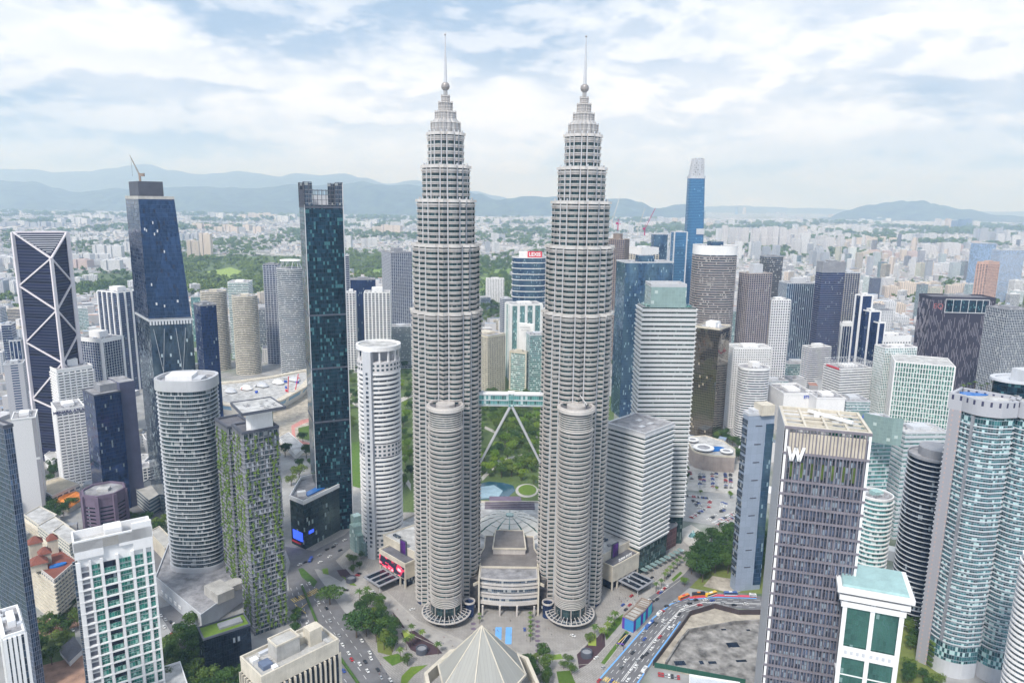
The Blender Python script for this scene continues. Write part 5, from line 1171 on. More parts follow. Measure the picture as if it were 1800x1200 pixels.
# pyramid-roofed tower
ap = at(847, 1099, 74); pyc = (ap[0], ap[1])
T = thing('pyramid_roofed_tower', 'pale many-sided pyramid roof of a building at bottom centre', 'tower', (*pyc, 0)); FOOT.append((pyc, 36))
oc = ccw(ell(pyc[0], pyc[1], 27.5, 27.5, 8, R(-8)))
pyr = glass('ribbed_pyramid_roof', (.31, .31, .29), 2.2, 60, (.22, .22, .21), .12, 0, 0, .6, 0, (.4, .4, .4), 0, .05)
for i in range(8):
    a, b_ = oc[i], oc[(i+1) % 8]; L = math.hypot(b_[0]-a[0], b_[1]-a[1]); b = MB()
    b.face([(a[0], a[1], 44), (b_[0], b_[1], 44), (pyc[0], pyc[1], 74)], [(0, 0), (L, 0), (L/2, 42)]); b.build('roof_panel', [pyr], T)
    MB().bar((a[0], a[1], 44.2), (pyc[0], pyc[1], 74.2), .6, .5).build('roof_rib', [cream], T)
MB().prism(inset(oc, 2), 0, 44, bottom=False).build('wall', [winwall('cream_band_wall', (.55, .52, .46), 5, 4, .8, .5, (.06, .08, .1))], T)
MB().ring(inset(oc, -.8), inset(oc, 3), 42.4, 43.9).build('eaves', [cream], T)
MB().ring(inset(oc, -9), inset(oc, -6.6), 28, 37).build('lower_terrace', [cream], T)
# ------------------------------------------------------------------ low buildings, left
def lowb(label, pts, h, wm, rm, name='building', z0=0, par=.9):
    p = ccw([at(x, y, h) for x, y in pts]); T = thing(name, label, 'building', (*cen(p), 0)); FOOT.append((cen(p), 16))
    MB().prism(p, z0, h, mt=1).build('wall', [wm, rm], T)
    if par: MB().ring(inset(p, -.2), inset(p, .5), h-.3, h+par).build('parapet', [wm], T)
    return T, p
lowb('low white hall with a flat tan roof above the orange-roofed houses', [(58, 852), (92, 872), (140, 850), (105, 838)], 14, winwall('hall_white', (.68, .68, .68), 8, 7, .7, .3), wall('tan_roof', (.48, .42, .32)))
T, p = lowb('low house with bright orange hipped roofs left of the octagonal block', [(95, 880), (122, 892), (152, 872), (128, 862)], 6, cream, orange, 'house', par=0)
for k in range(3):
    q = [lerp2(lerp2(p[0], p[1], k/3), lerp2(p[3], p[2], k/3), s) for s in (0, 1)]; q2 = [lerp2(lerp2(p[0], p[1], (k+1)/3), lerp2(p[3], p[2], (k+1)/3), s) for s in (1, 0)]
    f = ccw(q+q2); MB().prism(inset(f, -1), 6, 10, inset(f, 3.5)).build('hipped_roof', [orange], T)
for i, (pts, h) in enumerate((([(42, 905), (70, 925), (100, 905), (70, 890)], 16), ([(66, 925), (92, 945), (122, 925), (96, 908)], 22), ([(92, 935), (122, 958), (142, 940), (112, 920)], 28))):
    T, p = lowb(['lowest', 'middle', 'highest'][i]+' step of the white terraced apartment block by the lower left tower', pts, h, winwall('terrace_wall', (.60, .57, .50), 4, 3.2, .7, .45), roofl)
    for k in range(3): MB().ring(inset(p, -1.4-.4*k), inset(p, .4), 3+k*4, 4.2+k*4).build('terrace_ledge', [cream], T)
T, p = lowb('white condominium with red tiled roofs and a turquoise rooftop pool', [(50, 985), (95, 1020), (135, 985), (90, 955)], 40, winwall('condo_wall', (.62, .58, .55), 4.2, 3.3, .6, .5), tile, 'apartment_block')
me = MB().ring(inset(p, -1.3), inset(p, .3), 0, 1.1).mesh('balcony_band', (ORG[T.name][0], ORG[T.name][1], 0)); me.materials.append(cream)
for i in range(11): sub('balcony_band', me, T, (0, 0, 3+i*3.3))
for (x, y, w_, h_) in ((62, 955, 9, 12), (78, 968, 8, 9), (92, 950, 7, 12), (66, 978, 11, 6)):
    q = at(x, y, 50); MB().box(q, w_, w_, 40, 40+h_, R(38)).build('roof_pavilion', [cream], T); f = ell(*q, w_*.85, w_*.85, 4, R(83)); MB().prism(f, 40+h_, 44.5+h_, inset(f, w_*.5)).build('tiled_roof', [tile], T)
MB().prism(ell(*at(102, 992, 41), 6, 2.6, 20, R(38)), 40, 41.4).build('swimming_pool', [water], T)
T, p = lowb('old dark hip-roofed house among trees at lower left', [(105, 1140), (122, 1160), (143, 1140), (128, 1120)], 5, white_, rooft, 'house', par=0); MB().prism(inset(p, -1), 5, 9, inset(p, 5)).build('hipped_roof', [rooft], T)
lowb('white shop row left of the oval tower podium', [(262, 935), (290, 965), (305, 950), (280, 925)], 14, cream, conc); lowb('pale plant-topped roof behind the oval tower', [(236, 858), (262, 880), (292, 862), (262, 842)], 18, winwall('ledge_wall', (.45, .46, .45), 60, 4, 1, .5), conc)
lowb('grey low block between the planted towers and oval tower', [(388, 860), (402, 900), (420, 890), (405, 850)], 16, white_, lgrey)
lowb('pale round-ended concert hall block below the banded white cylinder tower', [(686, 930), (706, 945), (726, 925), (706, 912)], 12, lgrey, roofl)
lowb('white podium block beside the X-braced tower base', [(78, 800), (92, 812), (106, 800), (92, 790)], 14, white_, roofl); lowb('red-roofed hut beside the X-braced tower', [(66, 760), (76, 766), (90, 758), (80, 752)], 6, cream, tile, 'house')
# arts and aquarium centre with curved white roofs
T = thing('convention_centre', 'sweeping white curved-roof centre under construction behind the oval tower', 'building', (*at(455, 690), 0)); FOOT.append((at(455, 680), 80))
sh = [at(x, y, 20) for x, y in ((350, 690), (395, 706), (440, 712), (490, 700), (530, 678), (546, 660), (540, 648), (480, 660), (420, 668), (370, 672))]
sh = ccw(sh); MB().prism(sh, 0, 16, inset(sh, -6), mt=1).build('curved_wall', [winwall('white_shell', (.72, .70, .66), 50, 30, .8, .4, (.25, .42, .6)), roofl], T)
MB().ring(inset(sh, -7), inset(sh, 4), 16, 18.5).build('roof_rim', [cream], T)
for k in range(5): q = at(405+k*28, 683-k*5, 22); MB().prism(ell(*q, 9, 14, 20, .8), 18, 22, ell(*q, 5, 9, 20, .8)).build('roof_shell', [white_ if k % 2 else lgrey], T)
for k in range(14): q = at(rnd.uniform(380, 530), rnd.uniform(664, 690), 18); MB().box(q, rnd.uniform(2, 6), rnd.uniform(2, 6), 17, 20, rnd.uniform(0, 3)).build('site_equipment', [rnd.choice([redm, bluem, lgrey, white_])], T)
for k, (x, y) in enumerate(((506, 708), (517, 703))):
    a = at(x, y); c = thing('mobile_crane', ['left', 'right'][k]+' of the two red mobile cranes beside the white curved centre', 'crane', (*a, 0))
    MB().box(a, 9, 4, 0, 3, .4).build('crane_body', [redm], c); MB().bar((*a, 3), (a[0]+4+6*k, a[1]-3, 46), 1.0).build('jib', [redm], c)
lowb('white tent-roofed market stalls on the park building site', [(490, 770), (520, 800), (536, 785), (508, 760)], 6, white_, roofl)
# ------------------------------------------------------------------ ground
def flat(name, pts, z, m, pixel=True, zz=0):
    p = ccw([at(x, y, zz) for x, y in pts] if pixel else pts); b = MB(); b.cap(p, z); o = b.build(name, [m]); kind(o, 'structure'); return o
def slab(name, pts, z, m):
    p = ccw([at(x, y) for x, y in pts]); o = MB().prism(p, -.1, z).build(name, [m]); kind(o, 'structure'); return o
gm, t, b_ = newmat('city_ground'); g_ = geo(t)
na = tnoise(t, g_, .0016, 6, .65); nb_ = tnoise(t, g_, .02, 4, .7); vo = t.nodes.new('ShaderNodeTexVoronoi'); vo.inputs['Scale'].default_value = .02; t.links.new(g_, vo.inputs['Vector'])
c1 = tmix(t, tramp(t, nb_, .35, .65), (.22, .22, .22), (.38, .38, .38)); c1 = tmix(t, tramp(t, vo.outputs['Distance'], 10, 40, 0, .4), c1, (.2, .2, .2))
c1 = tmix(t, tramp(t, na, .50, .56), c1, (.075, .12, .05)); t.links.new(c1, b_.inputs['Base Color']); b_.inputs['Roughness'].default_value = .9
o = MB(); o.face([(-32000, -300, 0), (32000, -300, 0), (32000, 44000, 0), (-32000, 44000, 0)]); o = o.build('ground', [gm]); kind(o, 'structure')
asph = wall('asphalt', (.16, .16, .17), .85, 0, .2, 0); pave = wall('pale_paving', (.37, .355, .34), .8, 0, .16, .05); _t = pave.node_tree; _b = [n for n in _t.nodes if n.type == 'BSDF_PRINCIPLED'][0]; _c = _b.inputs['Base Color'].links[0].from_socket
_br = _t.nodes.new('ShaderNodeTexBrick'); _br.inputs['Scale'].default_value = .16; _br.inputs['Mortar Size'].default_value = .035; _br.inputs['Color1'].default_value = (1, 1, 1, 1); _br.inputs['Color2'].default_value = (.86, .85, .84, 1); _br.inputs['Mortar'].default_value = (.70, .69, .68, 1)
_m = _t.nodes.new('ShaderNodeMapping'); _m.inputs['Rotation'].default_value = (0, 0, .78); _t.links.new(geo(_t), _m.inputs[0]); _t.links.new(_m.outputs[0], _br.inputs['Vector']); _t.links.new(tmix(_t, 1.0, _c, _br.outputs['Color'], 'MULTIPLY'), _b.inputs['Base Color'])
pave2 = wall('light_paving', (.46, .44, .41), .8, 0, .2, 0); mark = wall('road_paint', (.75, .75, .75), .6, 0, .08, 0); yel = wall('yellow_paint', (.70, .50, .12), .6, 0, .1, 0); bluep = wall('blue_paint', (.16, .42, .85), .6, 0, .1, 0); redp = wall('red_paint', (.70, .08, .14), .6, 0, .1, 0)
soil = wall('mulch_bed', (.07, .04, .05), .9); dirt = wall('red_earth', (.36, .22, .16), .9, 0, .4); sand = wall('pale_dirt', (.42, .38, .32), .9, 0, .45, 0); hedge_m = leafmat('hedge_leaf', (.04, .09, .02), (.07, .14, .03)); shrub_m = leafmat('bright_shrub', (.16, .27, .04), (.23, .33, .08)); parkg = leafmat('park_grass', (.075, .12, .04), (.13, .18, .06))
# park behind the towers
flat('park_lawn', [(600, 1000), (560, 700), (600, 640), (960, 640), (1080, 700), (1075, 900), (960, 900), (840, 900), (720, 960)], .04, parkg)
flat('plaza', [(838, 880), (842, 905), (945, 905), (950, 880)], .08, pave2)
lake = newmat('lake_water'); lake[2].inputs['Base Color'].default_value = (.03, .09, .13, 1); lake[2].inputs['Roughness'].default_value = .12; lake = lake[0]
flat('lake', [(840, 850), (860, 846), (885, 848), (902, 853), (906, 862), (890, 876), (840, 878)], .12, lake); flat('shallow_pool', [(842, 856), (868, 852), (884, 862), (876, 874), (842, 876)], .16, wall('pale_pool_floor', (.30, .44, .52), .25, 0, .2, 0))
def pell(name, x, y, rx, ry, z, m): return flat(name, [(x+rx*math.cos(a), y+ry*math.sin(a)) for a in [2*math.pi*i/28 for i in range(28)]], z, m)
pell('path', 926, 862, 20, 12, .13, pave2); pell('circular_lawn', 927, 861, 16, 9.5, .2, lawnm)
flat('terrace', [(860, 872), (915, 872), (920, 892), (860, 892)], .17, purple)
for pts in ([(845, 750), (875, 764), (905, 760), (945, 770), (945, 766), (905, 756), (876, 759), (845, 745)], [(848, 845), (880, 812), (930, 800), (948, 806), (948, 801), (928, 795), (876, 808), (846, 838)], [(616, 700), (640, 715), (640, 722), (616, 708)], [(703, 820), (722, 850), (722, 862), (704, 835)], [(703, 700), (724, 690), (724, 697), (703, 708)]): flat('path', pts, .1, pave2)
flat('running_track', [(512, 748), (530, 738), (552, 733), (552, 739), (534, 744), (518, 752), (520, 772), (552, 780), (552, 786), (514, 776)], .1, wall('red_track', (.55, .25, .22), .8, 0, .1, 0))
flat('construction_yard', [(390, 700), (555, 640), (620, 690), (560, 800), (500, 800), (440, 760)], .06, sand); flat('sports_lawn', [(524, 752), (552, 745), (552, 776), (526, 770)], .12, lawnm)
flat('sports_lawn', [(604, 780), (632, 775), (636, 860), (604, 850)], .1, lawnm); flat('plaza', [(606, 850), (640, 860), (646, 940), (612, 935)], .14, pave2)
flat('golf_course', [(600, 440), (730, 452), (726, 490), (604, 482)], .3, parkg); flat('golf_course', [(838, 470), (900, 464), (900, 540), (838, 560)], .3, parkg); flat('fairway', [(845, 476), (898, 472), (898, 480), (852, 484)], .5, shrub_m); flat('fairway', [(842, 488), (858, 486), (850, 520), (840, 528)], .5, shrub_m); flat('fairway', [(614, 478), (672, 472), (672, 482), (616, 486)], .5, shrub_m)
flat('golf_course', [(320, 445), (540, 452), (545, 520), (300, 520)], .3, parkg); flat('fairway', [(360, 478), (405, 470), (440, 482), (400, 490)], .5, shrub_m)
flat('golf_course', [(120, 480), (240, 480), (240, 520), (120, 510)], .3, parkg)
# forecourt
slab('forecourt', [(600, 1000), (520, 960), (560, 930), (640, 900), (1150, 900), (1230, 960), (1200, 1010), (1150, 1080), (1050, 1200), (700, 1260), (640, 1120)], .15, pave)
flat('roadway', [(600, 1010), (640, 1000), (735, 1090), (850, 1140), (960, 1150), (1020, 1140), (1110, 1050), (1180, 1000), (1225, 960), (1240, 975), (1190, 1020), (1120, 1080), (1035, 1165), (960, 1172), (840, 1165), (720, 1112), (660, 1062)], .19, wall('warm_setts', (.36, .345, .33), .85, 0, .2, 0))
for k in range(30):
    t_ = k/29
flat('boulevard', [(514, 975), (545, 985), (560, 1014), (604, 1073), (641, 1124), (692, 1200), (720, 1260), (560, 1260), (540, 1180), (517, 1100), (505, 1010)], .21, asph)
flat('boulevard', [(500, 960), (552, 968), (606, 940), (630, 915), (650, 925), (625, 955), (590, 985), (612, 1010), (600, 1022), (560, 1000), (514, 1000)], .23, asph)
flat('crossing_street', [(250, 930), (300, 960), (512, 1040), (516, 1075), (280, 1010), (230, 960)], .2, asph)
flat('crossing_street', [(275, 1070), (310, 1060), (345, 1120), (352, 1160), (335, 1165), (300, 1110)], .2, asph)
flat('highway', [(1040, 1215), (1053, 1194), (1117, 1121), (1148, 1086), (1180, 1061), (1212, 1050), (1260, 1046), (1400, 1048), (1400, 1074), (1329, 1072), (1256, 1065), (1212, 1078), (1199, 1099), (1148, 1165), (1126, 1200), (1110, 1230)], .21, asph)
flat('slip_road', [(1100, 1085), (1140, 1050), (1200, 1012), (1240, 965), (1300, 930), (1310, 940), (1262, 980), (1215, 1030), (1190, 1050), (1150, 1080), (1120, 1110)], .22, asph)
def strip(name, pts, wpx, z, m):
    P = [Vector(at(x, y)) for x, y in pts]; b = MB()
    L, Rr = [], []
    for i, p in enumerate(P):
        d = (P[min(i+1, len(P)-1)]-P[max(i-1, 0)]).normalized(); n = Vector((-d.y, d.x))*wpx/2; L.append(p+n); Rr.append(p-n)
    for i in range(len(P)-1): b.face([(*Rr[i], z), (*Rr[i+1], z), (*L[i+1], z), (*L[i], z)])
    o = b.build(name, [m]); kind(o, 'structure'); return o
hl = [(1053, 1194), (1085, 1158), (1117, 1121), (1148, 1086), (1180, 1061), (1212, 1050), (1260, 1046), (1330, 1048)]
hr_ = [(1126, 1200), (1148, 1165), (1174, 1131), (1199, 1099), (1212, 1078), (1256, 1065), (1329, 1072), (1400, 1074)]
strip('blue_lane', hl[:6], 1.1, .26, bluep); strip('red_lane', hl[5:], 3.2, .27, redp); strip('blue_lane', [(x, y+3.5) for x, y in hl[5:]], 1.2, .29, bluep); strip('blue_lane', [(1110, 1216), (1126, 1192), (1148, 1158), (1176, 1120), (1196, 1092)], 1.0, .26, bluep)
def dashes(A, Bl, fr, n, wd, z=.28, m=mark, ln=.45):
    b = MB()
    PA = [Vector(at(x, y)) for x, y in A]; PB = [Vector(at(x, y)) for x, y in Bl]; k = min(len(PA), len(PB))
    pts = [PA[i].lerp(PB[i], fr) for i in range(k)]
    segs = []
    for i in range(k-1):
        L = (pts[i+1]-pts[i]).length; m_ = max(1, int(L/9))
        for j in range(m_):
            a, c = pts[i].lerp(pts[i+1], j/m_), pts[i].lerp(pts[i+1], (j+ln)/m_); d = (c-a).normalized(); nn = Vector((-d.y, d.x))*wd/2
            b.face([(*(a-nn), z), (*(c-nn), z), (*(c+nn), z), (*(a+nn), z)])
    o = b.build('lane_marking', [m]); kind(o, 'structure')
for fr in (.14, .28, .42, .68, .82): dashes(hl, hr_, fr, 0, .3)
dashes(hl, hr_, .53, 0, .45, ln=1.0); dashes(hl, hr_, .57, 0, .45, ln=1.0)
bl = [(517, 1030), (538, 1090), (590, 1160), (625, 1210)]; br = [(556, 1016), (604, 1075), (641, 1124), (695, 1200)]; bm = [(531, 1030), (558, 1097), (596, 1154), (630, 1202)]
for fr in (.3, .6): dashes(bm, br, fr, 0, .3)
for fr in (.35, .68): dashes([(500, 1035), (517, 1105), (545, 1165), (580, 1215)], bm, fr, 0, .3)
hd = strip('median_hedge', bm, 2.0, .3, hedge_m); MB_h = None
hg = MB()
P = [Vector(at(x, y)) for x, y in bm]
for i in range(len(P)-1):
    d = (P[i+1]-P[i]).normalized(); n = Vector((-d.y, d.x)); f = ccw([tuple(P[i]+n*.8), tuple(P[i+1]+n*.8), tuple(P[i+1]-n*.8), tuple(P[i]-n*.8)]); hg.prism(f, .2, 1.3)
o = hg.build('hedge', [hedge_m]); tag(o, 'long clipped green hedge along the middle of the left boulevard', 'hedge')
def cross(c, dx, dy, n, ln, wd, m, ax):
    b = MB(); p0 = Vector(at(*c)); u = (Vector(at(c[0]+dx, c[1]+dy))-p0).normalized(); v = Vector(ax).normalized() if ax else Vector((-u.y, u.x))
    for k in range(n):
        a = p0+u*(k*1.7); b.face([(*(a-v*ln/2), .30), (*(a+u*wd-v*ln/2), .30), (*(a+u*wd+v*ln/2), .30), (*(a+v*ln/2), .30)])
    o = b.build('zebra_crossing', [m]); kind(o, 'structure')
cross((514, 1056), 20, -8, 10, 7, .8, yel, None); cross((534, 1048), 20, -9, 9, 7, .8, yel, None); cross((1062, 1192), 20, 9, 11, 5, .8, yel, None)
strip('yellow_box_line', [(518, 1062), (538, 1078)], .6, .31, yel); strip('yellow_box_line', [(540, 1060), (518, 1078)], .6, .31, yel)
for pts, wd in (([(640, 1003), (735, 1093), (850, 1143), (960, 1153), (1018, 1143), (1108, 1053), (1178, 1003)], .5), ([(660, 1065), (720, 1114), (840, 1167), (960, 1174), (1035, 1167), (1118, 1083)], .5), ([(1062, 1170), (1100, 1120), (1112, 1106)], .6), ([(1108, 1104), (1140, 1060), (1198, 1018)], .5)): strip('kerb', pts, wd, .36, pave2)
# lawns and beds
for pts, m, z in (([(1037, 1128), (1050, 1120), (1062, 1105), (1064, 1135), (1038, 1165), (1018, 1175), (1014, 1150)], soil, .24), ([(1033, 1120), (1048, 1112), (1048, 1135), (1034, 1134)], shrub_m, .3),
    ([(1056, 1165), (1100, 1108), (1106, 1112), (1064, 1168)], lawnm, .26), ([(704, 1112), (728, 1108), (762, 1130), (778, 1148), (745, 1152), (722, 1142)], soil, .24), ([(706, 1108), (716, 1106), (724, 1118), (712, 1124)], shrub_m, .3),
    ([(660, 1100), (700, 1118), (688, 1152), (664, 1146)], parkg, .24), ([(672, 1155), (700, 1148), (712, 1160), (690, 1170)], lawnm, .26), ([(706, 1188), (722, 1172), (752, 1168), (728, 1186), (716, 1200), (704, 1202)], lawnm, .26), ([(964, 1150), (986, 1149), (990, 1158), (966, 1160)], shrub_m, .3),
    ([(592, 1002), (608, 1000), (622, 1016), (612, 1022), (598, 1012)], soil, .3), ([(600, 1012), (614, 1018), (628, 1030), (616, 1028)], lawnm, .33), ([(524, 1000), (532, 998), (558, 1022), (552, 1032), (530, 1014)], hedge_m, .4), ([(566, 1000), (576, 998), (578, 1010), (568, 1008)], lawnm, .3), ([(1062, 1110), (1082, 1088), (1096, 1078), (1092, 1095), (1066, 1125)], lawnm, .27), ([(1180, 1018), (1196, 1004), (1200, 1007), (1184, 1022)], lawnm, .3), ([(690, 1075), (700, 1086), (712, 1104), (704, 1104), (694, 1088)], soil, .3), ([(978, 1180), (1002, 1178), (1018, 1215), (985, 1215)], lawnm, .3), ([(640, 1160), (668, 1168), (690, 1220), (660, 1220)], asph, .32)):
    flat('planting_bed' if m in (soil, shrub_m) else ('hedge_bed' if m is hedge_m else ('paved_stop' if m is asph else 'lawn')), pts, z, m)
for x0 in (871, 889): flat('reflecting_pool', [(x0, 1102), (x0+11, 1102), (x0+10, 1132), (x0-1, 1132)], .28, bluep)
for k in range(9): pell('paving_diamond', 945, 1092+k*8.5, 4.5, 2.4, .26, purple); 
for k in range(4): pell('paving_diamond', 832, 1096+k*9, 4.5, 2.4, .26, purple)
# vent drums in beds
for i, (x, y, lab) in enumerate(((1031, 1146, 'dark round vent drum in the mulch bed by the highway'), (741, 1140, 'dark round vent drum in the mulch bed by the palms'), (617, 1016, 'dark round vent drum at the left mall forecourt'))):
    q = at(x, y, 3); T = thing('vent_drum', lab, 'vent', (*q, 0)); MB().ring(ell(*q, 4.3, 4.3, 28), ell(*q, 3.5, 3.5, 28), .2, 4.2).build('drum_wall', [dgrey], T); MB().prism(ell(*q, 3.5, 3.5, 24), .2, 3.2).build('drum_grille', [mgrey], T)
# sunken site on the right
site = [(1148, 1172), (1156, 1160), (1180, 1128), (1206, 1094), (1216, 1080), (1257, 1066), (1300, 1076), (1345, 1076), (1400, 1080), (1400, 1215), (1330, 1215), (1150, 1172)]
flat('excavation_dirt', site, .3, sand)
slb = [(1170, 1170), (1195, 1130), (1210, 1112), (1290, 1098), (1350, 1094), (1400, 1100), (1400, 1215), (1310, 1200), (1170, 1172)]
cb = wall('stained_concrete', (.27, .26, .25), .9, 0, .75, 0)
slab('concrete_raft', slb, .6, cb)
T = thing('retaining_wall', 'stained crumbling concrete wall edging the derelict excavation', 'wall', (*at(1200, 1125), 0))
for a, b_ in zip(slb[:5], slb[1:6]):
    P0, P1 = at(*a), at(*b_); d = Vector((P1[0]-P0[0], P1[1]-P0[1])); MB().box(lerp2(P0, P1, .5), d.length, 1.2, 0, 3.4, math.atan2(d.y, d.x)).build('wall_section', [cb], T)
for x, y, w_, h_ in ((1288, 1134, 9, 6), (1195, 1166, 8, 5), (1303, 1162, 8, 2.5), (1233, 1165, 3, 4), (1252, 1165, 6, 3), (1315, 1108, 3, 2), (1272, 1107, 4, 2)): q = at(x, y); o = MB().box(q, w_, h_, .62, .68, .1).build('pit_opening', [g_black]); kind(o, 'structure')
T = thing('hoarding', 'dark site hoarding wall curving along the highway beside the excavation', 'fence', (*at(1200, 1100), 0))
hp = [(1148, 1170), (1174, 1136), (1199, 1103), (1213, 1082), (1256, 1069), (1298, 1080), (1345, 1080), (1400, 1082)]
for a, b_ in zip(hp, hp[1:]):
    P0, P1 = at(*a), at(*b_); d = Vector((P1[0]-P0[0], P1[1]-P0[1])); n = int(d.length/6)+1
    for k in range(n): q = lerp2(P0, P1, (k+.5)/n); MB().box(q, d.length/n-.05, .5, 0, 4.6, math.atan2(d.y, d.x)).build('hoarding_panel', [wall('hoarding_dark', (.06, .045, .05), .7)], T)
T = thing('site_fence', 'dark green fence between the excavation and the small car park', 'fence', (*at(1230, 1185), 0))
P0, P1 = at(1150, 1172), at(1310, 1202); d = Vector((P1[0]-P0[0], P1[1]-P0[1]))
for k in range(8): MB().box(lerp2(P0, P1, (k+.5)/8), d.length/8-.05, .4, 0, 4, math.atan2(d.y, d.x)).build('fence_panel', [wall('fence_green', (.02, .10, .07), .7)], T)
lowb('white flat-roofed shed below the excavation', [(1212, 1186), (1212, 1215), (1300, 1230), (1300, 1200)], 5, white_, wall('shed_roof', (.62, .66, .72), .5))
# billboards and tunnel portal
T = thing('portal_block', 'teal and purple billboard-clad tunnel portal block beside the highway', 'building', (*at(1125, 1090), 0))
for (xa, ya), (xb, yb_) in (((1113, 1112), (1134, 1092)), ((1135, 1090), (1146, 1077))):
    P0, P1 = Vector(at(xa, ya)), Vector(at(xb, yb_)); d = (P1-P0).normalized(); n = Vector((-d.y, d.x)); f = ccw([tuple(P0), tuple(P1), tuple(P1+n*10), tuple(P0+n*10)])
    MB().prism(f, 0, 10, mt=1).build('clad_wall', [glass('billboard_print', (.03, .42, .50), 12, 9, (.10, .03, .35), 4, .3, 0, .4, .3, (.05, .2, .55), 0, .4), conc], T)
    MB().ring(f, inset(f, .8), 10, 11).build('roof_parapet', [scaff], T)
    for k in range(5): MB().bar((*lerp2(f[0], f[1], k/4), 10.6), (*lerp2(f[3], f[2], k/4), 10.6), .5).build('roof_truss', [scaff], T)
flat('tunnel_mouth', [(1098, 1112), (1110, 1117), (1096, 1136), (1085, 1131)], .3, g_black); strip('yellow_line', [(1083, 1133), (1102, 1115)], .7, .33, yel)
T = thing('height_gantry', 'small purple height gantry over the underpass ramp', 'gantry', (*at(1090, 1140), 0)); a, c = at(1084, 1140), at(1096, 1142)
MB().bar((*a, 0), (*a, 5), .4).build('post', [purple], T); MB().bar((*c, 0), (*c, 5), .4).build('post', [purple], T); MB().bar((*a, 5), (*c, 5), .5, .8).build('beam', [wall('violet', (.12, .05, .35))], T)
# plaza with glass drop, roundabout
slab('plaza', [(1198, 930), (1215, 922), (1250, 945), (1246, 955), (1215, 962), (1200, 950)], .4, pave2); flat('car_park', [(1200, 820), (1300, 815), (1320, 860), (1310, 870), (1190, 860)], .26, pave2); flat('car_park', [(1196, 872), (1320, 880), (1300, 930), (1200, 915)], .26, wall('worn_asphalt', (.33, .33, .33), .9, 0, .2, 0))
T = thing('sculpture', 'glass and steel leaf-shaped sculpture on the small plaza by the car park', 'sculpture', (*at(1217, 942), 0)); q = at(1217, 942)
MB().prism(ell(*q, 6, 3.4, 16, .9), .4, 5, ell(q[0]+1, q[1]+2, 1, .7, 16, .9)).build('glass_shell', [g_teal], T); MB().ring(ell(*q, 7, 4.2, 16, .9), ell(*q, 6, 3.4, 16, .9), .4, 1).build('steel_rim', [alum], T)
flat('roadway', [(270, 880), (300, 905), (262, 930), (215, 895), (230, 880)], .2, asph); flat('red_site', [(70, 1170), (150, 1150), (150, 1230), (60, 1230)], .2, dirt); flat('red_site', [(60, 1090), (130, 1070), (140, 1100), (70, 1120)], .2, dirt)
flat('greenery', [(60, 1100), (130, 1100), (140, 1180), (70, 1180)], .16, parkg); flat('greenery', [(285, 1120), (360, 1090), (430, 1140), (420, 1230), (280, 1230)], .16, parkg); flat('greenery', [(1195, 1000), (1230, 960), (1400, 960), (1400, 1045), (1250, 1040), (1200, 1030)], .14, parkg)
flat('clearing', [(1236, 1030), (1252, 1012), (1290, 1018), (1308, 1036), (1290, 1044)], .3, sand)
flat('greenery', [(1590, 1060), (1640, 1060), (1660, 1230), (1560, 1230)], .16, parkg)
# ------------------------------------------------------------------ trees
bark = wall('bark', (.13, .10, .075), .9)
leafA = leafmat('leaf_dark', (.022, .06, .018), (.055, .12, .028)); leafB = leafmat('leaf_mid', (.045, .10, .025), (.11, .18, .04)); leafC = leafmat('leaf_bright', (.10, .20, .02), (.16, .27, .04))
def crown_mesh(seed, n, flatn, ls):
    r_ = random.Random(seed); b = MB(); lobes = []
    for k in range(11):
        a = r_.uniform(0, 6.28); d = r_.uniform(.1, .62); lobes.append((Vector((d*math.cos(a), d*math.sin(a), r_.uniform(-.25, .45)*flatn)), r_.uniform(.28, .45)))
    for i in range(n):
        c, rad = lobes[i % 11]; u = Vector((r_.gauss(0, 1), r_.gauss(0, 1), r_.gauss(0, 1))).normalized()
        if u.z < -.35 and r_.random() < .6: u.z = -u.z
        p = c+Vector((u.x, u.y, u.z*flatn*1.1))*rad*r_.uniform(.75, 1.05); s = ls*r_.uniform(.6, 1.3)
        d1 = (u+Vector((r_.gauss(0, .7), r_.gauss(0, .7), r_.gauss(0, .7)))).normalized(); x = d1.orthogonal().normalized(); x = Matrix.Rotation(r_.uniform(0, 6.28), 3, d1) @ x; y = d1.cross(x)
        b.face([p-x*s, p-y*s*.7, p+x*s, p+y*s*.7])
    return b
def trunk_mesh(seed):
    r_ = random.Random(seed); b = MB(); b.tube((0, 0, 0), (0, 0, .5), .045, .03, 7)
    for k in range(5):
        a = 1.25*k; b.tube((0, 0, .38), (.38*math.cos(a), .38*math.sin(a), .62+.1*r_.random()), .022, .008, 5)
    return b
TR = []
for i, (m, n, fl) in enumerate(((leafA, 1500, .75), (leafB, 1300, .8), (leafA, 1500, .5), (leafC, 1100, .85), (leafB, 1300, 1.0))):
    cm = crown_mesh(i+1, n, fl, .062).mesh('crown'); cm.materials.append(m); tm = trunk_mesh(i).mesh('trunk'); tm.materials.append(bark); TR.append((cm, tm))
def tree(x, y, r_, k, label, group, hgt=1.0, name='broadleaf_tree'):
    cm, tm = TR[k]; root = thing(name, label, 'tree', (x, y, 0), group); root.rotation_euler = (0, 0, rnd.uniform(0, 6.28))
    H_ = r_*1.75*hgt
    t_ = sub('trunk', tm, root); t_.scale = (r_*1.1, r_*1.1, H_*.9); c = sub('crown', cm, root, (0, 0, H_*.62)); c.scale = (r_, r_, r_*hgt*rnd.uniform(.85, 1.1)); return root
def inpoly(x, y, P):
    ins = False; n = len(P)
    for i in range(n):
        x1, y1 = P[i]; x2, y2 = P[(i+1) % n]
        if (y1 > y) != (y2 > y) and x < (x2-x1)*(y-y1)/(y2-y1)+x1: ins = not ins
    return ins
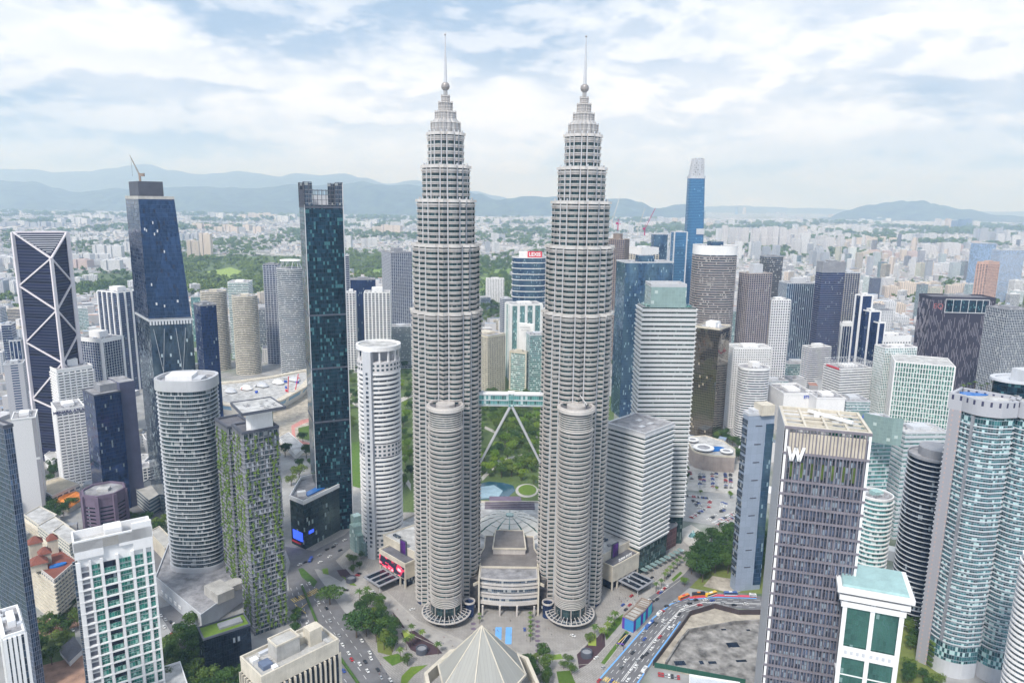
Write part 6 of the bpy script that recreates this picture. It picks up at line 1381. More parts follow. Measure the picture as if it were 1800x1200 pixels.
def grove(poly, n, r0_, r1_, kinds, label, group, avoid=(), hgt=1.0, sep=.8, name='broadleaf_tree'):
    xs = [p[0] for p in poly]; ys = [p[1] for p in poly]; got = []; tries = 0
    while len(got) < n and tries < n*60:
        tries += 1; x, y = rnd.uniform(min(xs), max(xs)), rnd.uniform(min(ys), max(ys))
        if not inpoly(x, y, poly): continue
        q = at(x, y); r_ = rnd.uniform(r0_, r1_)
        if any((q[0]-g[0])**2+(q[1]-g[1])**2 < ((r_+g[2])*sep)**2 for g in got): continue
        if any(inpoly(x, y, a) for a in avoid): continue
        if any((q[0]-f[0][0])**2+(q[1]-f[0][1])**2 < (f[1]*.8)**2 for f in FOOT): continue
        got.append((*q, r_, x, y, tree(q[0], q[1], r_, rnd.choice(kinds), label, group, hgt, name)))
    if len(got) > 3:
        gx = sorted(g[3] for g in got); gy = sorted(g[4] for g in got); m = len(got)
        for g in got:
            a = 'left' if g[3] < gx[m//3] else ('right' if g[3] >= gx[2*m//3] else 'centre'); b_ = 'back' if g[4] < gy[m//3] else ('front' if g[4] >= gy[2*m//3] else 'middle')
            g[5]['label'] = f'{label}, {b_} {a}'; g[5]['group'] = group+f', {b_} {a}'
lakeP = [(836, 842), (908, 844), (950, 850), (950, 880), (836, 885)]
grove([(840, 700), (952, 700), (952, 815), (935, 838), (905, 848), (843, 835)], 130, 6, 12, (0, 1, 3, 1, 4, 1, 3), 'leafy park tree in the grove seen between the twin skyscrapers', 'park trees between the twins', [lakeP, [(845, 745), (870, 745), (870, 800), (845, 800)]], sep=.55, name='park_tree')
for x, y in ((893, 822), (868, 818), (915, 778), (862, 740)): q = at(x, y); tree(*q, 7, 3, 'bright lime-green tree in the park grove between the twins', 'bright park trees')
for x, y in ((860, 838), (900, 835), (915, 845), (850, 830), (938, 850)): q = at(x, y); tree(*q, 6, 1, 'small tree on the lake shore between the twins', 'lakeside trees')
grove([(500, 785), (560, 770), (600, 820), (590, 860), (505, 870)], 16, 8, 12, (0, 0, 1), 'dark tree between the planted tower and the teal tower', 'trees by the teal tower', sep=.6, name='park_tree')
grove([(602, 600), (636, 600), (636, 780), (608, 780)], 22, 7, 11, (0, 1), 'dark green tree seen between the teal tower and white round tower', 'park trees left', sep=.6, name='park_tree')
grove([(702, 640), (724, 640), (724, 850), (706, 860)], 30, 6, 11, (0, 1, 3), 'park tree squeezed between the white round tower and left twin', 'park trees behind left twin', sep=.6, name='park_tree')
grove([(1072, 630), (1135, 600), (1135, 690), (1075, 700)], 16, 8, 12, (0, 1), 'tree in front of the faceted blue tower right of the twins', 'trees by blue tower', sep=.7)
grove([(838, 535), (905, 530), (895, 575), (838, 580)], 40, 12, 20, (0, 1), 'wooded slope tree behind the office between the twins', 'wooded slope trees', name='slope_tree', sep=.6)
grove([(1205, 1010), (1232, 962), (1262, 952), (1345, 960), (1345, 1042), (1308, 1040), (1290, 1012), (1250, 1008), (1232, 1030)], 34, 8.5, 13, (0, 0, 2, 0), 'big dark tree in the dense clump beside the hotel with the letter W', 'dark tree clump', name='forest_tree', sep=.48, hgt=1.15)
q = at(1203, 1030); tree(*q, 5, 3, 'bright green young tree at the corner of the dark clump', 'single bright tree')
q = at(580, 1062); tree(*q, 14, 2, 'wide spreading dark rain tree over the left boulevard', 'rain trees', .75); q = at(627, 1120); tree(*q, 17, 2, 'largest dark spreading tree on the left boulevard edge', 'rain trees', .8)
grove([(632, 1075), (668, 1068), (700, 1130), (690, 1148), (655, 1140), (640, 1120)], 16, 6, 9, (0, 1, 0), 'dense dark tree in the triangular garden by the left boulevard', 'garden trees', sep=.5, hgt=1.2)
grove([(612, 985), (640, 980), (648, 1000), (622, 1010)], 5, 4, 6, (0, 1), 'small tree before the left mall wing entrance', 'forecourt trees'); grove([(516, 1085), (528, 1085), (520, 1120)], 4, 4, 6, (1, 0), 'small tree at the foot of the planted tower', 'foot trees')
grove([(928, 1170), (962, 1158), (966, 1215), (930, 1215)], 9, 5, 8, (0, 1), 'rounded tree right of the pyramid roof at the bottom', 'bottom trees', sep=.6, hgt=1.2); grove([(985, 1170), (1000, 1165), (1010, 1195)], 3, 4, 5, (1,), 'small garden tree near the bottom road junction', 'junction trees'); q = at(1037, 1130); tree(*q, 5, 1, 'small tree in the mulch bed beside the right vent drum', 'bed tree'); q = at(716, 1170); tree(*q, 5.5, 1, 'round tree on the lawn edge by the left palms', 'lawn tree')
grove([(285, 1140), (345, 1100), (372, 1160), (430, 1180), (440, 1240), (280, 1240)], 34, 6, 10, (0, 0, 1), 'dark tree between the white green-windowed tower and black glass block', 'lower left trees', name='street_tree', sep=.5)
grove([(62, 1105), (110, 1095), (128, 1140), (100, 1170), (66, 1165)], 12, 6, 9, (0, 1), 'tree around the old dark-roofed house', 'house trees', sep=.6); grove([(108, 1100), (135, 1060), (140, 1110)], 5, 4, 7, (0, 4), 'tall tree beside the red earth site', 'site trees', hgt=1.3)
grove([(70, 885), (125, 890), (135, 905), (100, 918), (72, 905)], 7, 8, 11, (2, 0), 'broad tree below the orange-roofed house', 'street trees left', sep=.7); grove([(40, 830), (90, 800), (100, 850), (60, 862), (40, 870)], 14, 6, 10, (0, 1), 'tree between the white slab and the lettered white office', 'slab trees', sep=.6)
grove([(218, 885), (250, 880), (252, 930), (222, 920)], 7, 7, 10, (0, 1, 3), 'tree right of the mauve octagonal block', 'octagon trees', sep=.6); grove([(256, 925), (300, 895), (300, 935), (275, 940)], 5, 7, 9, (0, 1), 'tree below the dark mirror tower base', 'tower base trees', sep=.7); grove([(395, 900), (408, 895), (410, 1030), (400, 1040)], 9, 6, 9, (0, 1), 'tree between the oval tower and planted towers', 'gap trees', sep=.6)
grove([(1190, 835), (1206, 830), (1210, 872), (1195, 878)], 5, 6, 8, (0,), 'dark tree at the foot of the banded office tower', 'banded foot trees', sep=.6); grove([(1245, 762), (1300, 770), (1300, 812), (1268, 795)], 14, 6, 9, (0, 1), 'tree around the hotel podium pool', 'podium trees', sep=.6)
for x, y, r_ in ((1284, 876, 5), (1231, 868, 3), (1260, 862, 3), (1275, 932, 4)): q = at(x, y); tree(*q, r_, 3, 'small bright tree between the rows of the car park', 'car park trees')
grove([(1598, 1065), (1622, 1070), (1650, 1215), (1590, 1215)], 20, 5, 8, (0, 1), 'tree between the white framed building and the curved tower', 'right lower trees', name='street_tree', sep=.6); grove([(1745, 1085), (1775, 1060), (1770, 1215), (1730, 1215)], 12, 5, 8, (0, 1), 'tree below the curved towers at the right bottom', 'right bottom trees', sep=.6)
# palms
pb = MB(); pb.tube((0, 0, 0), (0, 0, 1), .03, .02, 6); pt = pb.mesh('trunk'); pt.materials.append(bark)
fr_ = MB(); r_ = random.Random(2)
for k in range(15):
    a = 6.28*k/15+r_.uniform(-.15, .15); lift = r_.uniform(.1, .5); prev = Vector((0, 0, 0)); ax = Vector((math.cos(a), math.sin(a), 0)); sd_ = Vector((-math.sin(a), math.cos(a), 0))
    for j in range(6):
        t_ = (j+1)/6; p = ax*(t_*1.0)+Vector((0, 0, lift*math.sin(t_*2.2)-.45*t_*t_)); w_ = .16*math.sin(math.pi*min(1, t_*.85+.12))
        fr_.face([prev-sd_*w_, prev, p, p-sd_*w_+Vector((0, 0, -.05))]); fr_.face([prev, prev+sd_*w_, p+sd_*w_+Vector((0, 0, -.05)), p]); prev = p
pf_ = fr_.mesh('fronds'); pf_.materials.append(leafB)
def palm(x, y, h, lab, grp, z0=0):
    q = at(x, y, z0); root = thing('palm_tree', lab, 'palm', (*q, z0), grp); root.rotation_euler = (0, 0, rnd.uniform(0, 6)); a = sub('trunk', pt, root); a.scale = (9, 9, h); c = sub('fronds', pf_, root, (0, 0, h)); c.scale = (h*.42,)*3
for x, y in ((724, 1118), (742, 1128), (714, 1142), (770, 1150), (704, 1160), (724, 1136)): palm(x, y, 9, 'palm tree in the garden beds left of the pyramid roof', 'palms left of the pyramid')
for x, y in ((1045, 1122), (1058, 1128), (1072, 1108), (1080, 1098), (1068, 1118)): palm(x, y, 10.5, 'tall palm in the bed right of the right skyscraper annex', 'palms right of the annex')
for x, y in ((1153, 1040), (1162, 1034), (1168, 1022), (1172, 1016), (1178, 1010), (1184, 1004), (1190, 998), (1195, 993)): palm(x, y, 8, 'palm in the avenue below the dark red podium', 'palms by the red podium')
for k in range(6): palm(932, 1088+k*8, 6, 'small palm in the row on the forecourt beside the entrance hall', 'forecourt palms')
for k in range(2): palm(843, 1088+k*7, 5, 'small palm on the left of the entrance hall forecourt', 'forecourt palms left')
for x, y in ((632, 1060), (646, 1055), (668, 1078)): palm(x, y, 11, 'tall palm above the triangular garden trees', 'garden palms')
for k in range(7): palm(1692+k*10.5, 689-(k % 3)*3, 5, 'potted palm beside the rooftop pool of the curved tower', 'rooftop palms', 204)
# ------------------------------------------------------------------ vehicles
def paint(name, c): 
    m, t, b = newmat(name); b.inputs['Base Color'].default_value = (*c, 1); b.inputs['Roughness'].default_value = .3; b.inputs['Coat Weight'].default_value = .5; return m
CP = {'white': paint('car_white', (.75, .75, .75)), 'black': paint('car_black', (.02, .02, .025)), 'silver': paint('car_silver', (.38, .39, .41)), 'red': paint('car_red', (.45, .03, .04)), 'blue': paint('car_blue', (.03, .08, .35)), 'grey': paint('car_grey', (.12, .13, .14))}
tyre = wall('tyre_rubber', (.02, .02, .02), .9); cg = paint('car_glass', (.02, .03, .035)); yell = paint('bus_yellow', (.8, .5, .03)); orang = paint('bus_orange', (.75, .25, .03)); bblue = paint('bus_blue', (.05, .12, .35)); bred = paint('bus_red', (.65, .04, .04))
def prof(P, w_, name, m):
    b = MB(); n = len(P); L = [(x, -w_/2, z) for x, z in P]; Rr = [(x, w_/2, z) for x, z in P]
    b.face(L); b.face(list(reversed(Rr)))
    for i in range(n): j = (i+1) % n; b.face([L[j], L[i], Rr[i], Rr[j]])
    me = b.mesh(name); me.materials.append(m); return me
bodyP = [(-2.2, .3), (2.2, .3), (2.25, .75), (1.2, .95), (-1.75, 1.0), (-2.25, .85)]
cabP = [(-1.7, .98), (1.15, .93), (.45, 1.42), (-1.1, 1.46)]
cab = prof(cabP, 1.5, 'windows', cg); roofC = {k: prof([(-1.15, 1.44), (.5, 1.40), (.45, 1.5), (-1.05, 1.52)], 1.42, 'car_roof', m) for k, m in CP.items()}
bod = {k: prof(bodyP, 1.8, 'body', m) for k, m in CP.items()}
wb = MB(); wb.tube((0, -.1, .33), (0, .1, .33), .33, .33, 10); wh = wb.mesh('wheel'); wh.materials.append(tyre)
def car(x, y, ang, colr, lab, grp, full=True, pixel=True):
    q = at(x, y) if pixel else (x, y); pp_ = px(q[0], q[1], 0)
    if 'highway at right' in lab: e = (', lower stretch' if pp_[1] > 1160 else (', middle stretch' if pp_[1] > 1100 else (', on the bend' if pp_[0] < 1215 else ', past the bend'))); lab += e; grp += e
    elif 'boulevard' in lab: e = (', lower end' if pp_[1] > 1150 else (', middle' if pp_[1] > 1090 else ', upper end')); lab += e; grp += e
    elif 'rows of the car park' in lab: e = (', back rows' if pp_[1] < 866 else (', middle rows' if pp_[1] < 900 else ', front rows'))+(' left' if pp_[0] < 1235 else (' centre' if pp_[0] < 1262 else ' right')); lab = lab.replace('in the rows of the car park', 'in the car park')+e; grp += e
    root = thing('parked_car' if 'park' in grp else 'car', lab, 'car', (*q, .28), grp); root.rotation_euler = (0, 0, ang)
    sub('body', bod[colr], root); sub('windows', cab, root); sub('car_roof', roofC[colr], root)
    if full:
        for a in (-1.4, 1.4):
            for s in (-.85, .85): sub('wheel', wh, root, (a, s, 0))
def hd_(x, y, x2, y2): a, b = at(x, y), at(x2, y2); return math.atan2(b[1]-a[1], b[0]-a[0])
for c, x, y in (('white', 531, 1030), ('white', 544, 1026), ('black', 531, 1077), ('white', 613, 1149), ('white', 632, 1168), ('black', 642, 1164), ('white', 650, 1148), ('white', 652, 1158), ('white', 636, 1127), ('blue', 604, 1180), ('black', 664, 1178), ('white', 686, 1196), ('silver', 596, 1118), ('white', 560, 1060)): car(x, y, hd_(x, y, x+20, y+30), c, f'{c} car driving on the left boulevard', f'{c} cars on the left boulevard')
for c, x, y in (('white', 580, 979), ('white', 563, 989), ('black', 575, 966), ('silver', 590, 957), ('black', 598, 968), ('black', 536, 989), ('white', 527, 993), ('silver', 562, 976), ('black', 586, 962), ('white', 606, 950)): car(x, y, hd_(x, y, x+30, y-14), c, f'{c} car at the junction beside the black glass podium', f'{c} cars at the junction')
for c, x, y in (('red', 1164, 1075), ('white', 1160, 1081), ('white', 1166, 1092), ('white', 1178, 1093), ('white', 1184, 1101), ('white', 1199, 1074), ('black', 1212, 1061), ('white', 1177, 1105), ('white', 1176, 1104), ('blue', 1133, 1124), ('silver', 1131, 1112), ('white', 1146, 1141), ('black', 1129, 1155), ('white', 1118, 1172), ('white', 1131, 1178), ('white', 1124, 1190), ('blue', 1075, 1198), ('red', 1053, 1197), ('black', 1223, 1055), ('blue', 1252, 1056), ('black', 1172, 1066), ('silver', 1186, 1058), ('black', 1153, 1097), ('white', 1206, 1066)): car(x, y, hd_(x, y, x+20, y-22) if y > 1075 else hd_(x, y, x+30, y-6), c, f'{c} car on the multi-lane highway at right', f'{c} cars on the highway')
for k in range(9): car(1127+k*3.2 if k < 5 else 1158+(k-5)*5, 1066-k*2.6 if k < 5 else 1042-(k-5)*3.4, hd_(1130, 1065, 1150, 1050), 'red' if k % 2 else 'white', 'taxi in the red and white queue by the right mall wing' , 'taxis queueing by the right mall wing')
for c, x, y in (('black', 1140, 1063), ('black', 1147, 1058), ('black', 1155, 1054), ('silver', 1122, 1072), ('red', 1107, 1064), ('blue', 1095, 1064), ('red', 1110, 1048), ('black', 1100, 1072), ('white', 1106, 1077), ('blue', 1162, 1042), ('black', 1176, 1013), ('blue', 1216, 988), ('black', 1222, 980), ('red', 1240, 960), ('white', 1251, 935), ('black', 1146, 1016)): car(x, y, hd_(x, y, x+20, y-16), c, f'{c} car near the right mall wing entrance', f'{c} cars near the right mall wing')
for c, x, y, a in (('white', 725, 1072, .5), ('white', 1007, 1118, -.6), ('blue', 922, 1107, 1.6), ('white', 656, 1041, -.5), ('red', 628, 1012, 0), ('black', 631, 1009, .2), ('white', 1048, 1157, .8), ('silver', 604, 1036, .2), ('black', 608, 1038, .1), ('silver', 1060, 1174, .9)): car(x, y, a, c, f'{c} car standing on the forecourt paving', f'{c} cars on the forecourt')
for c, x, y in (('white', 283, 1083), ('silver', 291, 1090), ('black', 300, 1094), ('white', 306, 1098), ('white', 288, 1103), ('red', 302, 1116), ('white', 128, 1108), ('white', 326, 1150)): car(x, y, hd_(x, y, x+14, y+20), c, f'{c} car in the lane behind the green-windowed white tower', f'{c} cars in the back lane')
cs = ['white', 'silver', 'black', 'white', 'red', 'blue', 'grey', 'white']
def row(x0, y0, x1, y1, n, ang, skip=.06):
    a, b = at(x0, y0), at(x1, y1)
    for k in range(n):
        if rnd.random() < skip: continue
        q = lerp2(a, b, k/max(1, n-1)); c = rnd.choice(cs); car(q[0]+rnd.uniform(-.3, .3), q[1]+rnd.uniform(-.3, .3), ang+rnd.uniform(-.05, .05), c, f'{c} car parked in the rows of the car park behind the banded tower', f'{c} parked cars in the big car park', False, False)
for x0 in (1230, 1237, 1252, 1259, 1275, 1284): row(x0, 832, x0+1, 858, 14, .1)
row(1212, 830, 1216, 842, 7, .1)
for (x0, y0, x1, y1, n) in ((1218, 880, 1228, 892, 6), (1225, 882, 1232, 890, 5), (1248, 880, 1246, 892, 6), (1270, 884, 1268, 900, 9), (1275, 886, 1272, 898, 6)): row(x0, y0, x1, y1, n, .1)
hh = hd_(1255, 923, 1290, 903)+1.57
for d_ in (0, 5): row(1255+d_, 920+d_*.9, 1290+d_, 902+d_*.9, 24, hh)
row(1215, 910, 1238, 896, 14, hh); row(1208, 872, 1243, 876, 12, 1.5); row(1241, 918, 1258, 906, 8, hh); row(1276, 930, 1290, 922, 8, hh)
for k, c in enumerate(('red', 'red', 'silver', 'white', 'black', 'silver', 'red')): q = at(1159+k*5.6, 1186+k*.9); car(q[0], q[1], 1.4, c, f'{c} car parked in the row under the green site fence', f'{c} parked cars under the fence', True, False)
def bus(x, y, x2, y2, m, m2, lab, L=11.5, name='bus'):
    q = at(x, y); root = thing(name, lab, 'bus', (*q, .28)); root.rotation_euler = (0, 0, hd_(x, y, x2, y2)); h = 3.3 if L > 8 else 2.5; l = L/2
    b = prof([(-l, .45), (l, .45), (l, h-.5), (l-.35, h), (-l+.2, h), (-l, h-.3)], 2.5, 'body', m); sub('body', b, root)
    b = prof([(-l+.3, 1.5), (l-.25, 1.5), (l-.3, h-.55), (-l+.3, h-.55)], 2.56, 'side_windows', cg); sub('side_windows', b, root)
    b = prof([(-l+.05, .5), (l-.05, .5), (l-.05, 1.1), (-l+.05, 1.3)], 2.58, 'colour_stripe', m2); sub('colour_stripe', b, root)
    b = prof([(l-.02, 1.2), (l+.04, 1.2), (l-.1, h-.4), (l-.2, h-.4)], 2.2, 'windscreen', cg); sub('windscreen', b, root)
    b = prof([(-1.5, h), (1.5, h), (1.3, h+.3), (-1.3, h+.3)], 1.6, 'roof_unit', m2); sub('roof_unit', b, root)
    for a in (-l*.6, l*.6):
        for s in (-1.15, 1.15): w_ = sub('wheel', wh, root, (a, s, 0)); w_.scale = (1.5, 1.2, 1.5)
bus(1202, 1052, 1212, 1048, orang, bred, 'orange and red coach at the kerb, leftmost of the coaches by the dark trees'); bus(1228, 1047, 1240, 1046, CP['black'], orang, 'black coach between the orange and yellow coaches'); bus(1250, 1047, 1262, 1043, yell, CP['white'], 'yellow coach, third in the line by the dark trees'); bus(1284, 1046, 1296, 1046, bblue, CP['white'], 'blue coach at the right end of the coach line')
bus(1142, 1101, 1152, 1091, bblue, CP['white'], 'blue bus on the highway beside the teal billboards'); bus(1133, 1179, 1140, 1170, CP['white'], CP['silver'], 'white van low on the highway', 6.5, 'van'); bus(1159, 1080, 1165, 1074, CP['white'], CP['silver'], 'white lorry behind the blue bus on the highway', 6.5, 'lorry'); bus(1323, 1048, 1333, 1049, CP['white'], CP['silver'], 'white van right of the blue coach', 6, 'van')
bus(546, 985, 552, 975, CP['blue'], CP['blue'], 'blue shelter-like bus at the left junction', 8); 
for k, (x, y) in enumerate(((1147, 1119), (1173, 1087), (1125, 1140), (1100, 1177), (1244, 1060), (1298, 1060))):
    q = at(x, y); T = thing('street_lamp', ['tall grey street lamp on the highway median near the excavation', 'grey street lamp by the blue bus', 'grey street lamp on the central reserve, middle of the slope', 'lowest street lamp on the highway median', 'street lamp by the yellow coach', 'street lamp by the blue coach'][k], 'street lamp', (*q, 0)); MB().tube((*q, 0), (*q, 11), .16, .1, 6).build('pole', [mgrey], T)
    for s in (-1, 1): MB().bar((*q, 10.8), (q[0]+1.8*s, q[1], 11.3), .14).build('arm', [mgrey], T)
for k, (x, y, c) in enumerate(((1108, 1180, 'white'), (1120, 1162, 'silver'), (1137, 1150, 'black'), (1152, 1128, 'white'), (1160, 1120, 'red'), (1168, 1098, 'silver'), (1188, 1086, 'white'), (1194, 1080, 'black'), (1104, 1196, 'white'), (1092, 1174, 'grey'), (1100, 1162, 'white'), (1112, 1148, 'black'), (1126, 1132, 'silver'), (1240, 1055, 'white'), (1270, 1060, 'silver'), (1290, 1064, 'black'), (1310, 1062, 'white'), (1230, 1064, 'red'))): car(x, y, hd_(x, y, x+20, y-22) if y > 1075 else hd_(x, y, x+30, y-3), c, f'{c} car on the multi-lane highway at right', f'{c} cars on the highway')
for k, (x, y, c) in enumerate(((522, 1050, 'black'), (540, 1098, 'white'), (552, 1120, 'silver'), (570, 1130, 'white'), (585, 1148, 'black'), (602, 1134, 'white'), (618, 1160, 'red'), (646, 1180, 'white'), (580, 1092, 'silver'), (574, 1070, 'black'), (588, 1172, 'white'), (670, 1192, 'silver'))): car(x, y, hd_(x, y, x+20, y+30), c, f'{c} car driving on the left boulevard', f'{c} cars on the left boulevard')
# people: one continuous body per figure
def person_mesh():
    V = [(0, 0, .95), (0, 0, 1.2), (0, 0, 1.42), (0, 0, 1.53), (0, .01, 1.68), (-.19, 0, 1.40), (-.27, .03, 1.12), (-.25, .10, .88), (.19, 0, 1.40), (.27, -.03, 1.12), (.25, .06, .88), (-.10, 0, .90), (-.11, .10, .50), (-.11, .02, .07), (-.11, .14, .03), (.10, 0, .90), (.11, -.06, .50), (.11, -.18, .08), (.11, -.06, .03)]
    E_ = [(0, 1), (1, 2), (2, 3), (3, 4), (2, 5), (5, 6), (6, 7), (2, 8), (8, 9), (9, 10), (0, 11), (11, 12), (12, 13), (13, 14), (0, 15), (15, 16), (16, 17), (17, 18)]
    RR = [.15, .15, .14, .055, .11, .06, .045, .035, .06, .045, .035, .10, .065, .045, .04, .10, .065, .045, .04]
    me = bpy.data.meshes.new('p'); me.from_pydata(V, E_, []); o = bpy.data.objects.new('p', me); sc.collection.objects.link(o)
    m = o.modifiers.new('s', 'SKIN')
    for i, v in enumerate(me.skin_vertices[0].data): v.radius = (RR[i], RR[i]); v.use_root = (i == 0)
    m2 = o.modifiers.new('u', 'SUBSURF'); m2.levels = m2.render_levels = 1
    dg = bpy.context.evaluated_depsgraph_get(); ev = o.evaluated_get(dg); nm = bpy.data.meshes.new_from_object(ev); bpy.data.objects.remove(o); nm.name = 'person_body'; return nm
pm0 = person_mesh(); PMS = []
for c in ((.5, .5, .5), (.05, .05, .08), (.4, .08, .06), (.08, .15, .35), (.6, .55, .45)):
    m_, t, b = newmat('clothing'); g_ = t.nodes.new('ShaderNodeTexCoord'); se = t.nodes.new('ShaderNodeSeparateXYZ'); t.links.new(g_.outputs['Object'], se.inputs[0]); f = T_(t)
    cc = tmix(t, f('GREATER_THAN', se.outputs[2], .95), (.04, .045, .07), c); cc = tmix(t, f('GREATER_THAN', se.outputs[2], 1.48), cc, (.40, .24, .16)); cc = tmix(t, f('GREATER_THAN', se.outputs[2], 1.70), cc, (.02, .015, .01)); t.links.new(cc, b.inputs['Base Color'])
    k = pm0.copy(); k.materials.clear(); k.materials.append(m_); PMS.append(k)
for area, n, lab in (([(1090, 1040), (1130, 1036), (1110, 1075), (1085, 1060)], 16, 'person walking near the right mall wing canopy'), ([(870, 1090), (960, 1090), (1000, 1135), (860, 1140)], 14, 'person walking on the forecourt before the entrance hall'), ([(640, 1040), (700, 1060), (730, 1090), (690, 1100)], 14, 'person walking on the forecourt left of the left twin'), ([(650, 1160), (670, 1165), (685, 1190), (668, 1190)], 6, 'person waiting on the grey paved stop'), ([(780, 1120), (820, 1128), (800, 1145), (770, 1135)], 5, 'person on the pavement below the left annex')):
    got = 0
    while got < n:
        x, y = rnd.uniform(600, 1140), rnd.uniform(1030, 1195)
        if inpoly(x, y, area):
            ci = rnd.randrange(5); o = bpy.data.objects.new('person', PMS[ci]); l2 = lab.replace('person', 'person in a '+('grey', 'black', 'dark red', 'blue', 'beige')[ci]+' top'); sc.collection.objects.link(o); o.location = (*at(x, y), .2); o.rotation_euler = (0, 0, rnd.uniform(0, 6)); tag(o, l2, 'person', l2.replace('person', 'people')); got += 1
# ------------------------------------------------------------------ wider city
FAR = [winwall('far_white', (.68, .69, .72), 6, 4, .55, .5, (.25, .28, .32)), winwall('far_cream', (.66, .58, .50), 7, 4, .5, .5, (.28, .26, .28)), winwall('far_grey', (.48, .50, .54), 6, 4, .6, .5, (.14, .18, .24)), winwall('far_pink', (.58, .48, .46), 7, 4, .5, .5, (.3, .25, .25)), winwall('far_blue', (.18, .26, .38), 5, 4, .6, .6, (.06, .10, .18)), winwall('far_ribbed', (.66, .66, .68), 9, 90, .5, .96, (.42, .42, .45))]
AREA = [(-1e9, 'behind the X-braced tower'), (118, 'left of the leaning blue tower'), (225, 'behind the leaning blue tower'), (340, 'right of the leaning blue tower'), (440, 'left of the dark teal tower'), (600, 'right of the dark teal tower'), (680, 'behind the left twin'), (845, 'between the twins'), (955, 'behind the right twin'), (1110, 'near the roof cranes'), (1200, 'by the tallest sky-blue tower'), (1290, 'above the white-crowned round tower'), (1350, 'above the cream gridded tower'), (1430, 'around the slate-blue tower'), (1510, 'above the blue stepped tower'), (1600, 'left of the black fin tower'), (1680, 'above the black fin tower'), (1760, 'right of the salmon tower')]
def blk(X, Y, w_, d_, h, a, k):
    xx = px(X, Y, 0)[0]; nm = [n for v, n in AREA if xx > v][-1]; far = 'middle distance' if Y < 3000 else ('hazy distance' if Y < 5500 else ('far distance' if Y < 9000 else 'faint horizon')); sz = 'tall' if h > 100 else ('mid-height' if h > 62 else 'low')
    kd = ['white', 'cream', 'grey', 'pinkish', 'dark blue', 'ribbed white'][k]
    b = MB().box((0, 0), w_, d_, 0, h, 0)
    b.box((w_*.1, 0), w_*.3, d_*.6, h, h+4, 0)
    if w_ > 34: b.box((-w_*.3, -d_*.1), w_*.25, d_*1.15, 0, h*1.03, 0)
    o = b.build('apartment_block', [FAR[k]], None, (0, 0, 0)); o.location = (X, Y, 0); o.rotation_euler = (0, 0, a)
    tag(o, f'{sz} {kd} high-rise block in the {far}, {nm}', 'building', f'{sz} {kd} blocks {nm}, {far}')
def clus(x, y, n, w_, h, k, sp=22, dy=3):
    for i in range(n):
        q = at(x+(i-n/2+.5)*sp+rnd.uniform(-3, 3), y+rnd.uniform(-dy, dy)); blk(q[0], q[1], w_*rnd.uniform(.8, 1.2), w_*.5, h*rnd.uniform(.8, 1.15), rnd.uniform(-.4, .4), k if rnd.random() < .8 else rnd.choice((0, 1, 2)))
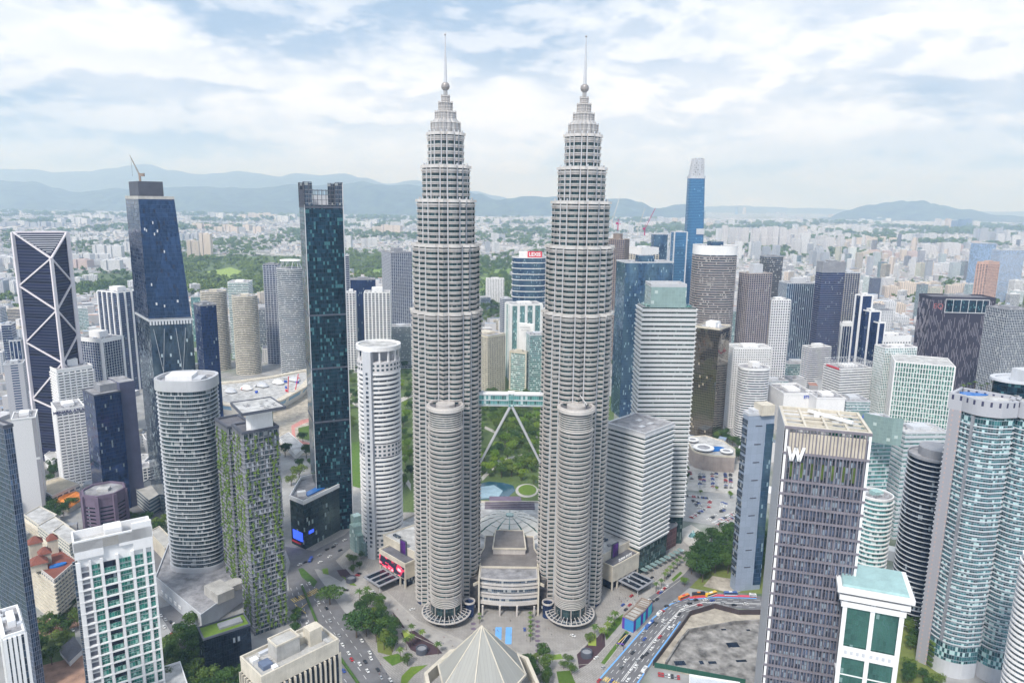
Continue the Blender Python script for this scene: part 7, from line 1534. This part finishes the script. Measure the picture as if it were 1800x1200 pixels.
for a in ((125, 393, 5, 120, 75, 0, 11), (175, 385, 4, 120, 80, 0, 14), (155, 470, 3, 60, 70, 0, 25), (205, 452, 3, 70, 68, 0, 24), (140, 425, 4, 60, 45, 0, 18), (185, 475, 4, 80, 48, 3, 24), (355, 452, 2, 62, 115, 1, 22), (330, 425, 3, 70, 60, 2, 16), (390, 385, 3, 130, 90, 0, 14), (410, 365, 3, 150, 110, 0, 10), (455, 385, 5, 130, 75, 1, 13), (375, 405, 4, 90, 60, 1, 16), (430, 408, 4, 90, 60, 1, 15), (500, 388, 3, 120, 80, 0, 13), (613, 437, 1, 40, 95, 0, 20), (648, 432, 2, 60, 65, 0, 14), (640, 398, 4, 110, 80, 0, 12), (680, 408, 3, 110, 70, 1, 14), (703, 400, 2, 100, 90, 0, 12), (855, 390, 5, 100, 75, 5, 9), (910, 392, 6, 130, 90, 5, 9), (862, 445, 2, 40, 70, 0, 14), (875, 425, 2, 60, 60, 2, 12), (1095, 410, 3, 90, 85, 0, 12), (1140, 400, 4, 100, 90, 5, 12), (1165, 395, 4, 90, 110, 2, 12),
          (1265, 398, 4, 90, 80, 0, 12), (1296, 436, 5, 48, 165, 5, 13), (1350, 437, 5, 48, 160, 5, 13), (1275, 425, 3, 60, 110, 0, 13), (1420, 445, 4, 50, 120, 5, 13), (1505, 410, 5, 80, 90, 0, 12), (1610, 425, 5, 70, 70, 0, 14), (1650, 450, 5, 60, 80, 5, 14), (1300, 452, 3, 55, 95, 0, 22), (1345, 455, 3, 50, 95, 2, 20), (1395, 430, 5, 60, 130, 5, 12), (1440, 470, 3, 45, 100, 2, 10), (1460, 440, 3, 50, 110, 5, 14), (1302, 378, 2, 90, 260, 4, 14), (1365, 382, 3, 110, 120, 2, 12), (1470, 382, 3, 130, 110, 2, 9), (1420, 408, 4, 80, 80, 0, 16), (1475, 420, 3, 60, 80, 0, 14), (1500, 430, 4, 60, 60, 1, 16), (1545, 425, 4, 60, 55, 1, 17), (1520, 392, 4, 110, 70, 0, 14), (1560, 388, 3, 110, 80, 0, 12), (1500, 455, 4, 60, 45, 0, 16), (1570, 455, 4, 60, 45, 3, 22), (1640, 480, 3, 70, 48, 0, 24), (1660, 400, 3, 90, 130, 5, 10), (1690, 402, 5, 90, 140, 4, 12), (1740, 425, 5, 60, 120, 2, 11), (1775, 430, 4, 60, 110, 0, 12), (1700, 440, 5, 60, 55, 3, 15), (1755, 470, 4, 50, 95, 5, 14), (1600, 520, 4, 60, 50, 1, 24), (1560, 515, 3, 60, 42, 1, 20), (1690, 525, 3, 50, 45, 0, 18), (1790, 400, 3, 100, 90, 2, 10), (1400, 385, 4, 130, 70, 2, 12),
          (1415, 560, 2, 40, 30, 0, 20), (1560, 560, 3, 40, 50, 1, 16), (1660, 590, 2, 40, 60, 2, 20), (1570, 575, 2, 40, 40, 0, 20), (20, 470, 4, 90, 50, 0, 24), (60, 400, 5, 120, 55, 2, 22), (20, 520, 3, 60, 50, 0, 22), (150, 500, 2, 50, 34, 0, 25), (1100, 445, 2, 70, 80, 0, 16)): clus(*a)
MID = [g_off, g_navy, g_teal, g_blue]
def fill(n, xr, yr, hr, seed, where):
    r_ = random.Random(seed); c = 0; t = 0
    while c < n and t < n*40:
        t += 1; x, y = r_.uniform(*xr), r_.uniform(*yr); X, Y = at(x, y)
        if any((X-f[0][0])**2+(Y-f[0][1])**2 < (f[1]+20)**2 for f in FOOT): continue
        h = r_.uniform(*hr); w_, d_ = r_.uniform(20, 42), r_.uniform(16, 26); a = r_.choice((.1, .2, .7))+r_.uniform(-.1, .1); FOOT.append(((X, Y), max(w_, d_)*.6)); c += 1
        ca_, sa_ = math.cos(a), math.sin(a); fp = [(X+u*ca_-v*sa_, Y+u*sa_+v*ca_) for u, v in ((-w_/2, -d_/2), (w_/2, -d_/2), (w_/2, d_/2), (-w_/2, d_/2))]
        bm_, bn = r_.choice(((white_, 'white'), (lgrey, 'pale grey'), (cream, 'cream'), (white_, 'white'), (mgrey, 'dark grey'))); e = (' left' if x < xr[0]+(xr[1]-xr[0])/3 else (' right' if x > xr[0]+(xr[1]-xr[0])*2/3 else ' centre')); e = (', back' if y < (yr[0]+yr[1])/2 else ', front')+e; T = thing('city_block', f'{bn} mid-rise block {where}{e}', 'building', (X, Y, 0), f'{bn} mid-rise blocks {where}{e}')
        if r_.random() < .55: facade(T, fp, 0, h, r_.choice(MID[:3]), bm_, 3.6, r_.uniform(1.2, 2.0), .4, bm_ if r_.random() < .5 else None, 4.5, 1.3, ind=False)
        else: facade(T, fp, 0, h, FAR[r_.choice((0, 1, 2))], None)
        roof(T, fp, h, bm_, r_.choice((roofl, roofm)), 1.4, 1, None, 4)
fill(36, (1285, 1560), (560, 640), (25, 80), 1, 'behind the white towers right of the twins'); fill(22, (1560, 1790), (540, 640), (20, 60), 2, 'around the black fin tower'); fill(16, (1100, 1300), (560, 620), (30, 80), 3, 'behind the white-banded office tower')
fill(70, (1380, 1620), (430, 570), (35, 110), 9, 'around the slate-blue towers'); fill(24, (1060, 1230), (430, 560), (40, 120), 10, 'around the tallest sky-blue tower'); fill(34, (1600, 1800), (430, 540), (30, 90), 11, 'by the salmon tower'); fill(18, (230, 540), (515, 560), (18, 50), 12, 'below the golf course')
fill(26, (-60, 240), (540, 660), (18, 60), 4, 'around the X-braced tower'); fill(16, (330, 560), (545, 600), (15, 50), 5, 'behind the cream rounded towers'); fill(14, (600, 730), (540, 600), (15, 45), 6, 'between the teal tower and left twin'); fill(12, (60, 300), (760, 860), (12, 30), 7, 'below the dark glass towers on the left'); fill(10, (840, 960), (560, 640), (14, 40), 8, 'in the gap between the twins')
sm = newmat('roofscape'); ca = sm[1].nodes.new('ShaderNodeVertexColor'); ca.layer_name = 'col'; sm[1].links.new(ca.outputs[0], sm[2].inputs['Base Color']); sm[2].inputs['Roughness'].default_value = .85; sm = sm[0]
pal = [(.52, .52, .54), (.70, .71, .74), (.42, .26, .20), (.36, .20, .16), (.28, .30, .34), (.58, .60, .64), (.42, .38, .34), (.24, .32, .44), (.62, .62, .62), (.16, .19, .23), (.22, .25, .28), (.34, .36, .4)]
def lowrise(n, Y0, Y1, name, lab, seed, smin, smax):
    r_ = random.Random(seed); b = MB(); b.col = []
    for i in range(n):
        Y = Y0*(Y1/Y0)**r_.random(); X = r_.uniform(-.86, .86)*Y
        if Y < 1500 and abs(X+20) < 260: continue
        if any((X-f[0][0])**2+(Y-f[0][1])**2 < (f[1]+14)**2 for f in FOOT): continue
        p = px(X, Y, 0)
        if (any(inpoly(p[0], p[1], z) for z in CLEAR)): continue
        s = max(1, Y/4200); w_, d_ = r_.uniform(smin, smax)*s, r_.uniform(smin, smax)*.6*s; h = r_.uniform(4, 13) if r_.random() < .88 else r_.uniform(14, 30)
        a = (int(X/400)*.7+int(Y/500)*1.1) % 1.57; ca_, sa_ = math.cos(a), math.sin(a)
        c = r_.choice(pal); q = [(X+x*ca_-y*sa_, Y+x*sa_+y*ca_) for x, y in ((-w_/2, -d_/2), (w_/2, -d_/2), (w_/2, d_/2), (-w_/2, d_/2))]
        k0_ = len(b.f); wc = (.58, .58, .60) if r_.random() < .6 else (.38, .38, .40); b.walls(q, 0, h); b.cap(q, h); b.col[k0_:] = [wc]*4+[c]
    o = b.build(name, [sm]); kind(o, 'stuff'); o['label'] = lab; o['category'] = 'houses'
CLEAR = [[(600, 440), (730, 452), (726, 490), (604, 482)], [(838, 460), (900, 460), (905, 560), (838, 580)], [(320, 448), (545, 452), (545, 520), (300, 520)], [(120, 480), (240, 480), (240, 520), (120, 510)], [(560, 560), (1100, 640), (1100, 1000), (520, 1000), (380, 760), (380, 640)], [(1180, 800), (1340, 800), (1450, 1300), (1000, 1300), (1080, 1000)], [(500, 940), (720, 940), (720, 1260), (480, 1260)], [(280, 1060), (450, 1060), (450, 1260), (270, 1260)], [(50, 1060), (150, 1060), (150, 1260), (50, 1260)]]
lowrise(36000, 1700, 17500, 'suburban_roofs', 'carpet of small pale and red-roofed houses filling the far city', 1, 12, 34)
lowrise(2600, 620, 1900, 'street_blocks', 'small low buildings between the towers', 4, 10, 26)
def woods(name, lab, n, spots, seed, m, s0_, s1_):
    r_ = random.Random(seed); b = MB()
    base = crown_mesh(9, 64, .7, .22)
    for i in range(n):
        P_ = spots(r_)
        if P_ is None: continue
        X, Y = P_; s = r_.uniform(s0_, s1_)*max(1, Y/3500); a = r_.uniform(0, 6.28); ca_, sa_ = math.cos(a), math.sin(a)
        k = len(b.v)
        b.v += [(X+(v[0]*ca_-v[1]*sa_)*s, Y+(v[0]*sa_+v[1]*ca_)*s, s*.55+v[2]*s) for v in base.v]; b.f += [tuple(j+k for j in f) for f in base.f]; b.uv += base.uv; b.mi += base.mi; b.col += base.col
    o = b.build(name, [m]); kind(o, 'stuff'); o['label'] = lab; o['category'] = 'woodland'
def inpx(P_):
    xs = [p[0] for p in P_]; ys = [p[1] for p in P_]
    def f(r_):
        for _ in range(30):
            x, y = r_.uniform(min(xs), max(xs)), r_.uniform(min(ys), max(ys))
            if inpoly(x, y, P_) and not any(inpoly(x, y, z) for z in FW_): return at(x, y)
    return f
FW_ = [[(845, 476), (898, 472), (898, 480), (852, 484)], [(842, 488), (858, 486), (850, 520), (840, 528)], [(614, 476), (672, 470), (672, 480), (616, 484)], [(360, 478), (405, 470), (440, 482), (400, 490)]]
woods('golf_woodland', 'wooded golf course between the far suburbs and the towers, left', 500, inpx([(300, 455), (545, 456), (545, 520), (300, 520)]), 1, leafB, 14, 24)
woods('fairway_woodland', 'trees around the golf fairways just left of the left twin', 220, inpx([(600, 440), (730, 452), (726, 495), (604, 492)]), 2, leafB, 14, 22)
woods('central_woodland', 'trees around the bright fairways seen between the twins', 260, inpx([(838, 456), (905, 456), (905, 540), (838, 545)]), 3, leafB, 12, 20)
woods('left_woodland', 'trees behind the X-braced tower', 200, inpx([(20, 470), (240, 478), (240, 520), (10, 520)]), 5, leafB, 12, 20)
def any_(r_):
    Y = 1500*(14000/1500)**r_.random(); X = r_.uniform(-.86, .86)*Y
    if abs(X) < 250 and Y < 1900: return None
    k = math.sin(X*.0031+1.3)+math.sin(Y*.0023+X*.0011)+math.sin((X-Y)*.0017+2)
    return (X, Y) if k > .25 else None
woods('scattered_greenery', 'scattered tree cover through the far suburbs', 14000, any_, 6, leafB, 12, 22)
EXW = wall('expressway', (.50, .49, .47), .8, 0, .1, 0)
for pts, wd in (([(330, 460), (420, 448), (520, 452), (620, 460)], 30), ([(1000, 470), (1380, 482), (1560, 474), (1700, 470), (1850, 478)], 34), ([(1380, 500), (1460, 488), (1560, 496), (1700, 520)], 22), ([(-50, 410), (60, 396), (150, 392)], 60), ([(1500, 560), (1600, 520), (1700, 505)], 20)): strip('expressway', pts, wd, 9.5, EXW)
# ------------------------------------------------------------------ hills
hm, t, b_ = newmat('forest_hill'); g_ = geo(t); t.links.new(tmix(t, tramp(t, tnoise(t, g_, .0035, 8, .75), .38, .62), (.012, .03, .03), (.08, .12, .08)), b_.inputs['Base Color']); b_.inputs['Roughness'].default_value = .95
def hills(name, pts, Y, depth, seed, n=220, rough=30):
    xs = [p[0] for p in pts]; b = MB(); rows = 15; grid = []; r_ = random.Random(seed); ph = [r_.uniform(0, 6.28) for _ in range(12)]
    for i in range(n+1):
        x = xs[0]+(xs[-1]-xs[0])*i/n
        for (xa, ya), (xb, yb_) in zip(pts, pts[1:]):
            if xa <= x <= xb: t_ = (x-xa)/(xb-xa); t_ = t_*t_*(3-2*t_); y = ya+(yb_-ya)*t_; break
        X, _, Z = atY(x, y, Y); Z = max(Z, 2); col_ = []
        for j in range(rows):
            v = j/(rows-1); s = (v-.5)*2; f = math.exp(-(s*1.9)**2)-math.exp(-3.61); f /= (1-math.exp(-3.61))
            nz = sum(math.sin(X*.0009*(k+1)*1.3+s*(k+2)*2.1+ph[k])*rough*9/(k+2) for k in range(9))*(1-abs(s))*(0 if abs(s) < .04 else 1)*abs(s)*1.6
            nz += sum(math.sin(X*.004*(k+1)+s*9*(k+1)+ph[k])*rough*.5/(k+1) for k in range(4))*f
            col_.append((X*(1+s*depth/2/Y), Y+s*depth/2, max(-3, Z*f+nz*min(1, Z/300)) if 0 < j < rows-1 else -5))
        grid.append(col_)
    for i in range(n):
        for j in range(rows-1): b.face([grid[i][j], grid[i+1][j], grid[i+1][j+1], grid[i][j+1]])
    o = b.build(name, [hm], smooth=True); kind(o, 'structure')
hills('near_hills', [(-260, 335), (-120, 325), (0, 318), (60, 319), (100, 332), (135, 337), (200, 332), (290, 331), (350, 327), (400, 331), (450, 330), (520, 325), (600, 325), (640, 321), (690, 326), (740, 326), (800, 332), (840, 341), (880, 352), (930, 364)], 19500, 7500, 1)
hills('far_hills', [(-300, 300), (-100, 290), (0, 297), (60, 298), (100, 303), (150, 301), (200, 296), (230, 290), (260, 289), (300, 299), (345, 306), (385, 305), (420, 300), (450, 305), (490, 310), (520, 305), (570, 308), (605, 305), (640, 313), (680, 323), (730, 317), (770, 325), (830, 335), (870, 344), (920, 355), (970, 364)], 30000, 9000, 2, rough=22)
hills('middle_hill', [(820, 372), (880, 352), (935, 345), (1010, 345), (1090, 349), (1125, 355), (1150, 366), (1200, 362), (1240, 372)], 19000, 3500, 3, 120)
hills('right_hill', [(1440, 388), (1490, 370), (1530, 360), (1560, 356), (1610, 355), (1650, 360), (1700, 369), (1760, 378), (1830, 384), (1900, 392)], 20000, 4500, 4, 140)
hills('horizon_hills', [(1120, 372), (1200, 365), (1300, 362), (1420, 366), (1560, 372), (1700, 372), (1800, 372), (1950, 368), (2150, 370)], 33000, 6000, 5, 140)
q = atY(1602, 357, 20000); T = thing('radio_mast', 'thin radio mast on top of the right-hand hill', 'mast', (q[0], q[1], q[2]-20)); MB().bar((q[0], q[1], q[2]-20), (q[0], q[1], q[2]+90), 7).build('mast_pole', [lgrey], T)
# ------------------------------------------------------------------ haze
hb = MB(); hb.prism([(-31000, -250), (31000, -250), (31000, 43000), (-31000, 43000)], -8, 1800); hm_ = bpy.data.materials.new('haze_air'); hm_.use_nodes = True; t = hm_.node_tree
for n in list(t.nodes): t.nodes.remove(n)
oo = t.nodes.new('ShaderNodeOutputMaterial'); pv = t.nodes.new('ShaderNodeVolumePrincipled'); t.links.new(pv.outputs[0], oo.inputs['Volume'])
pv.inputs['Color'].default_value = (.46, .66, 1.0, 1); pv.inputs['Absorption Color'].default_value = (1, 1, 1, 1); pv.inputs['Density'].default_value = 7.2e-5; pv.inputs['Anisotropy'].default_value = .2
o = hb.build('haze', [hm_]); kind(o, 'stuff')
